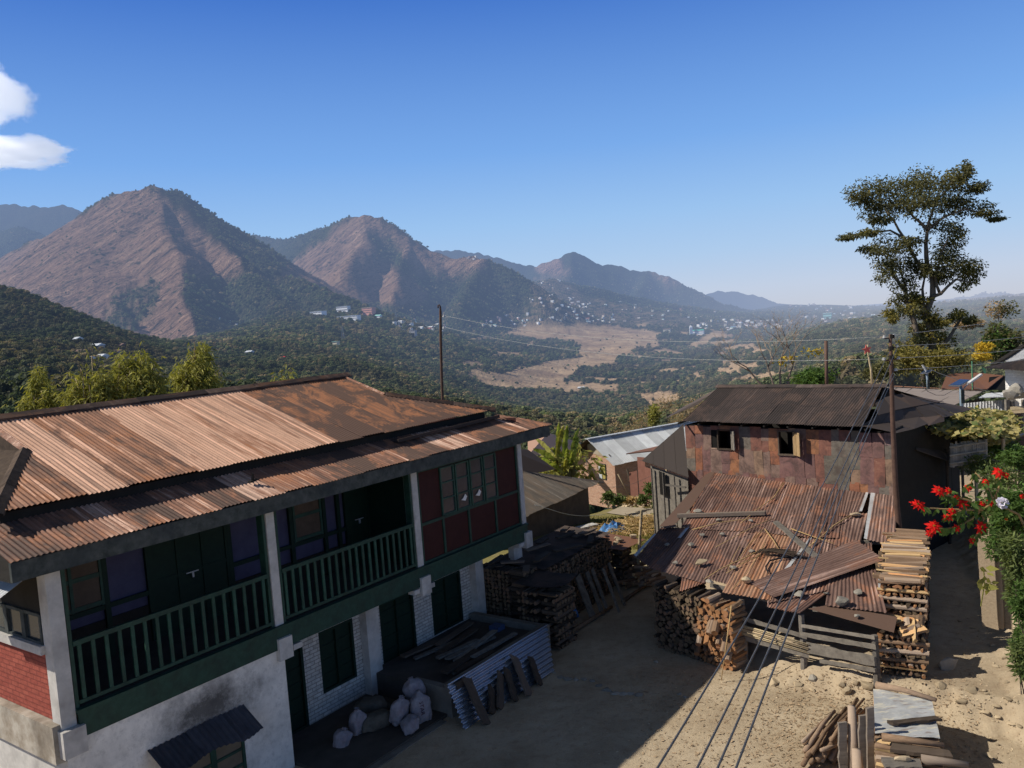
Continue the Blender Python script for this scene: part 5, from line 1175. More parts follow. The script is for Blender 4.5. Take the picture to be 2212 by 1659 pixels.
# the big dark stacks beside the long house
GR3 = 'shaded firewood stacks by the long house'; LR3 = 'shaded log end in the dark firewood stacks beside the long house'
def dstack(u0_, u1_, v0_, v1_, z0_, z1_, pri, crib=False):
    z = z0_ + .06; lay = 0
    while z < z1_:
        if not crib or lay % 2 == 0:
            u = u0_ + .06
            while u < u1_:
                r_ = rnd.uniform(.05, .075); log(W(u, v1_ - .24 + rnd.uniform(-.03, .03), z + rnd.uniform(-.01, .01)), N1 + D1 * rnd.uniform(-.08, .08), .5, r_, LR3, GR3, pri); u += 2 * r_ + .005
            v = v0_ + .1
            while v < v1_ - .5: log(W(u0_ + .2, v, z), D1 + N1 * rnd.uniform(-.05, .05), .5, .06, LR3, GR3, pri); v += .13
        else:
            for v in (v1_ - .06, v1_ - .3, v0_ + .2): log(W((u0_ + u1_) / 2, v, z), D1, (u1_ - u0_) * 1.02, .055, LR3, GR3, pri)
        z += .115; lay += 1
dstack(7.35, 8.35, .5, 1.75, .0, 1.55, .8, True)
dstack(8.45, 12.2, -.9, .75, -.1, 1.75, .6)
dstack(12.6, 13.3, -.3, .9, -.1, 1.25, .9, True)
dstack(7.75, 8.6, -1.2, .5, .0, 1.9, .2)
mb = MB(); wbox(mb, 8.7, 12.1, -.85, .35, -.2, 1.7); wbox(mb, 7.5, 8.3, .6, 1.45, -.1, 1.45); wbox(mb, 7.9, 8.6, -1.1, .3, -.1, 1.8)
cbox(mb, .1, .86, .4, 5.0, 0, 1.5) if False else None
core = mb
# covers of the dark stacks
for i, (u0_, u1_, v0_, v1_, z_, lab) in enumerate([(8.3, 10.3, -1.0, .8, 1.86, 'old sheet covering the middle of the dark firewood stacks'), (10.2, 12.3, -.95, .75, 1.9, 'old sheet over the far end of the long dark firewood stack'), (7.3, 8.5, .45, 1.8, 1.68, 'curled rusty sheet on top of the nearest dark firewood stack')]):
    mb = MB(); sheet4(mb, W(u0_, v0_, z_), W(u1_, v0_, z_ + .05), W(u1_, v1_, z_ - .03), W(u0_, v1_, z_ - .05), 0, k=.4, seed=70 + i, curl=.12 if i == 2 else .0); o = mb.build('stack_cover', m_roof2, None, True, loc=W(u0_, v0_, z_)); tag(o, lab, 'metal sheet')
for i in range(14):
    u = rnd.uniform(7.5, 11.9); v = rnd.uniform(-.6, .6); p = W(u, v, 2.0 + rnd.uniform(-.05, .08)); 
    plank('bark_slab', 'dark bark slab lying on top of the shaded firewood stacks', p, p + D1 * rnd.uniform(.4, .9) * rnd.choice([-1, 1]) + N1 * rnd.uniform(-.5, .5) + Z1 * rnd.uniform(-.04, .04), .18, .04, m_barkdk, 'slab', 'slabs on the dark stacks', seed=i)
mb = MB(); FWCORE = core.build('firewood', m_dark, None); tag(FWCORE, 'dark filler boxes standing in for the shade inside the firewood stacks', 'firewood', None, 'stuff')  # dark boxes put where only shade shows between the logs
# bigger timber edging the yard and boards leaning on the stack
def Wg(u, v, dz=0.0): p = W(u, v, 0); return Vector((p.x, p.y, gz(p.x, p.y) + dz))
stick('edge_log', 'long pole lying on the ground along the foot of the dark stacks, nearer half', [gp(1233, 1371) + Z1 * .07, gp(1275, 1345) + Z1 * .08, gp(1322, 1315) + Z1 * .07], .075, m_bark, 'log', n=7)
stick('edge_log', 'long pole lying on the ground between the dark stacks and the shed, farther half', [gp(1345, 1303) + Z1 * .06, gp(1375, 1282) + Z1 * .07, gp(1406, 1262) + Z1 * .06], .06, m_bark, 'log', n=7)
for i, (xb, yb, xt, yt, wd, lab) in enumerate([(1283, 1340, 1270, 1280, .28, 'widest board leaning on the dark stack'), (1303, 1330, 1290, 1268, .16, 'second board from the left leaning on the dark stack'), (1314, 1322, 1300, 1262, .12, 'middle board leaning on the dark stack'), (1338, 1322, 1305, 1250, .10, 'steep pole leaning at the right end of the dark stack'), (1350, 1308, 1316, 1246, .12, 'rightmost pole leaning on the dark stack')]):
    b_ = gp(xb, yb); tp = b_ + D1 * (-.0) - N1 * .45 + Z1 * 1.25; plank('leaning_board', lab, b_, tp, wd, .04, m_oldwoodx, 'board', seed=90 + i, up_=N1)
# bamboo pole standing at the corner, sunlit log heap behind
bp = gp(1376, 1258); tp = atY(1386, 1102, bp.y - .15)
mb = MB(); nseg = 9
for i in range(nseg):
    a = bp.lerp(tp, i / nseg); b = bp.lerp(tp, (i + 1) / nseg); mb.k = .1 * (i % 3); r_ = .062 - .02 * i / nseg; mb.tube([a, a.lerp(b, .06), a.lerp(b, .94), b], [r_ * 1.1, r_, r_, r_ * 1.08], 8, cap=(i in (0, nseg - 1)))
o = mb.build('bamboo_post', m_bamboo, None, True, loc=bp); tag(o, 'thick upright bamboo post standing between the dark stacks and the shed', 'post')
for i in range(46):
    x = rnd.uniform(1345, 1420); y = rnd.uniform(1200, 1262); p = gp(x, 1266) - Vector((0, 0, 0)); p = atY(x, y, p.y - .1 + (1262 - y) * .012); log(p, Vector((1, rnd.uniform(-.4, .9), rnd.uniform(-.25, .2))), rnd.uniform(.5, 1.1), rnd.uniform(.04, .06), 'sunlit branch log in the heap behind the bamboo post', 'logs in the heap behind the bamboo post', 3.2, rnd.choice([0, 1, 2, 3]))
# heap of branches and upright slabs at the bottom edge
rnd = random.Random(31)
for i in range(34):
    t_ = i / 33; x0_ = 1735 + 100 * t_ * rnd.uniform(.4, 1.0); y0_ = 1668 - 30 * rnd.random(); x1_ = x0_ + rnd.uniform(55, 85); y1_ = y0_ - rnd.uniform(50, 95)
    p = gp(x0_, y0_) + Z1 * rnd.uniform(.05, .45); q = gp(min(x1_, 1880), max(y1_, 1560)) + Z1 * rnd.uniform(.1, .6); mid = p.lerp(q, .5) + Vector((rnd.uniform(-.06, .06), 0, rnd.uniform(.0, .12)))
    mb = MB(); mb.k = rnd.random(); r_ = rnd.uniform(.03, .055); mb.tube([p, p.lerp(mid, .6) + Vector((0, 0, rnd.uniform(-.03, .03))), mid, q], [r_, r_ * 1.05, r_ * .9, r_ * .7], 6, jit=.12); o = mb.build('branch', m_bark, None, True, loc=p); tag(o, 'crooked cut branch in the heap at the bottom of the yard', 'branch', 'branches heaped at the bottom right')
for i, (x, yt, yb, wd, mt, lab) in enumerate([(1822, 1560, 1655, .13, m_oldwood, 'leftmost grey slab standing in the row by the metal sheet'), (1843, 1525, 1650, .17, m_bark, 'tallest brown log standing in the row by the metal sheet'), (1866, 1545, 1660, .12, m_oldwood, 'pointed grey slab right of the tallest brown log'), (1881, 1528, 1668, .11, m_oldwood, 'narrow straight slab touching the metal sheet'), (1853, 1618, 1690, .2, m_bark, 'thick stub of log in front of the standing slabs')]):
    b_ = gp(x, yb + 28); b_.z = gz(b_.x, b_.y); tp = atY(x - 3, yt, b_.y + .15)
    if mt is m_bark: stick('standing_log', lab, [b_, b_.lerp(tp, .5) + Vector((.02, 0, 0)), tp], wd * .7, mt, 'log', n=9)
    else: plank('standing_slab', lab, b_, tp, wd * 1.2, .06, mt, 'slab', seed=120 + i, up_=Vector((0, 1, 0)), jag=.2)
# covered stack at the bottom right: grey flat sheet on a log pile
m_sheetgrey = None
def sheet_mat():
    N = NT('painted_sheet'); P = N.pos(); n = N.noise(P, 2.5, 6, .75); st = N.noise(N.pos((2.2, 9, 2)), 1, 4, .6)
    c = N.mix(N.ramp(n, [(.35, 0), (.65, 1)]), (.36, .37, .37), (.54, .55, .54)); c = N.mix(N.ramp(st, [(.54, 0), (.62, .9)]), c, (.66, .62, .50)); c = N.mix(N.math('MULTIPLY', N.ramp(st, [(.36, 1), (.42, 0)]), .6), c, (.22, .14, .10))
    return N.done(N.bsdf(c, .45, .15, nrm=N.bump(n, .2, .01), spec=.4))
g1 = gp(1960, 1600); ZS = g1.z + .85
s_tl, s_tr, s_br, s_bl = atz(1886, 1488, ZS + .02), atz(2012, 1508, ZS + .02), atz(2031, 1596, ZS), atz(1890, 1584, ZS)
mb = MB(); n = 10; base = 0
for i in range(n + 1):
    for j in range(n + 1):
        a = s_tl.lerp(s_tr, i / n); b = s_bl.lerp(s_br, i / n); p = a.lerp(b, j / n); p.z += .015 * math.sin(i * .9) * math.cos(j * .6) + .008 * math.sin(i * 3.1 + j); mb.v.append(tuple(p)); mb.r.append(.5)
for i in range(n):
    for j in range(n): a = i * (n + 1) + j; mb.f.append((a, a + 1, a + n + 2, a + n + 1)); mb.uv += [(0, 0)] * 4; mb.m.append(0)
o = mb.build('flat_metal_sheet', sheet_mat(), None, True, loc=s_tl); tag(o, 'pale grey flat sheet with rust streaks covering the log pile at the bottom right', 'metal sheet')
sx_ = (s_tr - s_tl).normalized(); sy_ = (s_bl - s_tl).normalized(); Ls = (s_bl - s_tl).length; Wsx = (s_tr - s_tl).length
for j in np.arange(.1, Ls + 1.1, .13):
    for z in np.arange(.08, .8, .13):
        for sgn, aa in ((1, .3), (1, Wsx - .3)): log(s_tl + sy_ * j + sx_ * aa - Z1 * (ZS - g1.z) + Z1 * z, sx_, .6, .065, 'log in the pile under the grey sheet', 'logs under the grey sheet', 1.2 if j > Ls else .4)
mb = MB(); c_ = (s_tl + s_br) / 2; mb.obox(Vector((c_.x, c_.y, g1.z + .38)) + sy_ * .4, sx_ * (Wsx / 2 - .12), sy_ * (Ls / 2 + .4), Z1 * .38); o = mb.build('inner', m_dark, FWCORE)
stick('weight_log', 'barked log weighing down the upper edge of the grey sheet', [atz(1892, 1480, ZS + .08), atz(1950, 1490, ZS + .09), atz(2022, 1512, ZS + .08)], .075, m_bark, 'log', n=8)
stick('weight_log', 'barked log weighing down the lower edge of the grey sheet', [atz(1905, 1592, ZS + .07), atz(1970, 1600, ZS + .08), atz(2040, 1610, ZS + .07)], .078, m_bark, 'log', n=8)
plank('bark_piece', 'dark rotten piece of bark lying across the middle of the grey sheet', atz(1923, 1562, ZS + .06), atz(2028, 1552, ZS + .06), .13, .05, m_barkdk, 'bark', seed=9, jag=.35)
plank('bottom_slab', 'white-spotted dark slab below the lower weight log', atz(1925, 1615, ZS - .02), atz(2055, 1632, ZS - .02), .22, .07, m_barkdk, 'slab', seed=10)
stick('bottom_log', 'thick pale log sticking out at the bottom right of the pile', [atz(1990, 1640, ZS + .02), atz(2040, 1645, ZS + .03), atz(2092, 1652, ZS + .02)], .085, m_oldwood, 'log', n=8)
plank('bottom_slab', 'bluish grey slab at the very bottom of the log pile', atz(1908, 1650, ZS - .0), atz(1990, 1652, ZS - .0), .3, .07, m_oldwood, 'slab', seed=11)
rock('pile_stone', 'round reddish stone between the slabs at the bottom of the pile', atz(1952, 1640, ZS + .06), .13, 77, .6, m_stoney)
# stones of the bank and the path
for i, (x, y, r_, fl, lab) in enumerate([(2047, 1443, .24, 1.0, 'large squared grey rock standing on the path right of the stack'), (1757, 1468, .17, .7, 'rounded grey stone at the foot of the middle shed post'), (1818, 1483, .15, .8, 'leftmost upright yellow stone in the row under the shed'), (1829, 1498, .13, 1.3, 'thin upright yellow stone under the shed'), (1848, 1480, .13, .8, 'triangular yellow stone in the row under the shed'), (1872, 1484, .2, .6, 'long low yellow stone at the right of the row under the shed'),
   (1418, 1408 + 22, .1, .7, 'small stone in the shaded yard near the shed pile'), (1468, 1500, .10, .6, 'stone on the shadow line in the yard'), (1480, 1506, .07, .6, 'smaller stone beside the one on the shadow line'), (1755, 1490, .12, .5, 'flat stone below the rounded grey stone'), (1672, 1475, .26, .45, 'earthy boulder at the foot of the left bay of the shed'),
   (2075, 1515, .16, .5, 'flat pale rock in the path beside the grey sheet'), (2100, 1490, .2, .4, 'broad low rock sunk in the path'), (2030, 1480, .18, .5, 'low rock just below the squared grey rock'), (1725, 1478, .2, .4, 'half buried stone left of the middle shed post')]):
    p = gp(x, y); r_ *= 1 if i == 0 else .8; rock('stone', lab, p + Z1 * r_ * fl * (.35 if i < 6 else .05), r_, 500 + i, fl, m_stone if i in (0, 1, 6, 7, 8) else m_stoney)
mb = MB(); rnd = random.Random(44)
for i in range(900):
    if rnd.random() < .45: p = gp(rnd.uniform(2060, 2230), rnd.uniform(1330, 1680))
    else: p = gp(rnd.uniform(1250, 2100), rnd.uniform(1390, 1680))
    mb.k = rnd.random(); rock_mb(mb, p, rnd.uniform(.01, .035) * (2 if p.x > 9.3 and rnd.random() < .3 else 1), rnd, .6, 1)
o = mb.build('gravel', m_stoney, None); tag(o, 'loose pebbles and clods on the yard and the path', 'gravel', None, 'stuff')
for i in range(12):   # kerb of stones across the shaded yard
    x = 1193 + i * 17; y = 1452 + i * 5 + 6 * math.sin(i); p = gp(x, y); rock('kerb_stone', 'stone in the low line of stones edging the shaded yard', p + Z1 * .0, .10 + .04 * random.random(), 540 + i, .4, m_stone, 'line of stones edging the yard')
# ------------------------------------------------------------------ raised platform, leaning sheet, sacks
PT = thing('stone_platform', 'raised concrete-edged platform in front of the long house', 'platform', W(5, 0, 0))
mb = MB(); wbox(mb, 3.2, 7.15, -1.0, 1.42, -.2, .56); mb.build('platform_floor', m_porch, PT)
mb = MB(); wbox(mb, 3.12, 7.2, 1.42, 1.6, -.2, .76); wbox(mb, 7.02, 7.2, -.9, 1.42, -.2, .74); wbox(mb, 3.12, 3.3, .45, 1.42, -.2, .66); mb.build('parapet', m_concrete, PT)
PO = thing('porch_step', 'low shaded concrete porch along the shop doors', 'porch', W(1, 0, 0)); mb = MB(); wbox(mb, .05, 3.12, -1.0, 1.45, -.2, .07); mb.build('porch_floor', m_porch, PO)
mb = MB(); wbox(mb, .6, 2.9, 1.45, 1.62, -.2, .03); mb.build('step', m_concrete, PO)
mb = MB(); sheet4(mb, W(2.95, 1.66, .86), W(7.0, 1.66, .84), W(6.2, 2.32, .02), W(2.78, 2.22, .02), 0, pitch=.125, amp=.024, k=.5, along=True, seed=3)
o = mb.build('leaning_metal_sheet', plain('new_tin', (.34, .38, .44), (.46, .50, .57), 2, .25, .05, metal=.85, spec=.6), None, True, loc=W(4.5, 2, 0)); tag(o, 'shiny new corrugated sheet leaning on its long side against the platform', 'metal sheet')
for i, (xb, yb, xt, yt, wd) in enumerate([(860, 1330, 805, 1110, .2), (975, 1395, 840, 1100, .18), (1010, 1330, 935, 1140, .16), (1060, 1300, 1010, 1060, .17), (1155, 1250, 1050, 1030, .16), (1240, 1215, 1115, 960, .2), (1310, 1150, 1190, 960, .16)]):
    b_ = gp(*z5(xb, yb)) + Z1 * .0; b_ = b_ + N1 * .0; q = Bp(*z5(xt, yt), 1.72); zt_ = min(q[1], .93); tp = W(q[0], 1.66 + max(0, .86 - zt_) * .76 + .05, zt_)
    plank('bark_board', ['leftmost dark bark board leaning on the shiny sheet', 'second bark board from the left on the shiny sheet', 'third bark board on the shiny sheet', 'fourth and middle bark board on the shiny sheet', 'fifth bark board, pale spotted, on the shiny sheet', 'sixth and widest bark board on the shiny sheet', 'rightmost bark board leaning on the shiny sheet'][i], b_ + Z1 * .02, tp, wd * 1.6, .05, m_barkdk, 'board', seed=140 + i, up_=N1, jag=.2)
rnd = random.Random(8)
for i in range(11):
    u = rnd.uniform(3.5, 5.2); v = rnd.uniform(-.6, 1.1); a = W(u, v, .62 + .04 * (i % 4)); b = W(u + rnd.uniform(1.2, 1.9), v + rnd.uniform(-.35, .35), .62 + .05 * (i % 3))
    plank('platform_plank', 'rough old plank lying among others on the platform', a, b, rnd.uniform(.12, .22), .05, m_barkdk if i % 2 else m_oldwoodx, 'plank', 'planks lying on the platform', seed=160 + i)
mb = MB(); wbox(mb, 6.55, 6.85, .1, .4, .57, .7); o = mb.build('paint_tin', plain('blue_tin', (.06, .10, .2), (.1, .15, .28), 4, .4), None, loc=W(6.7, .2, .57)); tag(o, 'small bluish square tin at the far corner of the platform', 'tin')
m_sack = plain('white_sack', (.22, .205, .22), (.36, .335, .355), 9, .85, .7, (.20, .15, .17)); m_sackg = plain('jute_sack', (.085, .075, .06), (.14, .125, .10), 8, .9, .6)
def sack(label, c, sx, sy, sz, tilt, rz, seed, mat=None, lay=False, text=None):
    rnd = random.Random(seed); sz *= .88; sx *= 1.1; t = thing('sack', label, 'sack', c, 'filled sacks on the porch'); bm = bmesh.new(); bmesh.ops.create_uvsphere(bm, u_segments=30, v_segments=22, radius=1.0); mb = MB(); M_ = Matrix.Rotation(rz, 3, 'Z') @ Matrix.Rotation(tilt, 3, 'X'); c = Vector(c)
    def shp(p):
        q = Vector((math.copysign(abs(p.x) ** .62, p.x) * sx, math.copysign(abs(p.y) ** .62, p.y) * sy, math.copysign(abs(p.z) ** .75, p.z) * sz))
        if q.z > .55 * sz: f_ = 1 - .62 * min(1, (q.z - .55 * sz) / (.32 * sz)); q.x *= f_; q.y *= f_
        nn_ = noise.noise(p * 2.1 + Vector((seed, 0, 0))) * .16 + noise.noise(p * 5.3 + Vector((0, seed, 0))) * .09 + noise.noise(p * 11 + Vector((0, 0, seed))) * .04; q *= 1 + nn_; q.z -= .12 * sz * (q.x * q.x) / (sx * sx); return q
    for v in bm.verts: mb.v.append(tuple(c + M_ @ shp(v.co) + Z1 * 0)); mb.r.append(.5)
    for f in bm.faces: mb.f.append(tuple(v.index for v in f.verts)); mb.uv += [(0, 0)] * len(f.verts); mb.m.append(0)
    bm.free(); b_ = mb.build('bag', mat or m_sack, t, True)
    mb = MB(); top = c + M_ @ Vector((0, 0, sz * .82)); 
    for k in range(7):
        a = k * .9; mb.poly([top, top + M_ @ Vector((math.cos(a) * sx * .3, math.sin(a) * sy * .45, sz * .25)), top + M_ @ Vector((math.cos(a + .8) * sx * .28, math.sin(a + .8) * sy * .4, sz * .2))])
    mb.build('tied_neck', mat or m_sack, t)
    if text:
        cu = bpy.data.curves.new('printed_word', 'FONT'); cu.body = text; cu.size = .125; cu.align_x = 'CENTER'; cu.align_y = 'CENTER'; cu.extrude = .001; o = bpy.data.objects.new('printed_word', cu); C.objects.link(o)
        dg = bpy.context.evaluated_depsgraph_get(); dg.update(); me = bpy.data.meshes.new_from_object(o.evaluated_get(dg)); bpy.data.objects.remove(o); o = bpy.data.objects.new('printed_word', me); C.objects.link(o); me.materials.clear(); me.materials.append(m_ink); o.parent = t
        zx = (M_ @ Vector((0, 0, 1))); nx = text_n; xx = zx * -1; yy = nx.cross(xx).normalized(); xx = yy.cross(nx); mm = Matrix.Identity(4); pc = M_ @ Vector((0, 0, -.1 * sz)) + nx * (sy * 1.05)
        for i in range(3): mm[i][0] = xx[i]; mm[i][1] = yy[i]; mm[i][2] = nx[i]; mm[i][3] = pc[i]
        o.matrix_basis = mm
    return t
m_ink = plain('dark_ink', (.06, .02, .03), (.09, .03, .04), 5, .8); text_n = (N1 * .8 - D1 * .55 + Z1 * .35).normalized()
def porch(x, y, z): return atz(*z5(x, y), z)
rzN = math.atan2(N1.y, N1.x) + math.pi / 2
sack('white sack printed with red letters STAR leaning on the platform corner', W(2.62, 1.12, .38), .21, .15, .38, R(-14), rzN - .5, 3, text='STAR')
sack('upper white sack resting behind the printed one against the platform', W(2.85, .75, .62), .22, .17, .28, R(-20), rzN, 4)
sack('crumpled white sack standing left of the printed one', W(2.25, .85, .40), .22, .17, .34, R(15), rzN + .3, 5)
sack('small white sack lying lowest at the porch edge', W(2.15, 1.25, .22), .2, .15, .24, R(60), rzN + .9, 6)
sack('tied white sack standing near the green shutter', W(1.55, .25, .30), .17, .15, .34, R(4), rzN, 7)
sack('small low sack at the left end of the sacks', W(1.05, .30, .18), .19, .17, .24, R(20), rzN + .5, 8)
sack('long brown jute sack lying on its side between the white ones', W(1.95, .45, .22), .19, .17, .48, R(88), rzN + 1.2, 9, m_sackg)
sack('dark jute sack lying behind the long brown one', W(2.3, -.05, .25), .22, .2, .45, R(85), rzN + .4, 10, m_sackg)
def q8(X, Y): return 1152 + X * .1984, 905.2 + Y * .1984
def q8y(X, Y, Yd): return atY(*q8(X, Y), Yd)
# ------------------------------------------------------------------ patchwork house behind the shed
Q0 = atY(1925, 920, 24.0); Q0.z = 0
E2 = -ray(-720, 839); E2.z = 0; E2.normalize(); M2 = Vector((E2.y, -E2.x, 0))
def H(u, v, z): return Q0 + E2 * u + M2 * v + Z1 * z
def Hp(x, y, v=0):
    d = ray(x, y); t = ((Q0 + M2 * v) - CAM).dot(M2) / d.dot(M2); p = CAM + d * t - Q0; return p.dot(E2), p.z
def hbox(mb, u0, u1, v0, v1, z0, z1): mb.obox(H((u0 + u1) / 2, (v0 + v1) / 2, (z0 + z1) / 2), E2 * abs(u1 - u0) / 2, M2 * abs(v1 - v0) / 2, Z1 * abs(z1 - z0) / 2)
H2 = thing('tin_patchwork_house', 'dark-roofed house clad in patches of flattened rusty tin with two small shutters', 'house', H(-3, -3, 0))
UL = -7.0; ZT = 4.72; DP = 5.2
w1a = Hp(*q7(473, 425)); w1b = Hp(*q7(550, 530)); w2a = Hp(*q7(818, 432)); w2b = Hp(*q7(903, 562))
print('windows', w1a, w1b, w2a, w2b)
def tin_mat():
    N = NT('flattened_tin'); r = N.attr('rnd'); P = N.pos(); n = N.noise(P, 3.2, 6, .75, .5); n2 = N.noise(P, 14, 4, .7)
    c = N.ramp(r, [(0, (.20, .085, .06)), (.16, (.27, .105, .055)), (.3, (.16, .085, .075)), (.42, (.21, .135, .105)), (.52, (.30, .13, .06)), (.6, (.15, .13, .105)), (.7, (.25, .16, .105)), (.8, (.185, .095, .085)), (.9, (.22, .15, .14)), (.96, (.13, .115, .09))], 'CONSTANT')
    c = N.mix(N.math('MULTIPLY', N.ramp(n, [(.38, 1), (.55, 0)]), .65), c, (.055, .035, .03)); c = N.mix(N.math('MULTIPLY', N.ramp(n, [(.58, 0), (.7, 1)]), .5), c, (.34, .20, .13))
    c = N.mix(N.math('MULTIPLY', N.ramp(n2, [(.62, 0), (.7, 1)]), .4), c, (.30, .115, .05))
    return N.done(N.bsdf(c, .62, nrm=N.bump(n, .5, .02), spec=.35))
m_tin = tin_mat()
mb = MB(); mb.mi = 1
for a, b, z0, z1 in ((UL, w1a[0], 0, ZT), (w1a[0], w1b[0], w1a[1], ZT), (w1a[0], w1b[0], 0, w1b[1]), (w1b[0], w2a[0], 0, ZT), (w2a[0], w2b[0], w2a[1], ZT), (w2a[0], w2b[0], 0, w2b[1]), (w2b[0], 0, 0, ZT)):
    hbox(mb, a, b, -.12, -.02, z0, z1)
mb.mi = 0; rnd = random.Random(77)
rows_ = [(ZT, 3.92), (3.98, 3.1), (3.2, 2.4), (2.5, 1.6)]
for ri, (zt, zb) in enumerate(rows_):
    u = UL; 
    while u < -.02:
        wd = rnd.uniform(.24, .42); e = min(u + wd, 0); z_t = zt + rnd.uniform(-.04, .03); z_b = zb + rnd.uniform(-.05, .05)
        if rnd.random() < .3: z_t, z_b = z_t, (z_t + z_b) / 2 + rnd.uniform(-.1, .1)
        spans = [(z_b, z_t)] if z_b < (zt + zb) / 2 - .2 else [(z_b, z_t), (zb, z_b + .02)]
        for (za, zc_) in spans:
            mb.k = rnd.random(); off = .004 + .006 * rnd.random() + .004 * ri; rot = rnd.uniform(-.012, .012)
            segs = [(za, zc_)]
            for (wa, wb) in ((w1a, w1b), (w2a, w2b)):
                if e > wa[0] + .01 and u < wb[0] - .01:
                    new = []
                    for (p_, q_) in segs:
                        if q_ > wa[1] and p_ < wb[1]: new += [(wa[1], q_), (p_, wb[1])]
                        elif p_ >= wa[1] or q_ <= wb[1]: new.append((p_, q_))
                        else:
                            if p_ < wb[1]: new.append((p_, wb[1]))
                            if q_ > wa[1]: new.append((wa[1], q_))
                    segs = new
            for (p_, q_) in segs:
                if q_ - p_ < .03: continue
                b_ = off + rnd.uniform(0, .02)
                g_ = .007 if rnd.random() < .6 else -.012; mb.quad(H(u + g_ + rot, b_, p_ + g_), H(e - g_ + rot, off, p_ + g_), H(e - g_ - rot, off, q_), H(u + g_ - rot, off * .6, q_))
        u = e
mb.build('wall', [m_tin, m_dark], H2)
mb = MB(); mb.quad(H(0, 0, 0), H(0, -DP, 0), H(0, -DP, ZT), H(0, 0, ZT)); mb.build('end_wall', m_ceil, H2)
mb = MB(); mb.quad(H(UL, -DP, 0), H(UL, 0, 0), H(UL, 0, ZT), H(UL, -DP, ZT)); mb.quad(H(0, -DP, 0), H(UL, -DP, 0), H(UL, -DP, ZT), H(0, -DP, ZT)); mb.build('rear_wall', m_ceil, H2)
for i, (wa, wb) in enumerate(((w1a, w1b), (w2a, w2b))):
    wd = wb[0] - wa[0]; hh = wa[1] - wb[1]; mb = MB()
    for a in (wa[0] - .04, wb[0]): hbox(mb, a, a + .04, -.1, .035, wb[1] - .03, wa[1] + .03)
    hbox(mb, wa[0], wb[0], -.1, .03, wa[1], wa[1] + .04); hbox(mb, wa[0] - .05, wb[0] + .05, -.1, .06, wb[1] - .05, wb[1]); f_ = mb.build('window_frame', m_barkdk, H2)
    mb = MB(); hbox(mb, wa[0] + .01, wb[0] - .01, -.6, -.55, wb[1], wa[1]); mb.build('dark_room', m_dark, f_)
    # open wooden leaf hinged on the right side, swung out
    ang = R(35 if i else 60); hd = (E2 * math.cos(ang) + M2 * math.sin(ang)); hp = H(wb[0] + .03, .05, 0); k = .62 if i == 0 else .85
    if i == 0: hd = (E2 * math.cos(R(40)) + M2 * math.sin(R(40)))
    mb = MB(); sdw = hd.cross(Z1).normalized()
    nb = 2
    for q in range(nb):
        mb.k = .3 + .4 * q; a = hp + hd * (k * wd * q / nb); b = hp + hd * (k * wd * (q + 1) / nb - .012); mb.obox((a + b) / 2 + Z1 * (wb[1] + hh / 2), (b - a) / 2, sdw * .012, Z1 * hh * .52)
    lf_ = mb.build('shutter', m_oldwoodx if i == 0 else plain('tan_boards', (.26, .17, .08), (.40, .28, .15), 6, .85, .5), H2)
    mb = MB()
    for q in (.12, .5, .88): mb.obox(hp + hd * (k * wd * .5) - sdw * .02 + Z1 * (wb[1] + hh * q), hd * k * wd * .47, sdw * .01, Z1 * .03)
    mb.build('brace', m_oldwoodx, lf_)
# roof: ridge, front slope with a shallow foot, hip skirts at both ends
zr = 5.86; re = H(-6.75, -2.0, zr); rf = H(-.95, -2.0, zr)
EV = .45; ze = 4.93
fO = H(0, -2.0, zr); fdn = H(0, EV, ze) - H(0, -2.0, zr); FL = fdn.length
uR = -.95; uRe = Hp(*q7(1292, 397), EV)[0]; uLe = Hp(*q7(318, 375), EV)[0]; print('eave ends', uLe, uRe)
mb = MB(); corr(mb, fO, E2, fdn, -6.75, min(uRe, -.3), lambda u: 0 if u < uR else (u - uR) / (uRe - uR + 1e-6) * FL * .98, lambda u: FL + .02, pitch=.088, amp=.013, rows=3, seed=60, kfn=lambda x, rr: .35 + rr.uniform(-.25, .3), jag=.015)
if uLe < -6.75: corr(mb, fO, E2, fdn, uLe, -6.75, lambda u: FL * (-6.75 - u) / (-6.75 - uLe + 1e-6), lambda u: FL + .02, pitch=.088, amp=.013, rows=3, seed=61, kfn=lambda x, rr: .4)
mb.build('front_roof', m_roof2, H2, True)
mb = MB(); mb.k = .4; mb.quad(H(-6.8, -2, zr), H(-.95, -2, zr), H(.2, -DP - .4, 4.75), H(UL - .4, -DP - .4, 4.75)); mb.build('rear_roof', m_roof2, H2)
mb = MB(); cap(mb, H(-6.85, -2.0, zr + .03), H(-.9, -2.0, zr + .03), .15, .04, 6); mb.build('ridge_cap', m_roof2, H2)
# flat overlapping sheets of the hip skirts, right and left
def flat_hip(pts_rows, nm, seed):
    rnd = random.Random(seed); mb = MB()
    for r_ in range(len(pts_rows) - 1):
        a, b = pts_rows[r_], pts_rows[r_ + 1]; n = max(2, int((b[1] - b[0]).length / .75))
        for i in range(n):
            mb.k = rnd.uniform(.15, .7); lf_ = Z1 * (.01 + .012 * (i % 2) + .02 * (len(pts_rows) - r_)); j0 = rnd.uniform(-.05, .07)
            p = [a[0].lerp(a[1], i / n), a[0].lerp(a[1], (i + 1) / n + .02), b[0].lerp(b[1], (i + 1) / n + .02), b[0].lerp(b[1], i / n)]
            dd = (p[3] - p[0]).normalized(); p[2] = p[2] + dd * (.06 + j0); p[3] = p[3] + dd * (.06 + rnd.uniform(-.04, .06))
            mb.prism([q + lf_ for q in p], Z1 * -.006)
    return mb.build(nm, m_flatdark, H2)
m_flatdark = rust_mat('flat_dark', (.05, .040, .035), (.075, .058, .050), (.11, .088, .075), (.12, .08, .06), bias=0, streak=.4)
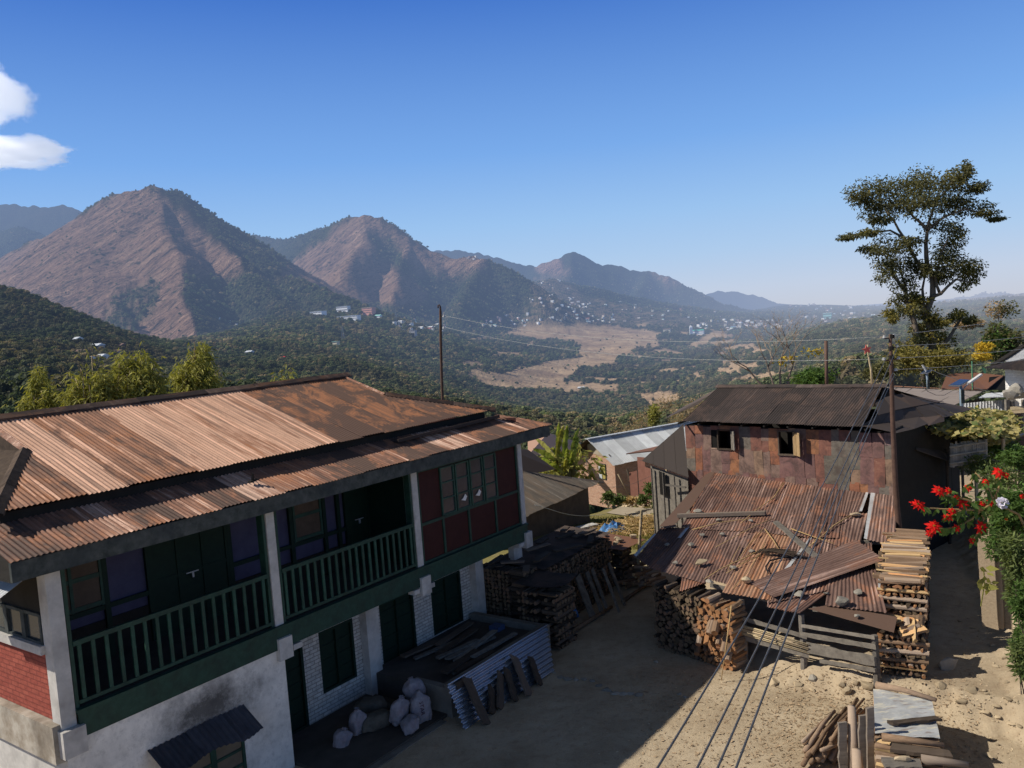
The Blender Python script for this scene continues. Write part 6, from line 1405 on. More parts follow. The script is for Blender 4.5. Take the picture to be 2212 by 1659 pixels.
fr_ = H(uRe - .02, EV + .02, ze); fk = H(1.05, EV - .1, 4.78); gR = H(-.95, -1.95, zr - .1); gb = H(.35, -2.6, 5.3)
flat_hip([(H(-.9, -1.2, 5.42), H(-.55, -2.4, 5.5)), (H(-.45, -.2, 5.12), H(.0, -2.9, 5.18)), (H(uRe + .02, EV + .05, ze - .02), H(.5, -2.9, 4.86)), (H(.28, EV + .1, 4.76), H(.62, -2.4, 4.72))], 'hip_skirt', 3)
flat_hip([(H(-.55, -2.4, 5.5), H(-.9, -3.4, 5.4)), (H(.0, -2.9, 5.18), H(.0, -4.6, 5.0)), (H(.55, -2.6, 4.84), H(.62, -5.5, 4.7))], 'hip_skirt', 4)
mb = MB(); mb.poly([H(-.93, -2.0, zr - .02), H(-.75, -1.1, 5.40), H(-.5, -2.6, 5.42)]); mb.build('gable_opening', m_dark, H2)
flat_hip([(H(-6.75, -1.9, zr - .1), H(-6.9, -.8, 5.3)), (H(-7.9, -1.2, 5.1), H(-7.5, .3, 4.95))], 'hip_skirt', 5)
mb = MB(); 
for u in np.arange(UL, .3, .8): mb.tube([H(u, -.3, ZT + .14), H(u, EV - .05, ze - .1)], .035, 6)
mb.build('rafter_ends', m_ceil, H2)
# rear lean-to of that house, running down to the right
mb = MB(); mb.k = .5
def qy(X, Y, Yd): return atY(*q7(X, Y), Yd)
a, b, c, d = qy(1590, 362, 28.2), qy(1700, 395, 30.6), qy(1872, 498, 29.4), qy(1785, 600, 26.5); e = qy(1600, 535, 25.2)
mb.prism([a, b, c, d, e], Z1 * -.02); mb.build('side_roof', m_flatdark, H2)
mb = MB(); mb.k = .2
def drop(p, z=0): return Vector((p.x, p.y, z))
i1, i2, i3 = e.lerp(b, .08), d.lerp(b, .12), c.lerp(a, .12); mb.quad(drop(i1, -.2), drop(i2, -.2), i2 - Z1 * .06, i1 - Z1 * .06); mb.quad(drop(i2, -.2), drop(i3, -.2), i3 - Z1 * .06, i2 - Z1 * .06); mb.build('side_wall', m_ceil, H2)  # dark sheets put in for the shade below the lean-to roof
for p_ in (d.lerp(a, .06), c.lerp(a, .06)): mb = MB(); mb.tube([drop(p_, .2), p_ - Z1 * .03], .05, 6); mb.build('side_post', m_barkdk, H2)
stick('roof_cable', 'thick black cable draped over the right lean-to roof', [qy(1705, 398, 30.3) + Z1 * .05, qy(1722, 440, 29.3) + Z1 * .05, qy(1755, 500, 28) + Z1 * .05, qy(1780, 590, 26.5) + Z1 * .05, qy(1778, 615, 26.3)], .02, m_rubber, 'cable')
mb = MB(); mb.mi = 0
# left lean-to with sloping brown roof beside the patchwork house
L2 = thing('side_shed', 'low board shed with a brown sloping roof at the left of the patchwork house', 'shed', drop(qy(150, 600, 27)))
a, b, c, d = qy(272, 395, 30.5), qy(298, 690, 25.8), qy(45, 600, 27.2), qy(-60, 500, 30.0)
c2 = qy(180, 470, 30.5); mb = MB(); mb.k = .5; 
RT_ = qy(276, 388, 32); RR_ = qy(305, 690, 28.3); RL_ = qy(42, 598, 30.5)
for i_ in range(4):
    mb.k = -.25 + .07 * i_; mb.prism([RT_.lerp(RL_, i_ / 4) + Z1 * .008 * i_, RT_.lerp(RL_, (i_ + 1) / 4) + Z1 * .008 * i_, RL_.lerp(RR_, .0) if i_ == 3 else RR_.lerp(RL_, (i_ + 1) / 4) + Z1 * .008 * i_, RR_.lerp(RL_, i_ / 4) + Z1 * .008 * i_], Z1 * -.02)
mb.build('roof', m_flatdark, L2)
mb = MB(); mb.k = .4; e1_ = qy(88, 625, 30.6); e2_ = qy(300, 700, 28.8); mb.quad(drop(e1_, -.4), drop(e2_, -.2), e2_, e1_); mb.build('wall', m_oldwoodx, L2)
mb = MB(); o1 = qy(137, 655, 30.0); o2 = qy(172, 668, 29.7); mb.quad(drop(o1, 2.1) + SD * .03, drop(o2, 2.1) + SD * .03, o2 + SD * .03, o1 + SD * .03); mb.build('dark_window', m_dark, L2)
mb = MB(); mb.k = .8
for i in range(3): a = qy(95 + i * 65, 640 + i * 22, 30.4 - .6 * i); mb.beam(drop(a, -.3) + SD * .04, a + SD * .04, .09, .04)
mb.beam(qy(175, 735, 29.3), qy(290, 750, 28.6), .05, .06); mb.build('battens', m_oldwood, L2)
mb = MB()
for i_, (xa, xb, ya, yb) in enumerate([(1042, 1128, 582, 560), (1130, 1212, 412, 418), (1214, 1300, 520, 548), (1302, 1372, 552, 575)]):
    mb.k = .3 + .2 * (i_ % 3); Yd_ = 45 - .5 * i_; a = q8y(xa, ya, Yd_); b = q8y(xb, yb, Yd_ - .4); zb_ = q8y(xa, 800, Yd_).z - 1; mb.quad(drop(a, zb_), drop(b, zb_), b, a)

o = mb.build('rust_fence', plain('red_rust_sheet', (.17, .075, .055), (.24, .11, .08), 3, .7, .3), None, loc=drop(a)); tag(o, 'tall red-rusted sheet fence between the brick house and the side shed', 'fence')
# ------------------------------------------------------------------ small brick house with bright tin roof
YB = 50.0; GB = -2.0
BH = thing('brick_house', 'small bare brick house with bright tin roof and yellow-shuttered window', 'house', Vector((7, 52, GB)))
BR = Vector((math.sin(R(56)), math.cos(R(56)), 0)); BP = Vector((-BR.y, BR.x, 0))   # ridge direction, gable width direction (to the left, away)
cR = q8y(905, 800, YB); cR.z = GB
zE = (q8y(838, 455, YB)).z; zA = q8y(640, 215, YB + 1.6).z; GW = 3.7; LB = 9.5
def BB(r_, w_, z): return Vector((cR.x, cR.y, 0)) + BR * r_ + BP * w_ + Z1 * z
mb = MB(); mb.poly([BB(0, 0, GB - 1), BB(0, 0, zE), BB(0, GW / 2, zA - .1), BB(0, GW, zE), BB(0, GW, GB - 1)], [(0, -1), (0, zE - GB), (GW / 2, zA - GB), (GW, zE - GB), (GW, -1)]); mb.quad(BB(0, 0, GB - 1), BB(LB, 0, GB - 1), BB(LB, 0, zE), BB(0, 0, zE), [(0, 0), (LB, 0), (LB, zE - GB + 1), (0, zE - GB + 1)]); mb.quad(BB(0, GW, GB - 1), BB(LB, GW, GB - 1), BB(LB, GW, zE), BB(0, GW, zE)); mb.build('wall', m_brickraw, BH)
mb = MB(); mb.poly([BB(-.03, .65, zE + .45), BB(-.03, .8, zE + .15), BB(-.03, 1.9, zE + .25), BB(-.03, 2.7, zE + .75), BB(-.03, 1.9, zA - .25)]); mb.build('gable_boards', plain('whitened_boards', (.36, .30, .22), (.55, .48, .38), 5, .9, .4), BH)
mb = MB(); mb.poly([BB(-.05, 2.5, zE + .2), BB(-.05, 3.3, zE + .1), BB(-.05, 2.9, zE + .75), BB(-.05, 2.4, zE + .95)]); mb.poly([BB(-.06, .05, zE - .1), BB(-.06, .45, zE + .05), BB(-.06, .75, zE + .35), BB(-.06, .3, zE + .35)]); mb.build('rusty_bargeboard', m_flatrust, BH)
rp_ = BB(-.5, GW / 2, zA + .02); dR = (BB(0, -.45, zE - .22) - BB(0, GW / 2, zA)); 
m_tinroof = plain('bright_tin', (.58, .60, .60), (.72, .74, .74), 2, .5, .1, (.45, .46, .46), spec=.5)
mb = MB(); corr(mb, rp_, BR, dR, 0, LB + .4, lambda u: 0, lambda u: dR.length, pitch=.12, amp=.016, rows=1, seed=3, sheet=.9); mb.build('tin_roof', m_tinroof, BH, True)
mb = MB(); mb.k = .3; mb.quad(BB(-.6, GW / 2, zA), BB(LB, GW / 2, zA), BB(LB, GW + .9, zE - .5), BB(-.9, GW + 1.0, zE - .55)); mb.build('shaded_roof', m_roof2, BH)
mb = MB(); mb.beam(BB(-.55, GW / 2, zA + .06), BB(LB, GW / 2, zA + .06), .35, .05); mb.build('ridge_cap', m_tinroof, BH)
mb = MB(); wz0 = q8y(745, 690, YB).z; wz1 = q8y(745, 515, YB).z
mb.obox(BB(-.03, 1.15, (wz0 + wz1) / 2), BP * .34, BR * .02, Z1 * (wz1 - wz0) / 2); wf = mb.build('window', m_fascia, BH)
mb = MB(); mb.obox(BB(-.06, 1.3, (wz0 + wz1) / 2), BP * .13, BR * .015, Z1 * (wz1 - wz0) * .45); mb.build('white_leaf', m_tinroof, wf); mb = MB(); mb.obox(BB(-.06, .98, (wz0 + wz1) / 2), BP * .13, BR * .015, Z1 * (wz1 - wz0) * .45); mb.build('yellow_leaf', plain('yellow_paint', (.42, .34, .10), (.5, .42, .14), 3, .6), wf)
mb = MB()
for i in range(6): mb.obox(BB(-.02, 1.5 + i * .17, zE - .05), BP * .035, BR * .01, Z1 * .05)
mb.build('vent_holes', m_dark, BH)
mb = MB(); mb.k = .4; a, b, c, d = q8y(1010, 372, 48.5), q8y(1340, 318, 48), q8y(1345, 345, 47.2), q8y(1020, 380, 47.5); mb.prism([q8y(1010, 376, 47.6), q8y(1350, 340, 47.6), q8y(1370, 290, 50), q8y(1130, 345, 50)], Z1 * -.05); mb.build('side_canopy', m_flatrust, BH)
stick('leaning_post', 'dark timber post leaning in front of the brick house side', [q8y(1100, 800, 47), q8y(1060, 680, 47.2), q8y(1020, 545, 47.4)], .13, m_barkdk, 'post')
# ------------------------------------------------------------------ dark low hut with grey ridged roof
HT = thing('low_hut', 'low dark mud hut with grey corrugated hip roof beyond the long house', 'hut', drop(q8y(500, 1000, 38), -1))
e1_, e2_ = q8y(-8, 945, 34.0), q8y(735, 772, 39.6); t1_, t2_ = q8y(0, 592, 36.6), q8y(240, 545, 38.6)
ee = (e2_ - e1_); eu = Vector((ee.x, ee.y, 0)).normalized(); e1_ = e1_ - eu * 2.5; e2_.z = e1_.z = (e1_.z + e2_.z) / 2 + .03; 
perp = Vector((-eu.y, eu.x, 0)); perp = perp if perp.x < 0 else -perp; Lh = (e2_ - e1_).length; hr = 1.1; hd_ = 2.4
O_ = e1_ + perp * hd_ + Z1 * hr; dd = (e1_ - O_); Ld = dd.length
mb = MB(); corr(mb, O_, eu, dd, 0, Lh, lambda u: 0 if u < Lh - 3.4 else (u - Lh + 3.4) / 3.4 * Ld * .98, lambda u: Ld, pitch=.11, amp=.026, rows=2, seed=66, kfn=lambda x, rr: .5 + rr.uniform(-.15, .2)); mb.build('roof', m_hutroof, HT, True)
mb = MB(); mb.k = .4; A1 = O_ + eu * (Lh - 3.4); B1_ = e2_; C1_ = e2_ + perp * 2 * hd_; mb.poly([A1, B1_, C1_]); mb.poly([O_, A1, C1_, C1_ - eu * Lh]); mb.build('rear_roof', m_roof2, HT)
mb = MB(); cap(mb, A1, B1_ + eu * .1, .12, .04, 5); mb.build('hip_cap', m_hutroof, HT)
mb = MB(); a = e1_ + perp * .45; b = e2_ + perp * .45 - eu * .45; c = b + perp * 3.6
for p_, q_ in ((a, b), (b, c)): mb.quad(drop(p_, -3), drop(q_, -3), q_ + Z1 * .15, p_ + Z1 * .15)
mb.build('mud_wall', plain('mud_wall', (.12, .085, .055), (.20, .145, .095), 2, .95, .5), HT)
mb = MB(); mb.k = .3; mb.quad(a + eu * 1.6 - perp * .02 - Z1 * 1.6, a + eu * 2.4 - perp * .02 - Z1 * 1.6, a + eu * 2.4 - perp * .02, a + eu * 1.6 - perp * .02); mb.build('doorway', m_dark, HT)
# taller dark roof behind it, nearer the long house
HT2 = thing('shaded_roof_hut', 'dark gabled hut roof seen between the long house and the low hut', 'hut', drop(q8y(50, 500, 41), -1))
mb = MB(); mb.k = .3; mb.poly([q8y(-260, 330, 40), q8y(-60, 330, 41), q8y(245, 548, 40), q8y(-260, 640, 38.6)]); mb.build('roof', m_roof2, HT2)
mb = MB(); mb.k = .8; mb.poly([q8y(-60, 120, 52), q8y(160, 150, 52), q8y(520, 260, 56), q8y(470, 400, 52), q8y(-60, 400, 47)]); o = mb.build('pale_rust_roof', m_roof1, None); tag(o, 'pale rusty roof glimpsed behind the banana plant', 'roof')
o['label'] = 'pale rusty roof glimpsed behind the banana plant'
# bench, blue sheet and fence bits on the lawn
BN = thing('concrete_bench', 'low whitish slab bench on the small lawn', 'bench', drop(q8y(580, 1190, 33), -.2))
bpz = gp(*q8(590, 1195)); 
mb = MB(); bl = [atz(*q8(455, 1172), bpz.z + .42), atz(*q8(505, 1192), bpz.z + .42), atz(*q8(712, 1142), bpz.z + .42), atz(*q8(640, 1128), bpz.z + .42)]; mb.prism(bl, Z1 * -.09); mb.build('seat', m_white, BN)
for p_ in (bl[1].lerp(bl[0], .2) + (bl[2] - bl[1]) * .04, bl[2].lerp(bl[3], .2) - (bl[2] - bl[1]) * .04): mb = MB(); mb.beam(drop(p_, bpz.z - .1), drop(p_, bpz.z + .33), .16, .16, (1, 0, 0)); mb.build('leg', m_white, BN)
m_blue = plain('blue_tarp', (.06, .22, .55), (.12, .33, .68), 5, .5, .3)
def tarp(lab, c, sx, sy, h, seed):
    rnd = random.Random(seed); mb = MB(); n = 9; pts = [[Vector((c.x + (i / (n - 1) - .5) * sx, c.y + (j / (n - 1) - .5) * sy, c.z + h * max(0, 1 - ((i / (n - 1) - .5) ** 2 + (j / (n - 1) - .5) ** 2) * 4) ** .5 * (.6 + .5 * rnd.random()))) for j in range(n)] for i in range(n)]
    for i in range(n - 1):
        for j in range(n - 1): mb.quad(pts[i][j], pts[i + 1][j], pts[i + 1][j + 1], pts[i][j + 1])
    o = mb.build('blue_tarpaulin', m_blue, None, loc=c); tag(o, lab, 'tarpaulin')
tarp('crumpled light blue sheet on the lawn beyond the dark stacks', gp(*q8(870, 1240)), 1.3, .8, .5, 1)
tarp('crumpled blue sheet in the shade beside the far end of the long house', Wg(9.6, .6) + Z1 * .05, .7, .5, .35, 2)
mb = MB(); mb.k = .4; c_ = W(12.95, .3, 1.32); mb.prism([c_ + D1 * -.7 + N1 * -.8, c_ + D1 * .9 + N1 * -.7 + Z1 * .05, c_ + D1 * .8 + N1 * .9, c_ + D1 * -.6 + N1 * .8], Z1 * -.01); o = mb.build('stack_cover', m_flatrust, None, loc=c_); tag(o, 'flat rusty sheet held down by stones on the far square firewood stack', 'metal sheet')
for i in range(7):
    p_ = c_ + D1 * (-.5 + .2 * i) + N1 * math.sin(i * 2.3) * .5 + Z1 * .1; rock('cover_stone', 'broken brick or stone on the far square firewood stack', p_, .15, 600 + i, .5, m_stoney, 'stones on the far square stack')
# low stone wall and pale path beyond the lawn
mb = MB(); rnd = random.Random(9); 
def pathpt(x, y, dz=.03): p = gp(x, y); return p + Z1 * dz
pa = [(1300, 1092), (1340, 1095), (1400, 1098), (1450, 1100), (1530, 1108)]; pb = [(1310, 1108), (1345, 1113), (1395, 1120), (1440, 1128), (1530, 1140)]
for i in range(4): mb.quad(pathpt(*pb[i]), pathpt(*pb[i + 1]), pathpt(*pa[i + 1]), pathpt(*pa[i]))
o = mb.build('path', plain('pale_path', (.40, .33, .24), (.50, .43, .32), 2, .95, .3), None); o['kind'] = 'structure'
mb = MB()
for i in range(130):
    t = i / 130; x = 1300 + t * 215; y = 1092 + 8 * t - rnd.uniform(0, 7); p = gp(x, 1092 + 10 * t); mb.k = rnd.random(); rock_mb(mb, Vector((p.x, p.y, p.z + rnd.uniform(.0, .55))), rnd.uniform(.12, .24), rnd, .7, 1)
o = mb.build('stone_wall', m_stoney, None); tag(o, 'low rough stone wall along the pale path', 'wall')
# ------------------------------------------------------------------ right side: further roofs, corner house
def q9(X, Y): return (3332 + X * .31646) / 1.8228, (1200 + Y * .31646) / 1.8228
def q9y(X, Y, Yd): return atY(*q9(X, Y), Yd)
GH = thing('grey_roofed_house', 'long house with pale grey roof behind the patchwork house', 'house', drop(q9y(1300, 1300, 40)))
m_greyroof = plain('grey_sheet_roof', (.24, .20, .18), (.31, .265, .24), 1.2, .85, .15)
a, b, c, d = q9y(440, 1022, 52), q9y(1690, 1078, 44), q9y(1200, 1318, 37.5), q9y(250, 1180, 44)
mb = MB(); mb.k = .5; mb.prism([a, b, c, d], Z1 * -.03); gro = mb.build('roof', m_greyroof, GH)
mb = MB()
for t in (.18, .34, .5, .66, .82): mb.beam(a.lerp(b, t) + Z1 * .015, d.lerp(c, t) + Z1 * .015, .05, .012)
mb.build('roof_seam', plain('grey_seam', (.19, .16, .145), (.24, .2, .18), 2), gro)
mb = MB(); mb.k = .4; mb.quad(q9y(200, 985, 54), q9y(1730, 1065, 44.6), b + Z1 * .05, a + Z1 * .05); mb.build('rear_slope', m_flatrust, GH)
mb = MB(); mb.k = .3; c3 = q9y(1210, 1318, 38); b3 = q9y(1660, 1160, 41.5); mb.quad(drop(c3), drop(b3), b3, c3); mb.build('wall', m_dark, GH)
mb = MB(); sheet4(mb, q9y(1440, 1230, 38.5), q9y(1990, 1180, 38.5), q9y(1990, 1330, 38.2), q9y(1440, 1345, 38.2), 0, pitch=.14, amp=.02, k=.5, seed=2); o = mb.build('tin_fence', m_galv, None, True); tag(o, 'bluish corrugated tin fence beside the corner house', 'fence')
mb = MB(); mb.k = .5; mb.prism([q9y(1650, 1155, 37), q9y(2050, 1140, 37), q9y(2030, 1088, 39), q9y(1740, 1100, 39)], Z1 * -.03); o = mb.build('tin_canopy', m_tinroof, None); tag(o, 'bright flat tin canopy between the grey roof and the corner house', 'canopy')
BRN = thing('brown_roofed_hut', 'hut with a rough brown roof below the tall tree', 'hut', drop(q9y(1400, 950, 55)))
mb = MB(); mb.k = .35; mb.prism([q9y(1180, 1040, 50), q9y(1750, 1050, 50), q9y(1960, 880, 55), q9y(1500, 830, 60), q9y(1250, 870, 58)], Z1 * -.05); mb.build('roof', m_flatrust, BRN)
mb = MB(); mb.quad(q9y(1760, 1060, 51), q9y(1975, 1060, 51), q9y(1975, 880, 55.5), q9y(1780, 900, 54)); mb.build('wall', m_dark, BRN)
stick('roof_pole', 'thin rusty pole rising from the brown roof', [q9y(1575, 1060, 50), q9y(1568, 700, 50)], .05, m_shed, 'pole')
# corner house at the right edge
CH2 = thing('corner_house', 'white walled house with dark eaves cut by the right edge of the view', 'house', drop(q9y(2150, 1400, 36)))
mb = MB(); a = q9y(1975, 812, 38); b = q9y(2700, 850, 34); ab = q9y(1990, 1400, 38); mb.quad(drop(a, ab.z), drop(b, ab.z), drop(b, a.z + .3), a + Z1 * .1, [(0, 0), (8, 0), (8, 4), (0, 4)]); a2 = a + Vector((a.x, a.y, 0)).normalized() * 6 + Vector((.6, 0, 0)); mb.quad(drop(a2, ab.z), drop(a, ab.z), a, a2); mb.build('wall', brick_mat('white_blocks', (.62, .60, .56), (.70, .68, .64), (.52, .50, .47), bw=.45, bh=.2, dark=.12), CH2)
mb = MB(); sheet4(mb, q9y(1850, 752, 39), q9y(2700, 560, 31), q9y(2700, 860, 29.6), q9y(1715, 785, 37.6), 0, pitch=.16, amp=.022, k=.2, seed=6); mb.build('lower_roof', m_roof2, CH2, True)
mb = MB(); sheet4(mb, q9y(2200, 515, 40.5), q9y(2700, 300, 36), q9y(2700, 800, 33), q9y(1960, 700, 38.5), 0, pitch=.14, amp=.018, k=.5, seed=7); mb.build('gable_sheet', m_galv, CH2, True)
mb = MB(); mb.k = .3; mb.beam(q9y(2215, 505, 39.4), q9y(1835, 748, 38.2), .25, .08); mb.build('bargeboard', m_ceil, CH2)
# open wood store of the corner house
ST = thing('timber_rack', 'small open rack of poles and stones under the corner house', 'rack', drop(q9y(2100, 1400, 33)))
for (X0, Y0, X1, Y1) in ((2000, 1180, 2010, 1560), (2060, 1200, 2120, 1560), (2210, 1180, 2212, 1560)):
    mb = MB(); mb.k = .4; mb.beam(q9y(X0, Y0, 33), drop(q9y(X1, Y1, 33), q9y(X1, Y1, 33).z), .14, .14); mb.build('post', m_oldwoodx, ST)
for (X0, Y0, X1, Y1) in ((1990, 1090, 2260, 1110), (2040, 1290, 2260, 1280), (2040, 1335, 2260, 1320), (2010, 1160, 2260, 1140)):
    mb = MB(); mb.k = .6; mb.beam(q9y(X0, Y0, 32.9), q9y(X1, Y1, 32.6), .12, .12); mb.build('rail', m_bamboo, ST)
mb = MB(); a = q9y(2110, 1290, 33.5); b = q9y(2300, 1290, 33.5); mb.quad(drop(a, .5), drop(b, .5), b, a); mb.build('dark_store', m_flatrust, ST)
rock('rack_stone', 'round grey boulder on top of the rack by the corner house', q9y(2110, 1050, 32.8), .45, 701, .7)
rock('rack_stone', 'smaller cut round block on the left end of the rack', q9y(2045, 1105, 32.7), .3, 702, .8)
rock('rack_stone', 'white stone block on the ground under the rack', q9y(2160, 1600, 31), .3, 703, .6, m_white)
# ------------------------------------------------------------------ plants
def leaves_mb(mb, rnd, c, rad, n, ln, wd=.35, droop=.4, shell=.35, mi=0, kb=.5):
    """leaf blades filling an ellipsoid, denser towards its skin"""
    c = Vector(c); rad = Vector(rad)
    for _ in range(n):
        d = Vector((rnd.gauss(0, 1), rnd.gauss(0, 1), rnd.gauss(0, 1))).normalized(); q = (shell + (1.08 - shell) * rnd.random() ** .6)
        p = c + Vector((d.x * rad.x, d.y * rad.y, d.z * rad.z)) * q; t = Vector((rnd.gauss(0, 1), rnd.gauss(0, 1), rnd.gauss(0, .5))) + d * .8; t.normalize(); t = (t - Z1 * droop * rnd.uniform(.3, 1.6)).normalized()
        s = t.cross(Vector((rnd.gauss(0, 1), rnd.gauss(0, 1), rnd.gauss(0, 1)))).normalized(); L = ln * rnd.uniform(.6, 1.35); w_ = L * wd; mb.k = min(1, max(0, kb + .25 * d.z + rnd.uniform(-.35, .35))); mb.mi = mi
        mb.poly([p, p + t * L * .5 + s * w_ * .5, p + t * L, p + t * L * .45 - s * w_ * .5])
def leafm(name, c1, c2, c3=None, tr=.3): return veg_mat(name, c1, c2, c3, False, tr, 0, 3.0)
m_treeleaf = leafm('tree_leaf', (.085, .09, .038), (.18, .165, .075)); m_treeyel = leafm('tree_leaf_yellow', (.16, .145, .04), (.26, .21, .06))
m_bamleaf = leafm('bamboo_leaf', (.19, .195, .045), (.38, .35, .10)); m_green1 = leafm('bush_leaf', (.05, .10, .025), (.12, .19, .05)); m_green2 = leafm('shrub_leaf', (.07, .11, .035), (.19, .22, .08))
m_dry = leafm('dry_leaf', (.30, .20, .11), (.46, .33, .20)); m_vine = leafm('vine_leaf', (.30, .27, .09), (.50, .42, .20)); m_flower = leafm('red_bract', (.55, .012, .012), (.80, .03, .02), None, .25)
m_straw = leafm('straw', (.40, .27, .12), (.58, .42, .22)); m_yellowbush = leafm('yellow_leaf', (.45, .30, .03), (.62, .45, .06))
m_trunk = wood_mat('tree_bark', (.11, .085, .062), (.25, .20, .15), (1.2, 1.2, .5), bmp=.6); m_twig = wood_mat('twig_bark', (.16, .12, .095), (.28, .22, .17), (3, 3, 3)); m_banana = leafm('banana_leaf', (.13, .19, .04), (.32, .34, .09), None, .4)
def q3(X, Y): return 1443.9 + X * .3472, 329.2 + Y * .3472
def q3y(X, Y, Yd): return atY(*q3(X, Y), Yd)
# tall tree
TY_ = 68.0; rnd = random.Random(21); tb = q3y(1650, 1470, TY_); TT = thing('tall_tree', 'very tall slender many-stemmed tree with a flat ragged crown standing against the sky', 'tree', tb)
mb = MB(); mb.k = .5
stems = [([(1600,1470),(1565,1230),(1530,1060),(1500,950),(1478,870),(1420,790),(1390,740)], .34, 0), ([(1650,1470),(1645,1250),(1625,1090),(1595,1010),(1645,890),(1640,760),(1605,650),(1612,480)], .46, .4), ([(1660,1450),(1700,1210),(1790,1080),(1830,1030)], .26, -1),
 ([(1612,480),(1560,430),(1500,370),(1440,300)], .17, .8), ([(1612,480),(1665,440),(1730,395),(1850,350),(1960,380)], .16, -.5), ([(1600,760),(1530,650),(1465,530),(1405,430),(1350,360)], .20, 1), ([(1465,530),(1380,485),(1280,500),(1140,520)], .12, 1.2),
 ([(1640,900),(1695,880),(1790,790),(1890,810)], .2, -1), ([(1585,1000),(1580,850),(1600,700)], .18, 1), ([(1690,880),(1660,770),(1700,620),(1740,520)], .15, -1.5), ([(1612,480),(1640,380),(1690,280),(1760,190),(1850,110)], .13, .2), ([(1500,950),(1430,900),(1380,860)], .1, 0), ([(1570,1250),(1600,1150),(1660,1080)], .12, .5), ([(1480,870),(1450,760),(1440,620)], .12, 1.5), ([(1560,1230),(1500,1200),(1440,1180)], .08, 0)]
for pts, r_, dy in stems:
    P_ = [q3y(X, Y, TY_ + dy * j / (len(pts) - 1) + rnd.uniform(-.2, .2)) for j, (X, Y) in enumerate(pts)]; Q_ = []
    for a, b in zip(P_[:-1], P_[1:]): Q_ += [a, a.lerp(b, .5) + Vector((rnd.uniform(-.12, .12), rnd.uniform(-.1, .1), 0))]
    Q_.append(P_[-1]); m = len(Q_); mb.tube(Q_, [r_ * .72 * (1.15 - .75 * j / (m - 1)) for j in range(m)], 8, jit=.08)
mb.build('trunk', m_trunk, TT, True)
clus = [(1200,280,90,70),(1320,235,100,75),(1440,230,120,85),(1580,200,110,85),(1700,180,120,75),(1800,160,80,70),(1862,105,34,45),(1750,290,140,60),(1900,225,80,36),(1880,330,110,45),(1990,370,80,28),(2040,412,60,13),(1600,320,150,65),(1420,335,140,65),(1260,350,80,55),(1330,420,80,36),(1240,500,90,30),(1120,520,75,18),
 (1420,590,110,50),(1285,610,80,34),(1480,550,80,40),(1380,680,85,55),(1400,760,80,50),(1500,690,55,60),(1740,520,110,80),(1800,470,70,45),(1720,630,95,75),(1790,700,110,70),(1870,745,90,50),(1860,815,60,24),(1700,780,70,55),(1480,840,70,50),(1430,910,60,36)]
low = [(1460,990,75,45),(1530,910,45,40),(1600,1130,60,36),(1405,1010,40,36),(1800,1010,60,34),(1860,1045,50,20),(1600,1270,130,60),(1490,1240,110,60),(1720,1290,150,65),(1600,1360,170,60),(1800,1270,60,45),(1660,1050,50,40)]
mb = MB()
for (X, Y, rx, ry) in clus:
    for _ in range(5 if rx > 70 else 3):
        cx_ = X + rnd.gauss(0, .42) * rx; cy_ = Y + rnd.gauss(0, .42) * ry; c = q3y(cx_, cy_, TY_ + rnd.gauss(0, rx / 95)); s = .3472 * TY_ / F_
        leaves_mb(mb, rnd, c, (rx * s * .8, rx * s * .75, ry * s * .75), int(95 + rx * ry * .018), .24, .42, .6, .05, 1 if rnd.random() < .18 else 0, .42)
cw = mb.build('crown', [m_treeleaf, m_treeyel], TT)
mb = MB()
for (X, Y, rx, ry) in low + [(1580,960,80,50),(1500,1100,60,60),(1650,1180,70,60),(1560,1330,120,50),(1640,760,60,80),(1560,700,50,60),(1500,960,60,60),(1640,1080,70,70),(1720,1180,60,50)]:
    for _ in range(4):
        c = q3y(X + rnd.gauss(0, .5) * rx, Y + rnd.gauss(0, .5) * ry, TY_ + rnd.gauss(0, 1)); s = .3472 * TY_ / F_
        leaves_mb(mb, rnd, c, (rx * s * .7, rx * s * .7, ry * s * .7), 130, .27, .42, .5, .1, 0 if rnd.random() < .4 else 1, .5)
mb.build('lower_foliage', [m_treeleaf, m_treeyel], TT)
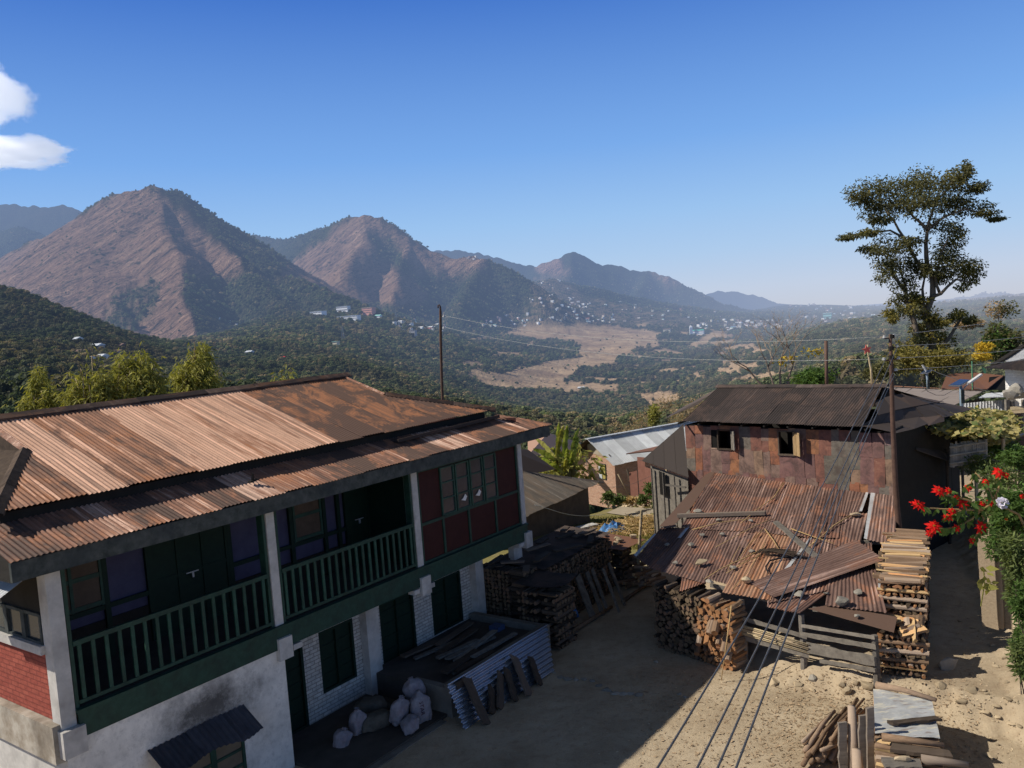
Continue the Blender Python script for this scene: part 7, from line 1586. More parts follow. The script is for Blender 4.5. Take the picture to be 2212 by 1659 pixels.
# bamboo clumps behind the long house
def bamboo(label, px, topy, spread, Yd, n, seed, bz=None):
    rnd = random.Random(seed); tp = atY(px, topy, Yd); base = Vector((tp.x, Yd, near_g(tp.x, Yd) - .3)); t = thing('bamboo_clump', label, 'bamboo', base, 'bamboo clumps behind the long house'); mb = MB(); lm = MB(); sp = spread * Yd / F_; hh = tp.z - base.z
    for i in range(n):
        a = rnd.uniform(0, 6.28); rr = rnd.random() ** .6; hgt = hh * rnd.uniform(.96, 1.05) * (1 - .10 * rr); top = base + Vector((math.cos(a) * sp * rr, math.sin(a) * sp * rr * .8, hgt)); mid = base + Vector((math.cos(a) * sp * rr * .35, math.sin(a) * sp * rr * .3, hgt * .8))
        tip = top + Vector((math.cos(a) * sp * .28, math.sin(a) * sp * .2, -hh * rnd.uniform(.06, .16))); pts = [base + Vector((rnd.uniform(-.4, .4), rnd.uniform(-.4, .4), 0)), mid, top, tip]; mb.k = rnd.random(); mb.tube(pts, [.045, .03, .014, .005], 5)
        for j in range(64):
            s = rnd.uniform(.1, 1); p = (mid.lerp(top, s * 2) if s < .5 else top.lerp(tip, s * 2 - 1)) + Vector((rnd.gauss(0, .28), rnd.gauss(0, .28), rnd.gauss(-.12, .3)))
            for _ in range(2):
                d = Vector((math.cos(a) * .5 + rnd.gauss(0, .7), math.sin(a) * .4 + rnd.gauss(0, .7), -rnd.uniform(.2, 1.3))).normalized(); sd_ = d.cross(Vector((rnd.gauss(0, 1), rnd.gauss(0, 1), rnd.gauss(0, 1)))).normalized(); L = rnd.uniform(.16, .34); lm.k = rnd.uniform(.25, .95)
                lm.poly([p, p + d * L * .4 + sd_ * L * .11, p + d * L, p + d * L * .4 - sd_ * L * .11])
    
    for i in range(max(5, n // 2)):
        a = rnd.uniform(0, 6.28); q = rnd.random() ** .5; c_ = base + Vector((math.cos(a) * sp * q, math.sin(a) * sp * q * .7, hh * (1.03 - .14 * q * q - rnd.uniform(0, .10)))); leaves_mb(lm, rnd, c_, (sp * .36, sp * .3, .6), 300, .26, .2, 1.1, .2, 0, .55)
    mb.build('culm', m_bamboo, t, True); lm.build('foliage', m_bamleaf, t)
bamboo('small yellow-green bamboo clump at the far left behind the roof', 82, 828, 40, 31, 16, 1)
bamboo('widest bamboo clump, with several rounded heads, left of centre behind the roof', 285, 776, 60, 31, 30, 2); 
bamboo('lower left shoulder of bamboo beside the widest clump', 192, 790, 48, 30, 20, 5)
bamboo('tall narrow bamboo clump right of the widest one', 412, 752, 42, 34, 24, 3)
bamboo('small bamboo tip just showing over the roof ridge', 612, 806, 20, 34, 9, 4)
# other trees and bushes
def bush(name, label, cat, px, py, Yd, rx, ry, mat, n=700, ln=.16, seed=1, wd=.45, trunk=True, lumps=6, group=None, droop=.25, base_z=None, mats=None):
    rnd = random.Random(seed); c = atY(px, py, Yd); s = Yd / F_; bz = base_z if base_z is not None else c.z - ry * s * 1.3; t = thing(name, label, cat, Vector((c.x, c.y, bz)), group); mb = MB()
    for i in range(lumps):
        q = c + Vector((rnd.uniform(-.55, .55) * rx * s, rnd.uniform(-.5, .5) * rx * s, rnd.uniform(-.5, .5) * ry * s)); leaves_mb(mb, rnd, q, (rx * s * .55, rx * s * .5, ry * s * .55), n // lumps, ln, wd, droop, .35, rnd.choice(range(len(mats))) if mats else 0)
    mb.build('foliage', mats or mat, t)
    if trunk:
        mb = MB(); b_ = Vector((c.x, c.y, bz))
        for i in range(4): mb.tube([b_ + Vector((rnd.uniform(-.05, .05), 0, 0)), b_.lerp(c, .5) + Vector((rnd.uniform(-.1, .1), 0, 0)), c + Vector((rnd.uniform(-.4, .4) * rx * s, rnd.uniform(-.3, .3) * rx * s, rnd.uniform(-.2, .4) * ry * s))], [.05 * ry * s * .5, .03 * ry * s * .5, .01], 5)
        mb.build('stem', m_twig, t)
    return t
bush('round_tree', 'bright green round-headed tree right behind the patchwork house roof', 'tree', 1773, 818, 44, 56, 28, m_green1, 2600, .2, 3, lumps=12)
bush('conical_tree', 'dense green tree at the right edge beyond the power wires', 'tree', 2166, 735, 62, 38, 45, m_green1, 3000, .3, 4, lumps=10, mats=[m_green1, m_treeleaf]); bush('brown_tree', 'thin brownish tree top above the dense green tree at the right edge', 'tree', 2156, 668, 80, 38, 20, m_dry, 700, .28, 5, mats=[m_dry, m_treeleaf], lumps=8)
bush('yellow_bush', 'bright yellow bush beside the dark eaves of the corner house', 'bush', 2132, 748, 46, 20, 9, m_yellowbush, 700, .16, 6); bush('yellow_bush', 'lower yellow bush under the lower eave of the corner house', 'bush', 2118, 771, 44, 22, 9, m_yellowbush, 800, .16, 7)
for i, (x, y, Yd, rx, ry, mt, lab) in enumerate([(1960, 770, 58, 50, 28, m_treeyel, 'yellow-green bushy growth at the left foot of the tall tree'), (2045, 775, 60, 55, 22, m_treeyel, 'yellow-green bushy growth at the right foot of the tall tree'), (1900, 800, 56, 45, 20, m_treeleaf, 'dark green bush left of the tall tree, behind the utility pole'), (2095, 700, 90, 36, 10, m_dry, 'reddish dry scrub on the slope right of the tall tree')]):
    bush('bush', lab, 'bush', x, y, Yd, rx, ry, mt, 1500, .26, 30 + i, lumps=9)
for i in range(9):
    x = [1500, 1470, 1440, 1405, 1375, 1350, 1520, 1455, 1330][i]; y = [880, 905, 870, 900, 918, 935, 905, 935, 950][i]
    bush('dry_shrub', 'leafless pinkish-brown shrub on the slope left of the patchwork house', 'shrub', x, y, 70 + 3 * i, 34, 26, m_dry, 650, .22, 50 + i, .25, group='dry shrubs on the slope', droop=-.2, lumps=8)
bush('vine_bush', 'yellow-green creeper-covered bush standing among the dry shrubs', 'bush', 1412, 897, 60, 16, 30, m_bamleaf, 700, .22, 61)
for i, (X, Y, rx, ry, mt, lab) in enumerate([(800, 850, 70, 60, m_green2, 'dark leafy shrub at the corner of the low hut'), (920, 880, 80, 50, m_green2, 'wide low shrub in front of the brick house'), (1290, 780, 85, 90, m_green1, 'tallest bright green shrub in the garden between brick house and side shed'), (1060, 890, 90, 45, m_straw, 'pale weedy patch in the middle of the garden'), (1350, 950, 70, 80, m_green2, 'shrub below the tallest one by the stone wall'), (1540, 900, 70, 70, m_green1, 'small green shrub against the side shed'), (1200, 870, 70, 50, m_green2, 'rounded shrub left of the tallest one'), (1450, 1000, 60, 40, m_green2, 'low shrub at the right end of the stone wall')]):
    x, y = q8(X, Y); bush('garden_shrub', lab, 'shrub', x, y, 41 + i * .3, rx * .1984, ry * .1984, mt, 520, .14, 70 + i, droop=.1)
def heap(name, label, c, sx, sy, h, mat, n, seed, L=.5, cat='heap', kind=None):
    rnd = random.Random(seed); mb = MB()
    for _ in range(n):
        a = rnd.uniform(0, 6.28); q = rnd.random() ** .5; p = Vector(c) + Vector((math.cos(a) * q * sx, math.sin(a) * q * sy, h * (1 - q) * rnd.random() + .02)); d = Vector((rnd.gauss(0, 1), rnd.gauss(0, 1), rnd.gauss(0, .25))).normalized() * L * rnd.uniform(.3, .6); s = d.cross(Z1).normalized() * .012; mb.k = rnd.random(); mb.poly([p - d - s, p + d - s, p + d + s + Z1 * .02, p - d + s + Z1 * .01])
    o = mb.build(name, mat, None, loc=c); return tag(o, label, cat, None, kind)
heap('straw_heap', 'heap of dry corn stalks on the lawn beside the path', gp(*q8(1250, 1210)), 2.4, 2.0, .7, m_straw, 1500, 3, .7)
# grass tufts of the lawn (uncountable)
mb = MB(); rnd = random.Random(4)
for _ in range(6500):
    X = rnd.uniform(200, 1500); Y = rnd.uniform(1060, 1420); p = gp(*q8(X, Y)); 
    if W(0, 0, 0) is None: pass
    for k in range(2):
        d = Vector((rnd.gauss(0, .5), rnd.gauss(0, .5), 1)).normalized() * rnd.uniform(.05, .14); s = Vector((rnd.gauss(0, 1), rnd.gauss(0, 1), 0)).normalized() * .02; mb.k = rnd.random(); mb.poly([p - s, p + s, p + d])
o = mb.build('grass', leafm('lawn_grass', (.16, .17, .05), (.36, .30, .12)), None); tag(o, 'short dry grass of the lawn beyond the dark stacks', 'grass', None, 'stuff')
# banana plants
BT = thing('banana_plant', 'cluster of tattered yellow-green banana leaves behind the low hut', 'banana plant', drop(q8y(330, 500, 46), -2)); rnd = random.Random(6)
for (X, Y) in ((250, 420), (340, 480), (430, 470), (390, 540)):
    b_ = q8y(X, Y + 130, 46 + rnd.uniform(-1, 1)); mb = MB(); mb.tube([drop(b_, -2.5), b_, q8y(X, Y, 46)], [.2, .16, .1], 7); mb.build('stem', leafm('banana_stem', (.22, .2, .08), (.36, .3, .14)), BT)
for i, (X0, Y0, X1, Y1, w_) in enumerate([(250,400,330,60,.42),(270,380,280,20,.36),(330,400,370,50,.42),(400,420,500,80,.3),(240,420,10,190,.36),(250,450,0,320,.4),(420,440,490,180,.42),(330,480,200,300,.4),(430,450,520,300,.3),(360,540,370,300,.4),(300,470,250,250,.36),(400,520,440,330,.36),(340,560,360,420,.3),(200,480,60,430,.3),(440,500,520,420,.3),(300,560,170,470,.34)]):
    a = q8y(X0, Y0, 46); b = q8y(X1, Y1, 46 + rnd.uniform(-1.2, 1.2)); mid = a.lerp(b, .55) + Z1 * (.25 + .2 * rnd.random()); mb = MB(); n = 14; prev = None; sdir = (b - a).cross(Vector((0, 1, rnd.uniform(-.4, .4)))).normalized()
    for j in range(n + 1):
        t = j / n; p = a * (1 - t) ** 2 + mid * 2 * t * (1 - t) + b * t * t; hw = w_ * .42 * math.sin(math.pi * min(1, .12 + t * .88)) ** .7 * (1 if j % 3 else .75); cur = (p - sdir * hw - Z1 * .1, p, p + sdir * hw - Z1 * .1)
        if prev is not None: mb.k = rnd.random(); mb.quad(prev[0], prev[1], cur[1], cur[0].lerp(cur[1], .1 * rnd.random())); mb.quad(prev[1], prev[2], cur[2].lerp(cur[1], .1 * rnd.random()), cur[1])
        prev = cur
    mb.build('leaf', m_banana if i % 4 else m_bamleaf, BT)
mb = MB(); leaves_mb(mb, rnd, q8y(330, 520, 46.5), (2.3, 1, 1.0), 500, .5, .3, .6, .2); mb.build('dry_skirt', m_bamleaf, BT)
# bare tree
BTR = thing('bare_tree', 'bare grey branching tree standing on the slope left of the round green tree', 'tree', q3y(690, 1500, 60)); rnd = random.Random(15); mb = MB(); mb.k = .6
def branch(p, d, L, r_, dep):
    q = p + d * L; m_ = p.lerp(q, .5) + Vector((rnd.gauss(0, .06), rnd.gauss(0, .06), 0)) * L; mb.tube([p, m_, q], [r_, r_ * .85, r_ * .65], 5 if dep < 3 else 3)
    if dep >= 6 or r_ < .008: return
    for i in range(2 if rnd.random() < .7 else 3):
        nd = (d + Vector((rnd.gauss(0, .5), rnd.gauss(0, .4), rnd.uniform(-.1, .45)))).normalized(); branch(q, nd, L * rnd.uniform(.62, .85), r_ * rnd.uniform(.55, .7), dep + 1)
for (X, Y, dx) in ((660, 1470, -.25), (700, 1470, .02), (740, 1470, .3), (600, 1470, -.75)): branch(q3y(X, Y, 60), Vector((dx, 0, 1)).normalized(), 1.65, .085, 0)
mb.build('branches', m_twig, BTR); mb = MB(); leaves_mb(mb, rnd, q3y(730, 1290, 60), (.9, .6, .3), 60, .3, .4, .2, .1); leaves_mb(mb, rnd, q3y(890, 1240, 60), (.9, .6, .2), 50, .3, .4, .2, .1); mb.build('last_leaves', m_yellowbush, BTR)
# creeper-covered trellis on the right
VT = thing('vine_trellis', 'broad trellis smothered in yellowing creeper leaves behind the patchwork house', 'trellis', drop(q9y(1500, 1500, 30))); rnd = random.Random(8); mb = MB()
cz = 4.2
poly9 = [(860, 1400), (1050, 1310), (1900, 1335), (2030, 1420), (2060, 1600), (1900, 1700), (1400, 1700), (1150, 1540)]
ctrs = []
for _ in range(5200):
    X = rnd.uniform(850, 2060); Y = rnd.uniform(1300, 1710)
    if not bool(inpoly(np.array([X]), np.array([Y]), poly9)[0]): continue
    x, y = q9(X, Y); p = atz(x, y, cz - .8 * (Y > 1600) - .12 * math.sin(X * .01) + rnd.gauss(0, .1)); 
    if p.y > 48 or p.y < 22: continue
    ctrs.append(p)
    for k in range(3):
        nn = Vector((rnd.gauss(0, .6), rnd.gauss(0, .6) - .3, 1)).normalized(); t = nn.orthogonal().normalized(); t = (t * math.cos(k * 2.1) + nn.cross(t) * math.sin(k * 2.1)); s = nn.cross(t); L = rnd.uniform(.07, .15); pp = p + Vector((rnd.gauss(0, .15), rnd.gauss(0, .15), rnd.gauss(0, .06))); mb.k = rnd.random(); mb.mi = 0 if rnd.random() < .75 else 1
        mb.poly([pp - t * L, pp + s * L * .8 - t * .2 * L, pp + t * L, pp - s * L * .8])
vl = mb.build('foliage', [m_vine, m_green2], VT)
mb = MB()
for k in range(3): mb.k = .3; 
pq = [atz(*q9(X, Y), cz - .2) for X, Y in ((900, 1400), (1900, 1350), (2000, 1650), (1200, 1600))]; mb.prism(pq, Z1 * -.05); mb.build('frame', m_barkdk, VT)
for X, Y in ((1250, 1610), (1600, 1680), (1950, 1640)):
    p = atz(*q9(X, Y), cz - .4); mb = MB(); mb.tube([drop(p, gz(p.x, p.y) - .2), p], .06, 6); mb.build('post', m_bamboo, VT)
m_whitefence = plain('whitened_pales', (.22, .20, .17), (.36, .33, .28), 4)
def q11(X, Y): return 1882.8 + X * .1984, 932.6 + Y * .1984
def q11y(X, Y, Yd): return atY(*q11(X, Y), Yd)
mb = MB(); rnd = random.Random(18)
for i in range(38):
    X = 860 + i * 10.5; a = q11y(X, 390 - i * 2 + rnd.uniform(-12, 12), 26); b = q11y(X + rnd.uniform(-12, 12), 130 - 1 * i + rnd.uniform(-20, 20), 26); mb.k = rnd.random(); mb.tube([a, b], .035, 5)
for Y in (170, 260, 350): mb.tube([q11y(850, Y, 25.9), q11y(1260, Y - 60, 25.9)], .03, 5)
o = mb.build('stick_fence', m_whitefence, None); tag(o, 'fence of whitish sticks in the shade under the creeper trellis', 'fence')
# hedge and flowering shrubs along the right edge
for i, (x, y, Yd, rx, ry, mt, n_, ln_, lab) in enumerate([
  (2155, 965, 30, 45, 28, m_green1, 1800, .16, 'green bush at the end of the creeper trellis'), (2115, 1000, 26, 32, 24, m_green2, 1300, .14, 'dark leafy bush below the creeper trellis'), (2160, 1030, 22, 46, 36, m_green2, 1500, .13, 'mixed green hedge above the red flowers'),
  (2195, 1100, 15.5, 44, 60, m_green1, 2200, .12, 'tall dense green shrub at the right edge level with the red flowers'), (2198, 1210, 14.5, 34, 60, m_green2, 1800, .11, 'dense green shrub at the right edge below the red flowers'),
  (2212, 1310, 13.8, 24, 55, m_green1, 1600, .10, 'green shrub at the right edge above the stony bank'), (2208, 1420, 13.5, 26, 60, m_green2, 1500, .09, 'lowest feathery green shrub on the right edge'), (2195, 990, 24, 34, 30, m_green1, 1000, .16, 'leafy bush at the right edge below the corner house')]):
    bush('hedge_shrub', lab, 'shrub', x, y, Yd, rx, ry, mt, n_, ln_, 90 + i, .3, lumps=9, base_z=atY(x, y, Yd).z - (ry * Yd / F_) * 1.4)
PN = thing('red_flower_shrub', 'shrub with big scarlet star-shaped flowers on long branches above the path', 'shrub', gp(2150, 1400)); YF = 15.0; rnd = random.Random(19)
mb = MB(); mb.k = .7
brs = [[(1900,1500),(1600,900),(1330,770),(1200,850),(1090,950),(950,1030),(800,1055),(720,1040)], [(1200,850),(1050,745),(950,720),(830,700),(760,660)], [(1210,850),(1000,850),(790,845),(600,830),(520,795)], [(1330,770),(1240,560),(1130,450),(1080,560),(1000,600)], [(1330,770),(1400,560),(1390,450)], [(1200,850),(1220,950),(1205,1030)], [(1205,1030),(1140,1130),(1105,1185)], [(1050,745),(1000,780)], [(1000,850),(900,880),(840,920)]]
for b_ in brs: mb.tube([q11y(X, Y, YF + rnd.uniform(-.1, .1)) for X, Y in b_], [.026 * (1 - .6 * j / (len(b_) - 1)) for j in range(len(b_))], 5)
mb.build('branches', m_stick, PN, True)
mb = MB()
for b_ in brs:
    for (a, b) in zip(b_[:-1], b_[1:]):
        for k in range(6):
            t = rnd.random(); p = q11y(a[0] + (b[0] - a[0]) * t, a[1] + (b[1] - a[1]) * t, YF + rnd.uniform(-.15, .15)); d = Vector((rnd.gauss(0, .5), rnd.gauss(0, .5), -rnd.uniform(.4, 1.4))).normalized(); s = d.cross(Vector((rnd.gauss(0, .4), -1, rnd.gauss(0, .4)))).normalized(); L = rnd.uniform(.12, .2); mb.k = rnd.uniform(.3, 1); mb.poly([p, p + d * L * .3 + s * L * .2, p + d * L * .7 + s * L * .17, p + d * L, p + d * L * .7 - s * L * .17, p + d * L * .3 - s * L * .2])
for k in range(9): leaves_mb(mb, rnd, q11y(rnd.uniform(850, 1300), rnd.uniform(560, 900), YF + .2), (.14, .14, .1), 22, .14, .4, .8, .1)
mb.build('leaves', m_green1, PN)
for (X, Y, r_, flat_) in ((730,640,70,.6),(840,640,48,.6),(505,790,78,.35),(990,790,60,.6),(880,865,46,.5),(825,925,55,.4),(680,1025,80,.5),(635,1105,46,.5),(1200,1035,74,.8),(1100,1190,38,.8),(920,1050,42,.7),(1050,610,40,.5),(1240,545,38,.5),(1385,440,66,.5),(1465,470,36,.4),(1210,780,40,.5),(1650,700,34,.6),(1468,950,20,.5),(930,715,34,.4),(1290,770,40,.4)):
    c = q11y(X, Y, YF - .1); R_ = r_ * .1984 * YF / F_ * 1.15; nrm = Vector((rnd.uniform(-.4, .2), -.55 - flat_ * .5, 1.1 - flat_)).normalized(); t = nrm.orthogonal().normalized(); s = nrm.cross(t); mb = MB()
    for ring in range(2):
        for k in range(9 if ring == 0 else 7):
            a = 2 * math.pi * k / (9 if ring == 0 else 7) + ring * .3 + rnd.uniform(-.12, .12); d = (t * math.cos(a) + s * math.sin(a)); e = nrm.cross(d); L = R_ * (1 if ring == 0 else .62) * rnd.uniform(.8, 1.15); dd = (d - nrm * (.18 - .3 * ring)).normalized(); mb.k = rnd.uniform(.3, .9); mb.poly([c, c + dd * L * .35 + e * L * .2, c + dd * L * .65 + e * L * .17, c + dd * L - nrm * L * .15, c + dd * L * .65 - e * L * .17, c + dd * L * .35 - e * L * .2])
    fl = mb.build('flower', m_flower, PN); mb = MB()
    for k in range(5): rock_mb(mb, c + nrm * .015 + t * math.cos(k * 1.3) * .012 + s * math.sin(k * 1.3) * .012, .012, rnd, 1, 1)
    mb.build('flower_heart', m_yellowbush, fl)
mb = MB()
c = q11y(1425, 775, YF - .2)
for k in range(40):
    d = Vector((rnd.gauss(0, 1), rnd.gauss(0, 1) - .5, rnd.gauss(0, 1))).normalized() * .09; s = d.cross(Vector((rnd.gauss(0, 1), rnd.gauss(0, 1), rnd.gauss(0, 1)))).normalized() * .04; mb.k = rnd.random(); mb.poly([c + d * .3, c + d + s, c + d * 1.3, c + d - s])
o = mb.build('white_blossom', plain('white_petal', (.75, .72, .78), (.85, .82, .88), 4), None, loc=c); tag(o, 'round white blossom head right of the red flowers', 'flower')
m_fenceplank = fw_mat('tan_timber', (.20, .155, .105), (.36, .29, .20), (.26, .19, .12), .7, (2, 22, 22))
for i, (X0, Y0, X1, Y1, w_, lab) in enumerate([(1235, 1130, 1290, 2150, .42, 'left upright weathered plank of the fence beside the path'), (1320, 800, 1370, 2150, .30, 'middle upright plank of the path fence, dark seam on its left'), (1420, 1000, 1440, 2150, .4, 'right upright plank of the path fence half hidden by leaves')]):
    pb_ = q11y(X1, 1990, 18.2); plank('fence_plank', lab, pb_ - Z1 * .3, q11y(X0, Y0, 18.2), w_ * .8, .04, m_fenceplank, 'plank', seed=200 + i, up_=Vector((-.75, -.65, 0)), jag=.05)
mb = MB()
for k in range(16):
    p = q11y(rnd.uniform(1160, 1320), rnd.uniform(1480, 1750), 17.0); d = Vector((rnd.gauss(0, .8), rnd.gauss(0, .5), rnd.uniform(-.7, .4))).normalized(); s = d.cross(Vector((0, -1, .3))).normalized(); L = rnd.uniform(.16, .28); mb.k = rnd.random(); mb.poly([p, p + d * L * .35 + s * L * .25, p + d * L, p + d * L * .35 - s * L * .25])
mb.tube([q11y(1190, 1900, 17.1), q11y(1230, 1650, 17), q11y(1220, 1500, 17)], .012, 4)
o = mb.build('broadleaf_weed', m_bamleaf, None, loc=q11y(1230, 1800, 17)); tag(o, 'pale broad-leaved weed at the foot of the path fence', 'plant')
# ------------------------------------------------------------------ poles, lamps, wires
m_pole = plain('rusty_pole', (.095, .055, .042), (.16, .095, .07), 5, .7, .3); m_porc = plain('white_insulator', (.7, .7, .68), (.8, .8, .78), 3, .3); m_wire = plain('cable', (.06, .06, .062), (.10, .10, .105), 8, .5); m_wirel = plain('bare_wire', (.34, .34, .32), (.45, .45, .43), 8, .4)
UP = thing('utility_pole', 'tall rusty steel utility pole with white insulators at the right corner of the patchwork house', 'pole', gp(1945, 1300)); YP = 22.3
pt = [atY(1923, 722, YP), atY(1925, 780, YP), atY(1928, 900, YP), atY(1934, 1040, YP), atY(1938, 1100, YP), atY(1945, 1165, YP)]; bb = pt[-1] + (pt[-1] - pt[-2]) * 1.2; pt.append(Vector((bb.x, bb.y, gz(bb.x, bb.y) - .3)))
mb = MB(); mb.tube(pt, [.04, .05, .062, .07, .074, .078, .08], 10); mb.build('shaft', m_pole, UP, True)
ins = {}
for nm, X, Y in (('a', 597, 378), ('b', 475, 396), ('c', 632, 512), ('d', 650, 660), ('e', 615, 806), ('f', 470, 672)):
    p = q9y(X, Y, YP); ins[nm] = p; mb = MB()
    for k in range(3): mb.tube([p + Vector((0, 0, -.035 + k * .025)), p + Vector((0, 0, -.02 + k * .025))], .05 - .008 * k, 10)
    mb.build('insulator', m_porc, UP, True); mb = MB(); x_ = q9(560, Y)[0]; mb.beam(p - Z1 * .05, atY(x_, q9(X, Y)[1] + 3, YP), .025, .03); mb.build('arm', m_pole, UP)
for (X, Y) in ((560, 650), (558, 540), (566, 395)): mb = MB(); p = q9y(X, Y, YP); mb.tube([p - Z1 * .05, p + Z1 * .05], .075, 8); mb.build('clamp', m_ceil, UP)
def wire(name, label, P, Q, sag, r_, mat, group=None, mid=None, n=16):
    P = Vector(P); Q = Vector(Q); pts = []
    for i in range(n + 1):
        t = i / n; p = P.lerp(Q, t); p = p - Z1 * sag * 4 * t * (1 - t); pts.append(p)
    mb = MB(); mb.k = .5; mb.tube(pts, r_, 5); o = mb.build(name, mat, None, True, loc=P); return tag(o, label, 'wire', group)
for i, (k, X2, Y2, nm) in enumerate((('a', 2212, 105, 'topmost'), ('c', 2212, 358, 'second'), ('d', 2212, 510, 'third'), ('e', 2212, 645, 'lowest'))):
    x1, y1 = q9(*{'a': (620, 380), 'c': (660, 512), 'd': (660, 662), 'e': (640, 806)}[k]); x2, y2 = q9(X2, Y2); xe = x2 + (x2 - x1) * .5; ye = y2 + (y2 - y1) * .5
    wire('power_wire', nm + ' of the four pale wires running from the utility pole to the right edge', ins[k], atY(xe, ye, 34), .12, .007, m_wirel)
for i, (a, top, mid_, bot, nm) in enumerate([('b', (545, 560), (1758, 1083), (1420, 1659), 'leftmost'), ('c', (640, 520), (1787.7, 1083), (1506, 1659), 'second from the left'), ('e', (590, 830), (1801.6, 1083), (1550, 1659), 'third from the left'), ('e', (605, 860), (1814, 1083), (1590, 1659), 'rightmost')]):
    P = q9y(*top, YP) ; E_ = atY(bot[0], bot[1], 5.2); dpt = None
    # fit the depth along the cable so it stays a smooth hanging curve through the middle point
    t = .62; Ym = YP + (5.2 - YP) * t; Mx = atY(mid_[0], mid_[1], 12.2); pts = []
    for j in range(21):
        s = j / 20; 
        # quadratic through P (0), Mx (sm), E_ (1)
        sm_ = (YP - 12.2) / (YP - 5.2); L0 = (s - sm_) * (s - 1) / (sm_); L1 = s * (s - 1) / (sm_ * (sm_ - 1)); L2 = s * (s - sm_) / (1 - sm_); pts.append(P * L0 + Mx * L1 + E_ * L2)
    pts.append(pts[-1] + (pts[-1] - pts[-2]) * 2.2); mb = MB(); mb.k = .5; mb.tube(pts, .0082, 6); o = mb.build('service_cable', m_wire, None, True, loc=P); tag(o, nm + ' of the four dark cables running down to the bottom edge', 'cable')
LP = thing('hooked_pole', 'thin rusty pipe pole with hooked top behind the long house roof', 'pole', atY(958, 900, 38)); YL = 38
def q2(X, Y): return (1300 + X * .6329) / 1.8228, (900 + Y * .6329) / 1.8228
mb = MB(); P_ = [atY(*q2(X, Y), YL) for X, Y in ((672, 495), (671, 478), (678, 473), (685, 485), (686, 520), (688, 700), (693, 900), (699, 1065))]; P_.append(P_[-1] + (P_[-1] - P_[-2]) * 2.5); mb.tube(P_, [.03, .03, .03, .035, .06, .062, .065, .07, .075], 8); mb.build('shaft', m_pole, LP, True)
for i, (X, Y) in enumerate(((706, 540), (706, 611))):
    p = atY(*q2(X, Y), YL); mb = MB(); mb.tube([p - Z1 * .07, p + Z1 * .07], [.09, .05], 8); mb.beam(p, atY(*q2(686, Y), YL), .03, .04); mb.build('insulator', m_porc, LP)
    wire('power_wire', ['upper', 'lower'][i] + ' wire strung from the hooked pole across the valley view to the utility pole', p, ins['b' if i == 0 else 'f'], .55, .0055, m_wirel)
def simple_pole(label, pts, Yd, r_, mat, name='pole'):
    mb = MB(); mb.k = .5; mb.tube([q3y(X, Y, Yd) for X, Y in pts], r_, 7); o = mb.build(name, mat, None, True, loc=q3y(*pts[-1], Yd)); return tag(o, label, 'pole')
simple_pole('slim brown pole standing in front of the round green tree', [(980, 1172), (983, 1350), (986, 1490)], 34, .07, m_pole)
mb = MB(); mb.beam(q3y(972, 1195, 34), q3y(990, 1195, 34), .05, .05); mb.beam(q3y(974, 1215, 34), q3y(990, 1215, 34), .05, .05); mb.build('cleats', m_porc, bpy.data.objects['pole'])
SPL = thing('star_pole', 'tall bamboo pole with a red star near its top', 'pole', q3y(1268, 1470, 50)); mb = MB(); mb.tube([q3y(1238, 1195, 50), q3y(1245, 1270, 50), q3y(1260, 1350, 50), q3y(1268, 1470, 50)], [.03, .05, .06, .07], 6); mb.build('shaft', m_bamboo, SPL, True)
mb = MB(); c = q3y(1236, 1227, 49.9); star = []
for k in range(10): a = math.pi / 2 + k * math.pi / 5 + .15; rr = .30 if k % 2 == 0 else .13; star.append(c + Vector((math.cos(a) * rr, 0, math.sin(a) * rr)))
mb.prism(star, Vector((0, .06, 0))); mb.build('star', plain('red_star', (.75, .14, .12), (.85, .2, .16), 3), SPL)
def lamp(label, pole, panel, arm, Yd, r_):
    t = thing('solar_street_lamp', label, 'street lamp', q9y(*pole[-1], Yd)); mb = MB(); mb.tube([q9y(*p, Yd) for p in pole], r_, 8); mb.build('pole', plain('blue_grey_pole', (.22, .30, .38), (.3, .38, .46), 3, .5), t, True)
    mb = MB(); P_ = [q9y(X, Y, Yd + dy) for X, Y, dy in panel]; mb.prism(P_, Z1 * -.04); f_ = mb.build('panel_frame', m_galv, t); c = sum(P_, Vector()) / 4; mb = MB(); mb.prism([c + (p - c) * .9 + Z1 * .012 for p in P_], Z1 * -.005); mb.build('panel_face', plain('solar_cell', (.03, .05, .09), (.05, .07, .12), 3, .2, spec=.6), f_)
    mb = MB(); a, b = q9y(*arm[0], Yd), q9y(*arm[1], Yd); mb.tube([q9y(*pole[0], Yd) - Z1 * .2, a], .025, 6); mb.build('arm', m_galv, t, True); mb = MB(); mb.beam(a, b, .16, .06); mb.build('lamp_head', m_porc, t)
    mb = MB(); p = q9y(pole[0][0] + 14, pole[0][1] + 130, Yd); mb.beam(p - Z1 * .25, p + Z1 * .25, .16, .12, (1, 0, 0)); mb.build('battery_box', m_fascia, t)
lamp('nearer solar street lamp on a blue-grey pole rising from the creeper', [(1425, 1010), (1432, 1250), (1450, 1600)], [(1272, 1002, -.4), (1415, 925, .5), (1556, 932, .5), (1412, 1008, -.4)], [(1525, 975), (1680, 865)], 31, .055)
lamp('farther solar street lamp standing before the tall tree trunk', [(1003, 860), (1010, 950), (1016, 1040)], [(922, 852, -.4), (975, 812, .5), (1075, 808, .5), (1010, 850, -.4)], [(990, 818), (950, 752)], 47, .06)
mb = MB(); mb.poly([q9y(X, Y, 36) for X, Y in ((1688, 772), (1735, 800), (1742, 850), (1720, 858), (1700, 820))]); mb.tube([q9y(1565, 700, 36), q9y(1570, 1055, 36)], .02, 4); o = mb.build('green_flag', plain('green_cloth', (.15, .5, .25), (.25, .6, .35), 3), None); tag(o, 'small pale green flag hanging beside the corner house eave', 'flag')
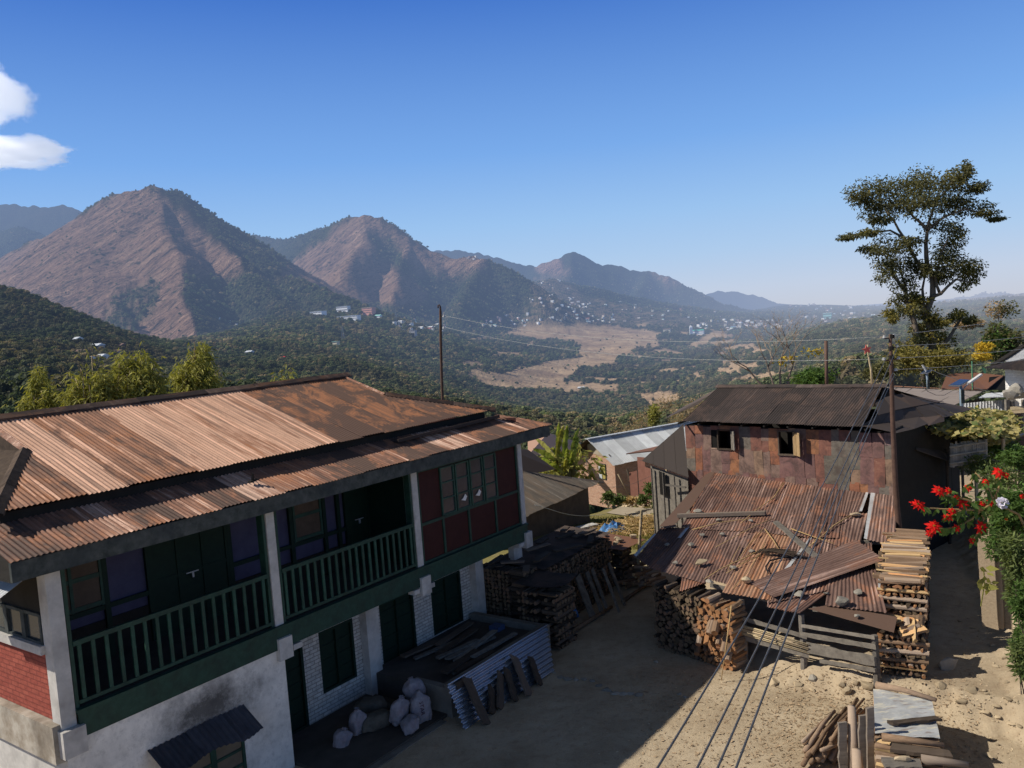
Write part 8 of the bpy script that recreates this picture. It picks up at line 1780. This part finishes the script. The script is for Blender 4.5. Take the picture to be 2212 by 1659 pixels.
stick('clothes_wire', 'twisted pale wire sagging in front of the low hut', [q8y(X, Y, Yd) for X, Y, Yd in ((15, 935, 30), (160, 975, 30.5), (300, 1020, 31), (420, 1045, 31.5), (550, 1056, 32), (650, 1050, 32.5), (790, 1040, 33))], .012, m_wirel, 'wire')
stick('slack_cable', 'slack dark cable looping across the brick house and garden', [q8y(X, Y, 42) for X, Y in ((570, 400), (585, 520), (620, 670), (700, 720), (820, 742), (960, 738), (1100, 700), (1280, 620), (1430, 565))], .012, m_wire, 'cable')
stick('slack_cable', 'cable crossing above the garden towards the patchwork house', [q8y(X, Y, 40) for X, Y in ((1160, 450), (1300, 465), (1500, 478), (1660, 486))], .01, m_wire, 'cable')
stick('thin_pole', 'tall thin bamboo pole in front of the side shed', [q8y(1468, 415, 33), q8y(1430, 700, 33), q8y(1375, 1190, 33)], .035, m_bamboo, 'pole')
stick('thin_pole', 'short slanting stick beside the tall thin pole', [q8y(1425, 690, 33.5), q8y(1480, 900, 33.5)], .03, m_bark, 'pole')
stick('thin_pole', 'slanting stick leaning against the brick house corner', [q8y(920, 600, 45), q8y(1040, 830, 45)], .035, m_bamboo, 'pole')
stick('slack_cable', 'dark cable sagging over the pale grey roof', [q9y(X, Y, 42) for X, Y in ((940, 1010), (1020, 1080), (1120, 1125), (1220, 1125), (1310, 1075), (1440, 1020))], .018, m_wire, 'cable')
stick('slack_cable', 'cable running from the farther lamp past the nearer lamp to the timber rack', [q9y(X, Y, Yd) for X, Y, Yd in ((950, 752, 44), (1150, 850, 41), (1380, 930, 38), (1600, 1030, 35), (1800, 1090, 34), (2020, 1150, 33))], .016, m_wire, 'cable')
stick('cane', 'light cane standing upright in front of the left shed post', [atY(1580, 1308, 18.9), atY(1568, 1400, 18.85), atY(1558, 1470, 18.8)], .018, m_stick, 'cane')

# wood chips, bark bits and straw trodden into the yard (uncountable)
mb = MB(); rnd = random.Random(71)
for i in range(3800):
    x = rnd.uniform(1380, 2120); y = rnd.uniform(1440, 1690)
    if rnd.random() < .5: x = rnd.gauss(1800, 110); y = rnd.gauss(1560, 60)
    if not (1150 < x < 2150 and 1400 < y < 1700): continue
    p = gp(x, y) + Z1 * .012; a = rnd.uniform(0, 6.28); L = rnd.uniform(.012, .045); d = Vector((math.cos(a), math.sin(a), rnd.uniform(-.2, .3))) * L; s = Vector((-math.sin(a), math.cos(a), rnd.uniform(-.3, .3))) * L * rnd.uniform(.15, .45); mb.k = rnd.random(); mb.poly([p - d - s, p + d - s, p + d * .8 + s, p - d + s])
o = mb.build('wood_chips', plain('chips', (.16, .10, .06), (.58, .44, .28), 40, .9, .2), None); tag(o, 'wood chips and straw bits trodden into the dirt yard', 'wood chips', None, 'stuff')
rnd = random.Random(72)
for i, (x, y, Yd, rx, ry, mt, n_, lab) in enumerate([(2172, 1085, 18, 46, 36, m_green2, 2400, 'broad hedge mass just right of the red flowers'), (2170, 1170, 16.5, 40, 50, m_green1, 2400, 'drooping green shrub over the plank fence'), (2202, 1270, 15.5, 26, 48, m_green2, 2200, 'lower hedge shrub over the right bank'), (2120, 945, 32, 40, 24, m_green2, 1400, 'shaded green growth under the right end of the trellis'), (2208, 1385, 14.5, 18, 48, m_green1, 1600, 'narrow green shrub hanging down the right bank')]):
    bush('hedge_shrub', lab, 'shrub', x, y, Yd, rx, ry, mt, n_, .10, 290 + i, .3, lumps=10, base_z=atY(x, y, Yd).z - (ry * Yd / F_) * 1.4)
for i in range(16):
    p = gp(rnd.uniform(2125, 2205), rnd.uniform(1380, 1650)); rock('bank_stone', 'rough stone in the earthy bank at the bottom right edge', p + Z1 * .02, rnd.uniform(.05, .11), 900 + i, .35, m_stoney, 'stones of the right bank')
# ------------------------------------------------------------------ firewood: the logs that show largest are objects of their own, the rest one mass
LOGS.sort(key=lambda q: -q[0])
print('logs', len(LOGS))
for pri, m, k, lab, grp in LOGS[:300]:
    o = bpy.data.objects.new('firewood_log', LOGM[k][0]); C.objects.link(o); o.matrix_world = m; tag(o, lab, 'log', grp)
vs = []; fs = []; ms = []; rn = []; rnd = random.Random(1)
for pri, m, k, lab, grp in LOGS[300:]:
    base = len(vs); _, v_, f_, mm = LOGM[k]; r_ = rnd.random()
    vs += [tuple(m @ Vector(p)) for p in v_]; fs += [tuple(base + i for i in f) for f in f_]; ms += [q + (2 if k >= 8 else 0) for q in mm]; rn += [r_] * len(v_)
me = bpy.data.meshes.new('firewood'); me.from_pydata(vs, [], fs); me.materials.append(m_bark); me.materials.append(m_cut); me.materials.append(m_barkdk); me.materials.append(dkc); me.polygons.foreach_set('material_index', ms)
at = me.attributes.new('rnd', 'FLOAT', 'POINT'); at.data.foreach_set('value', rn); me.update()
o = bpy.data.objects.new('firewood', me); C.objects.link(o); tag(o, 'dark filler boxes standing in for the shade inside the firewood stacks', 'firewood', None, 'stuff')
# dark filler boxes of the piles belong to the same mass
for c in list(FWCORE.children): c.parent = FWCORE
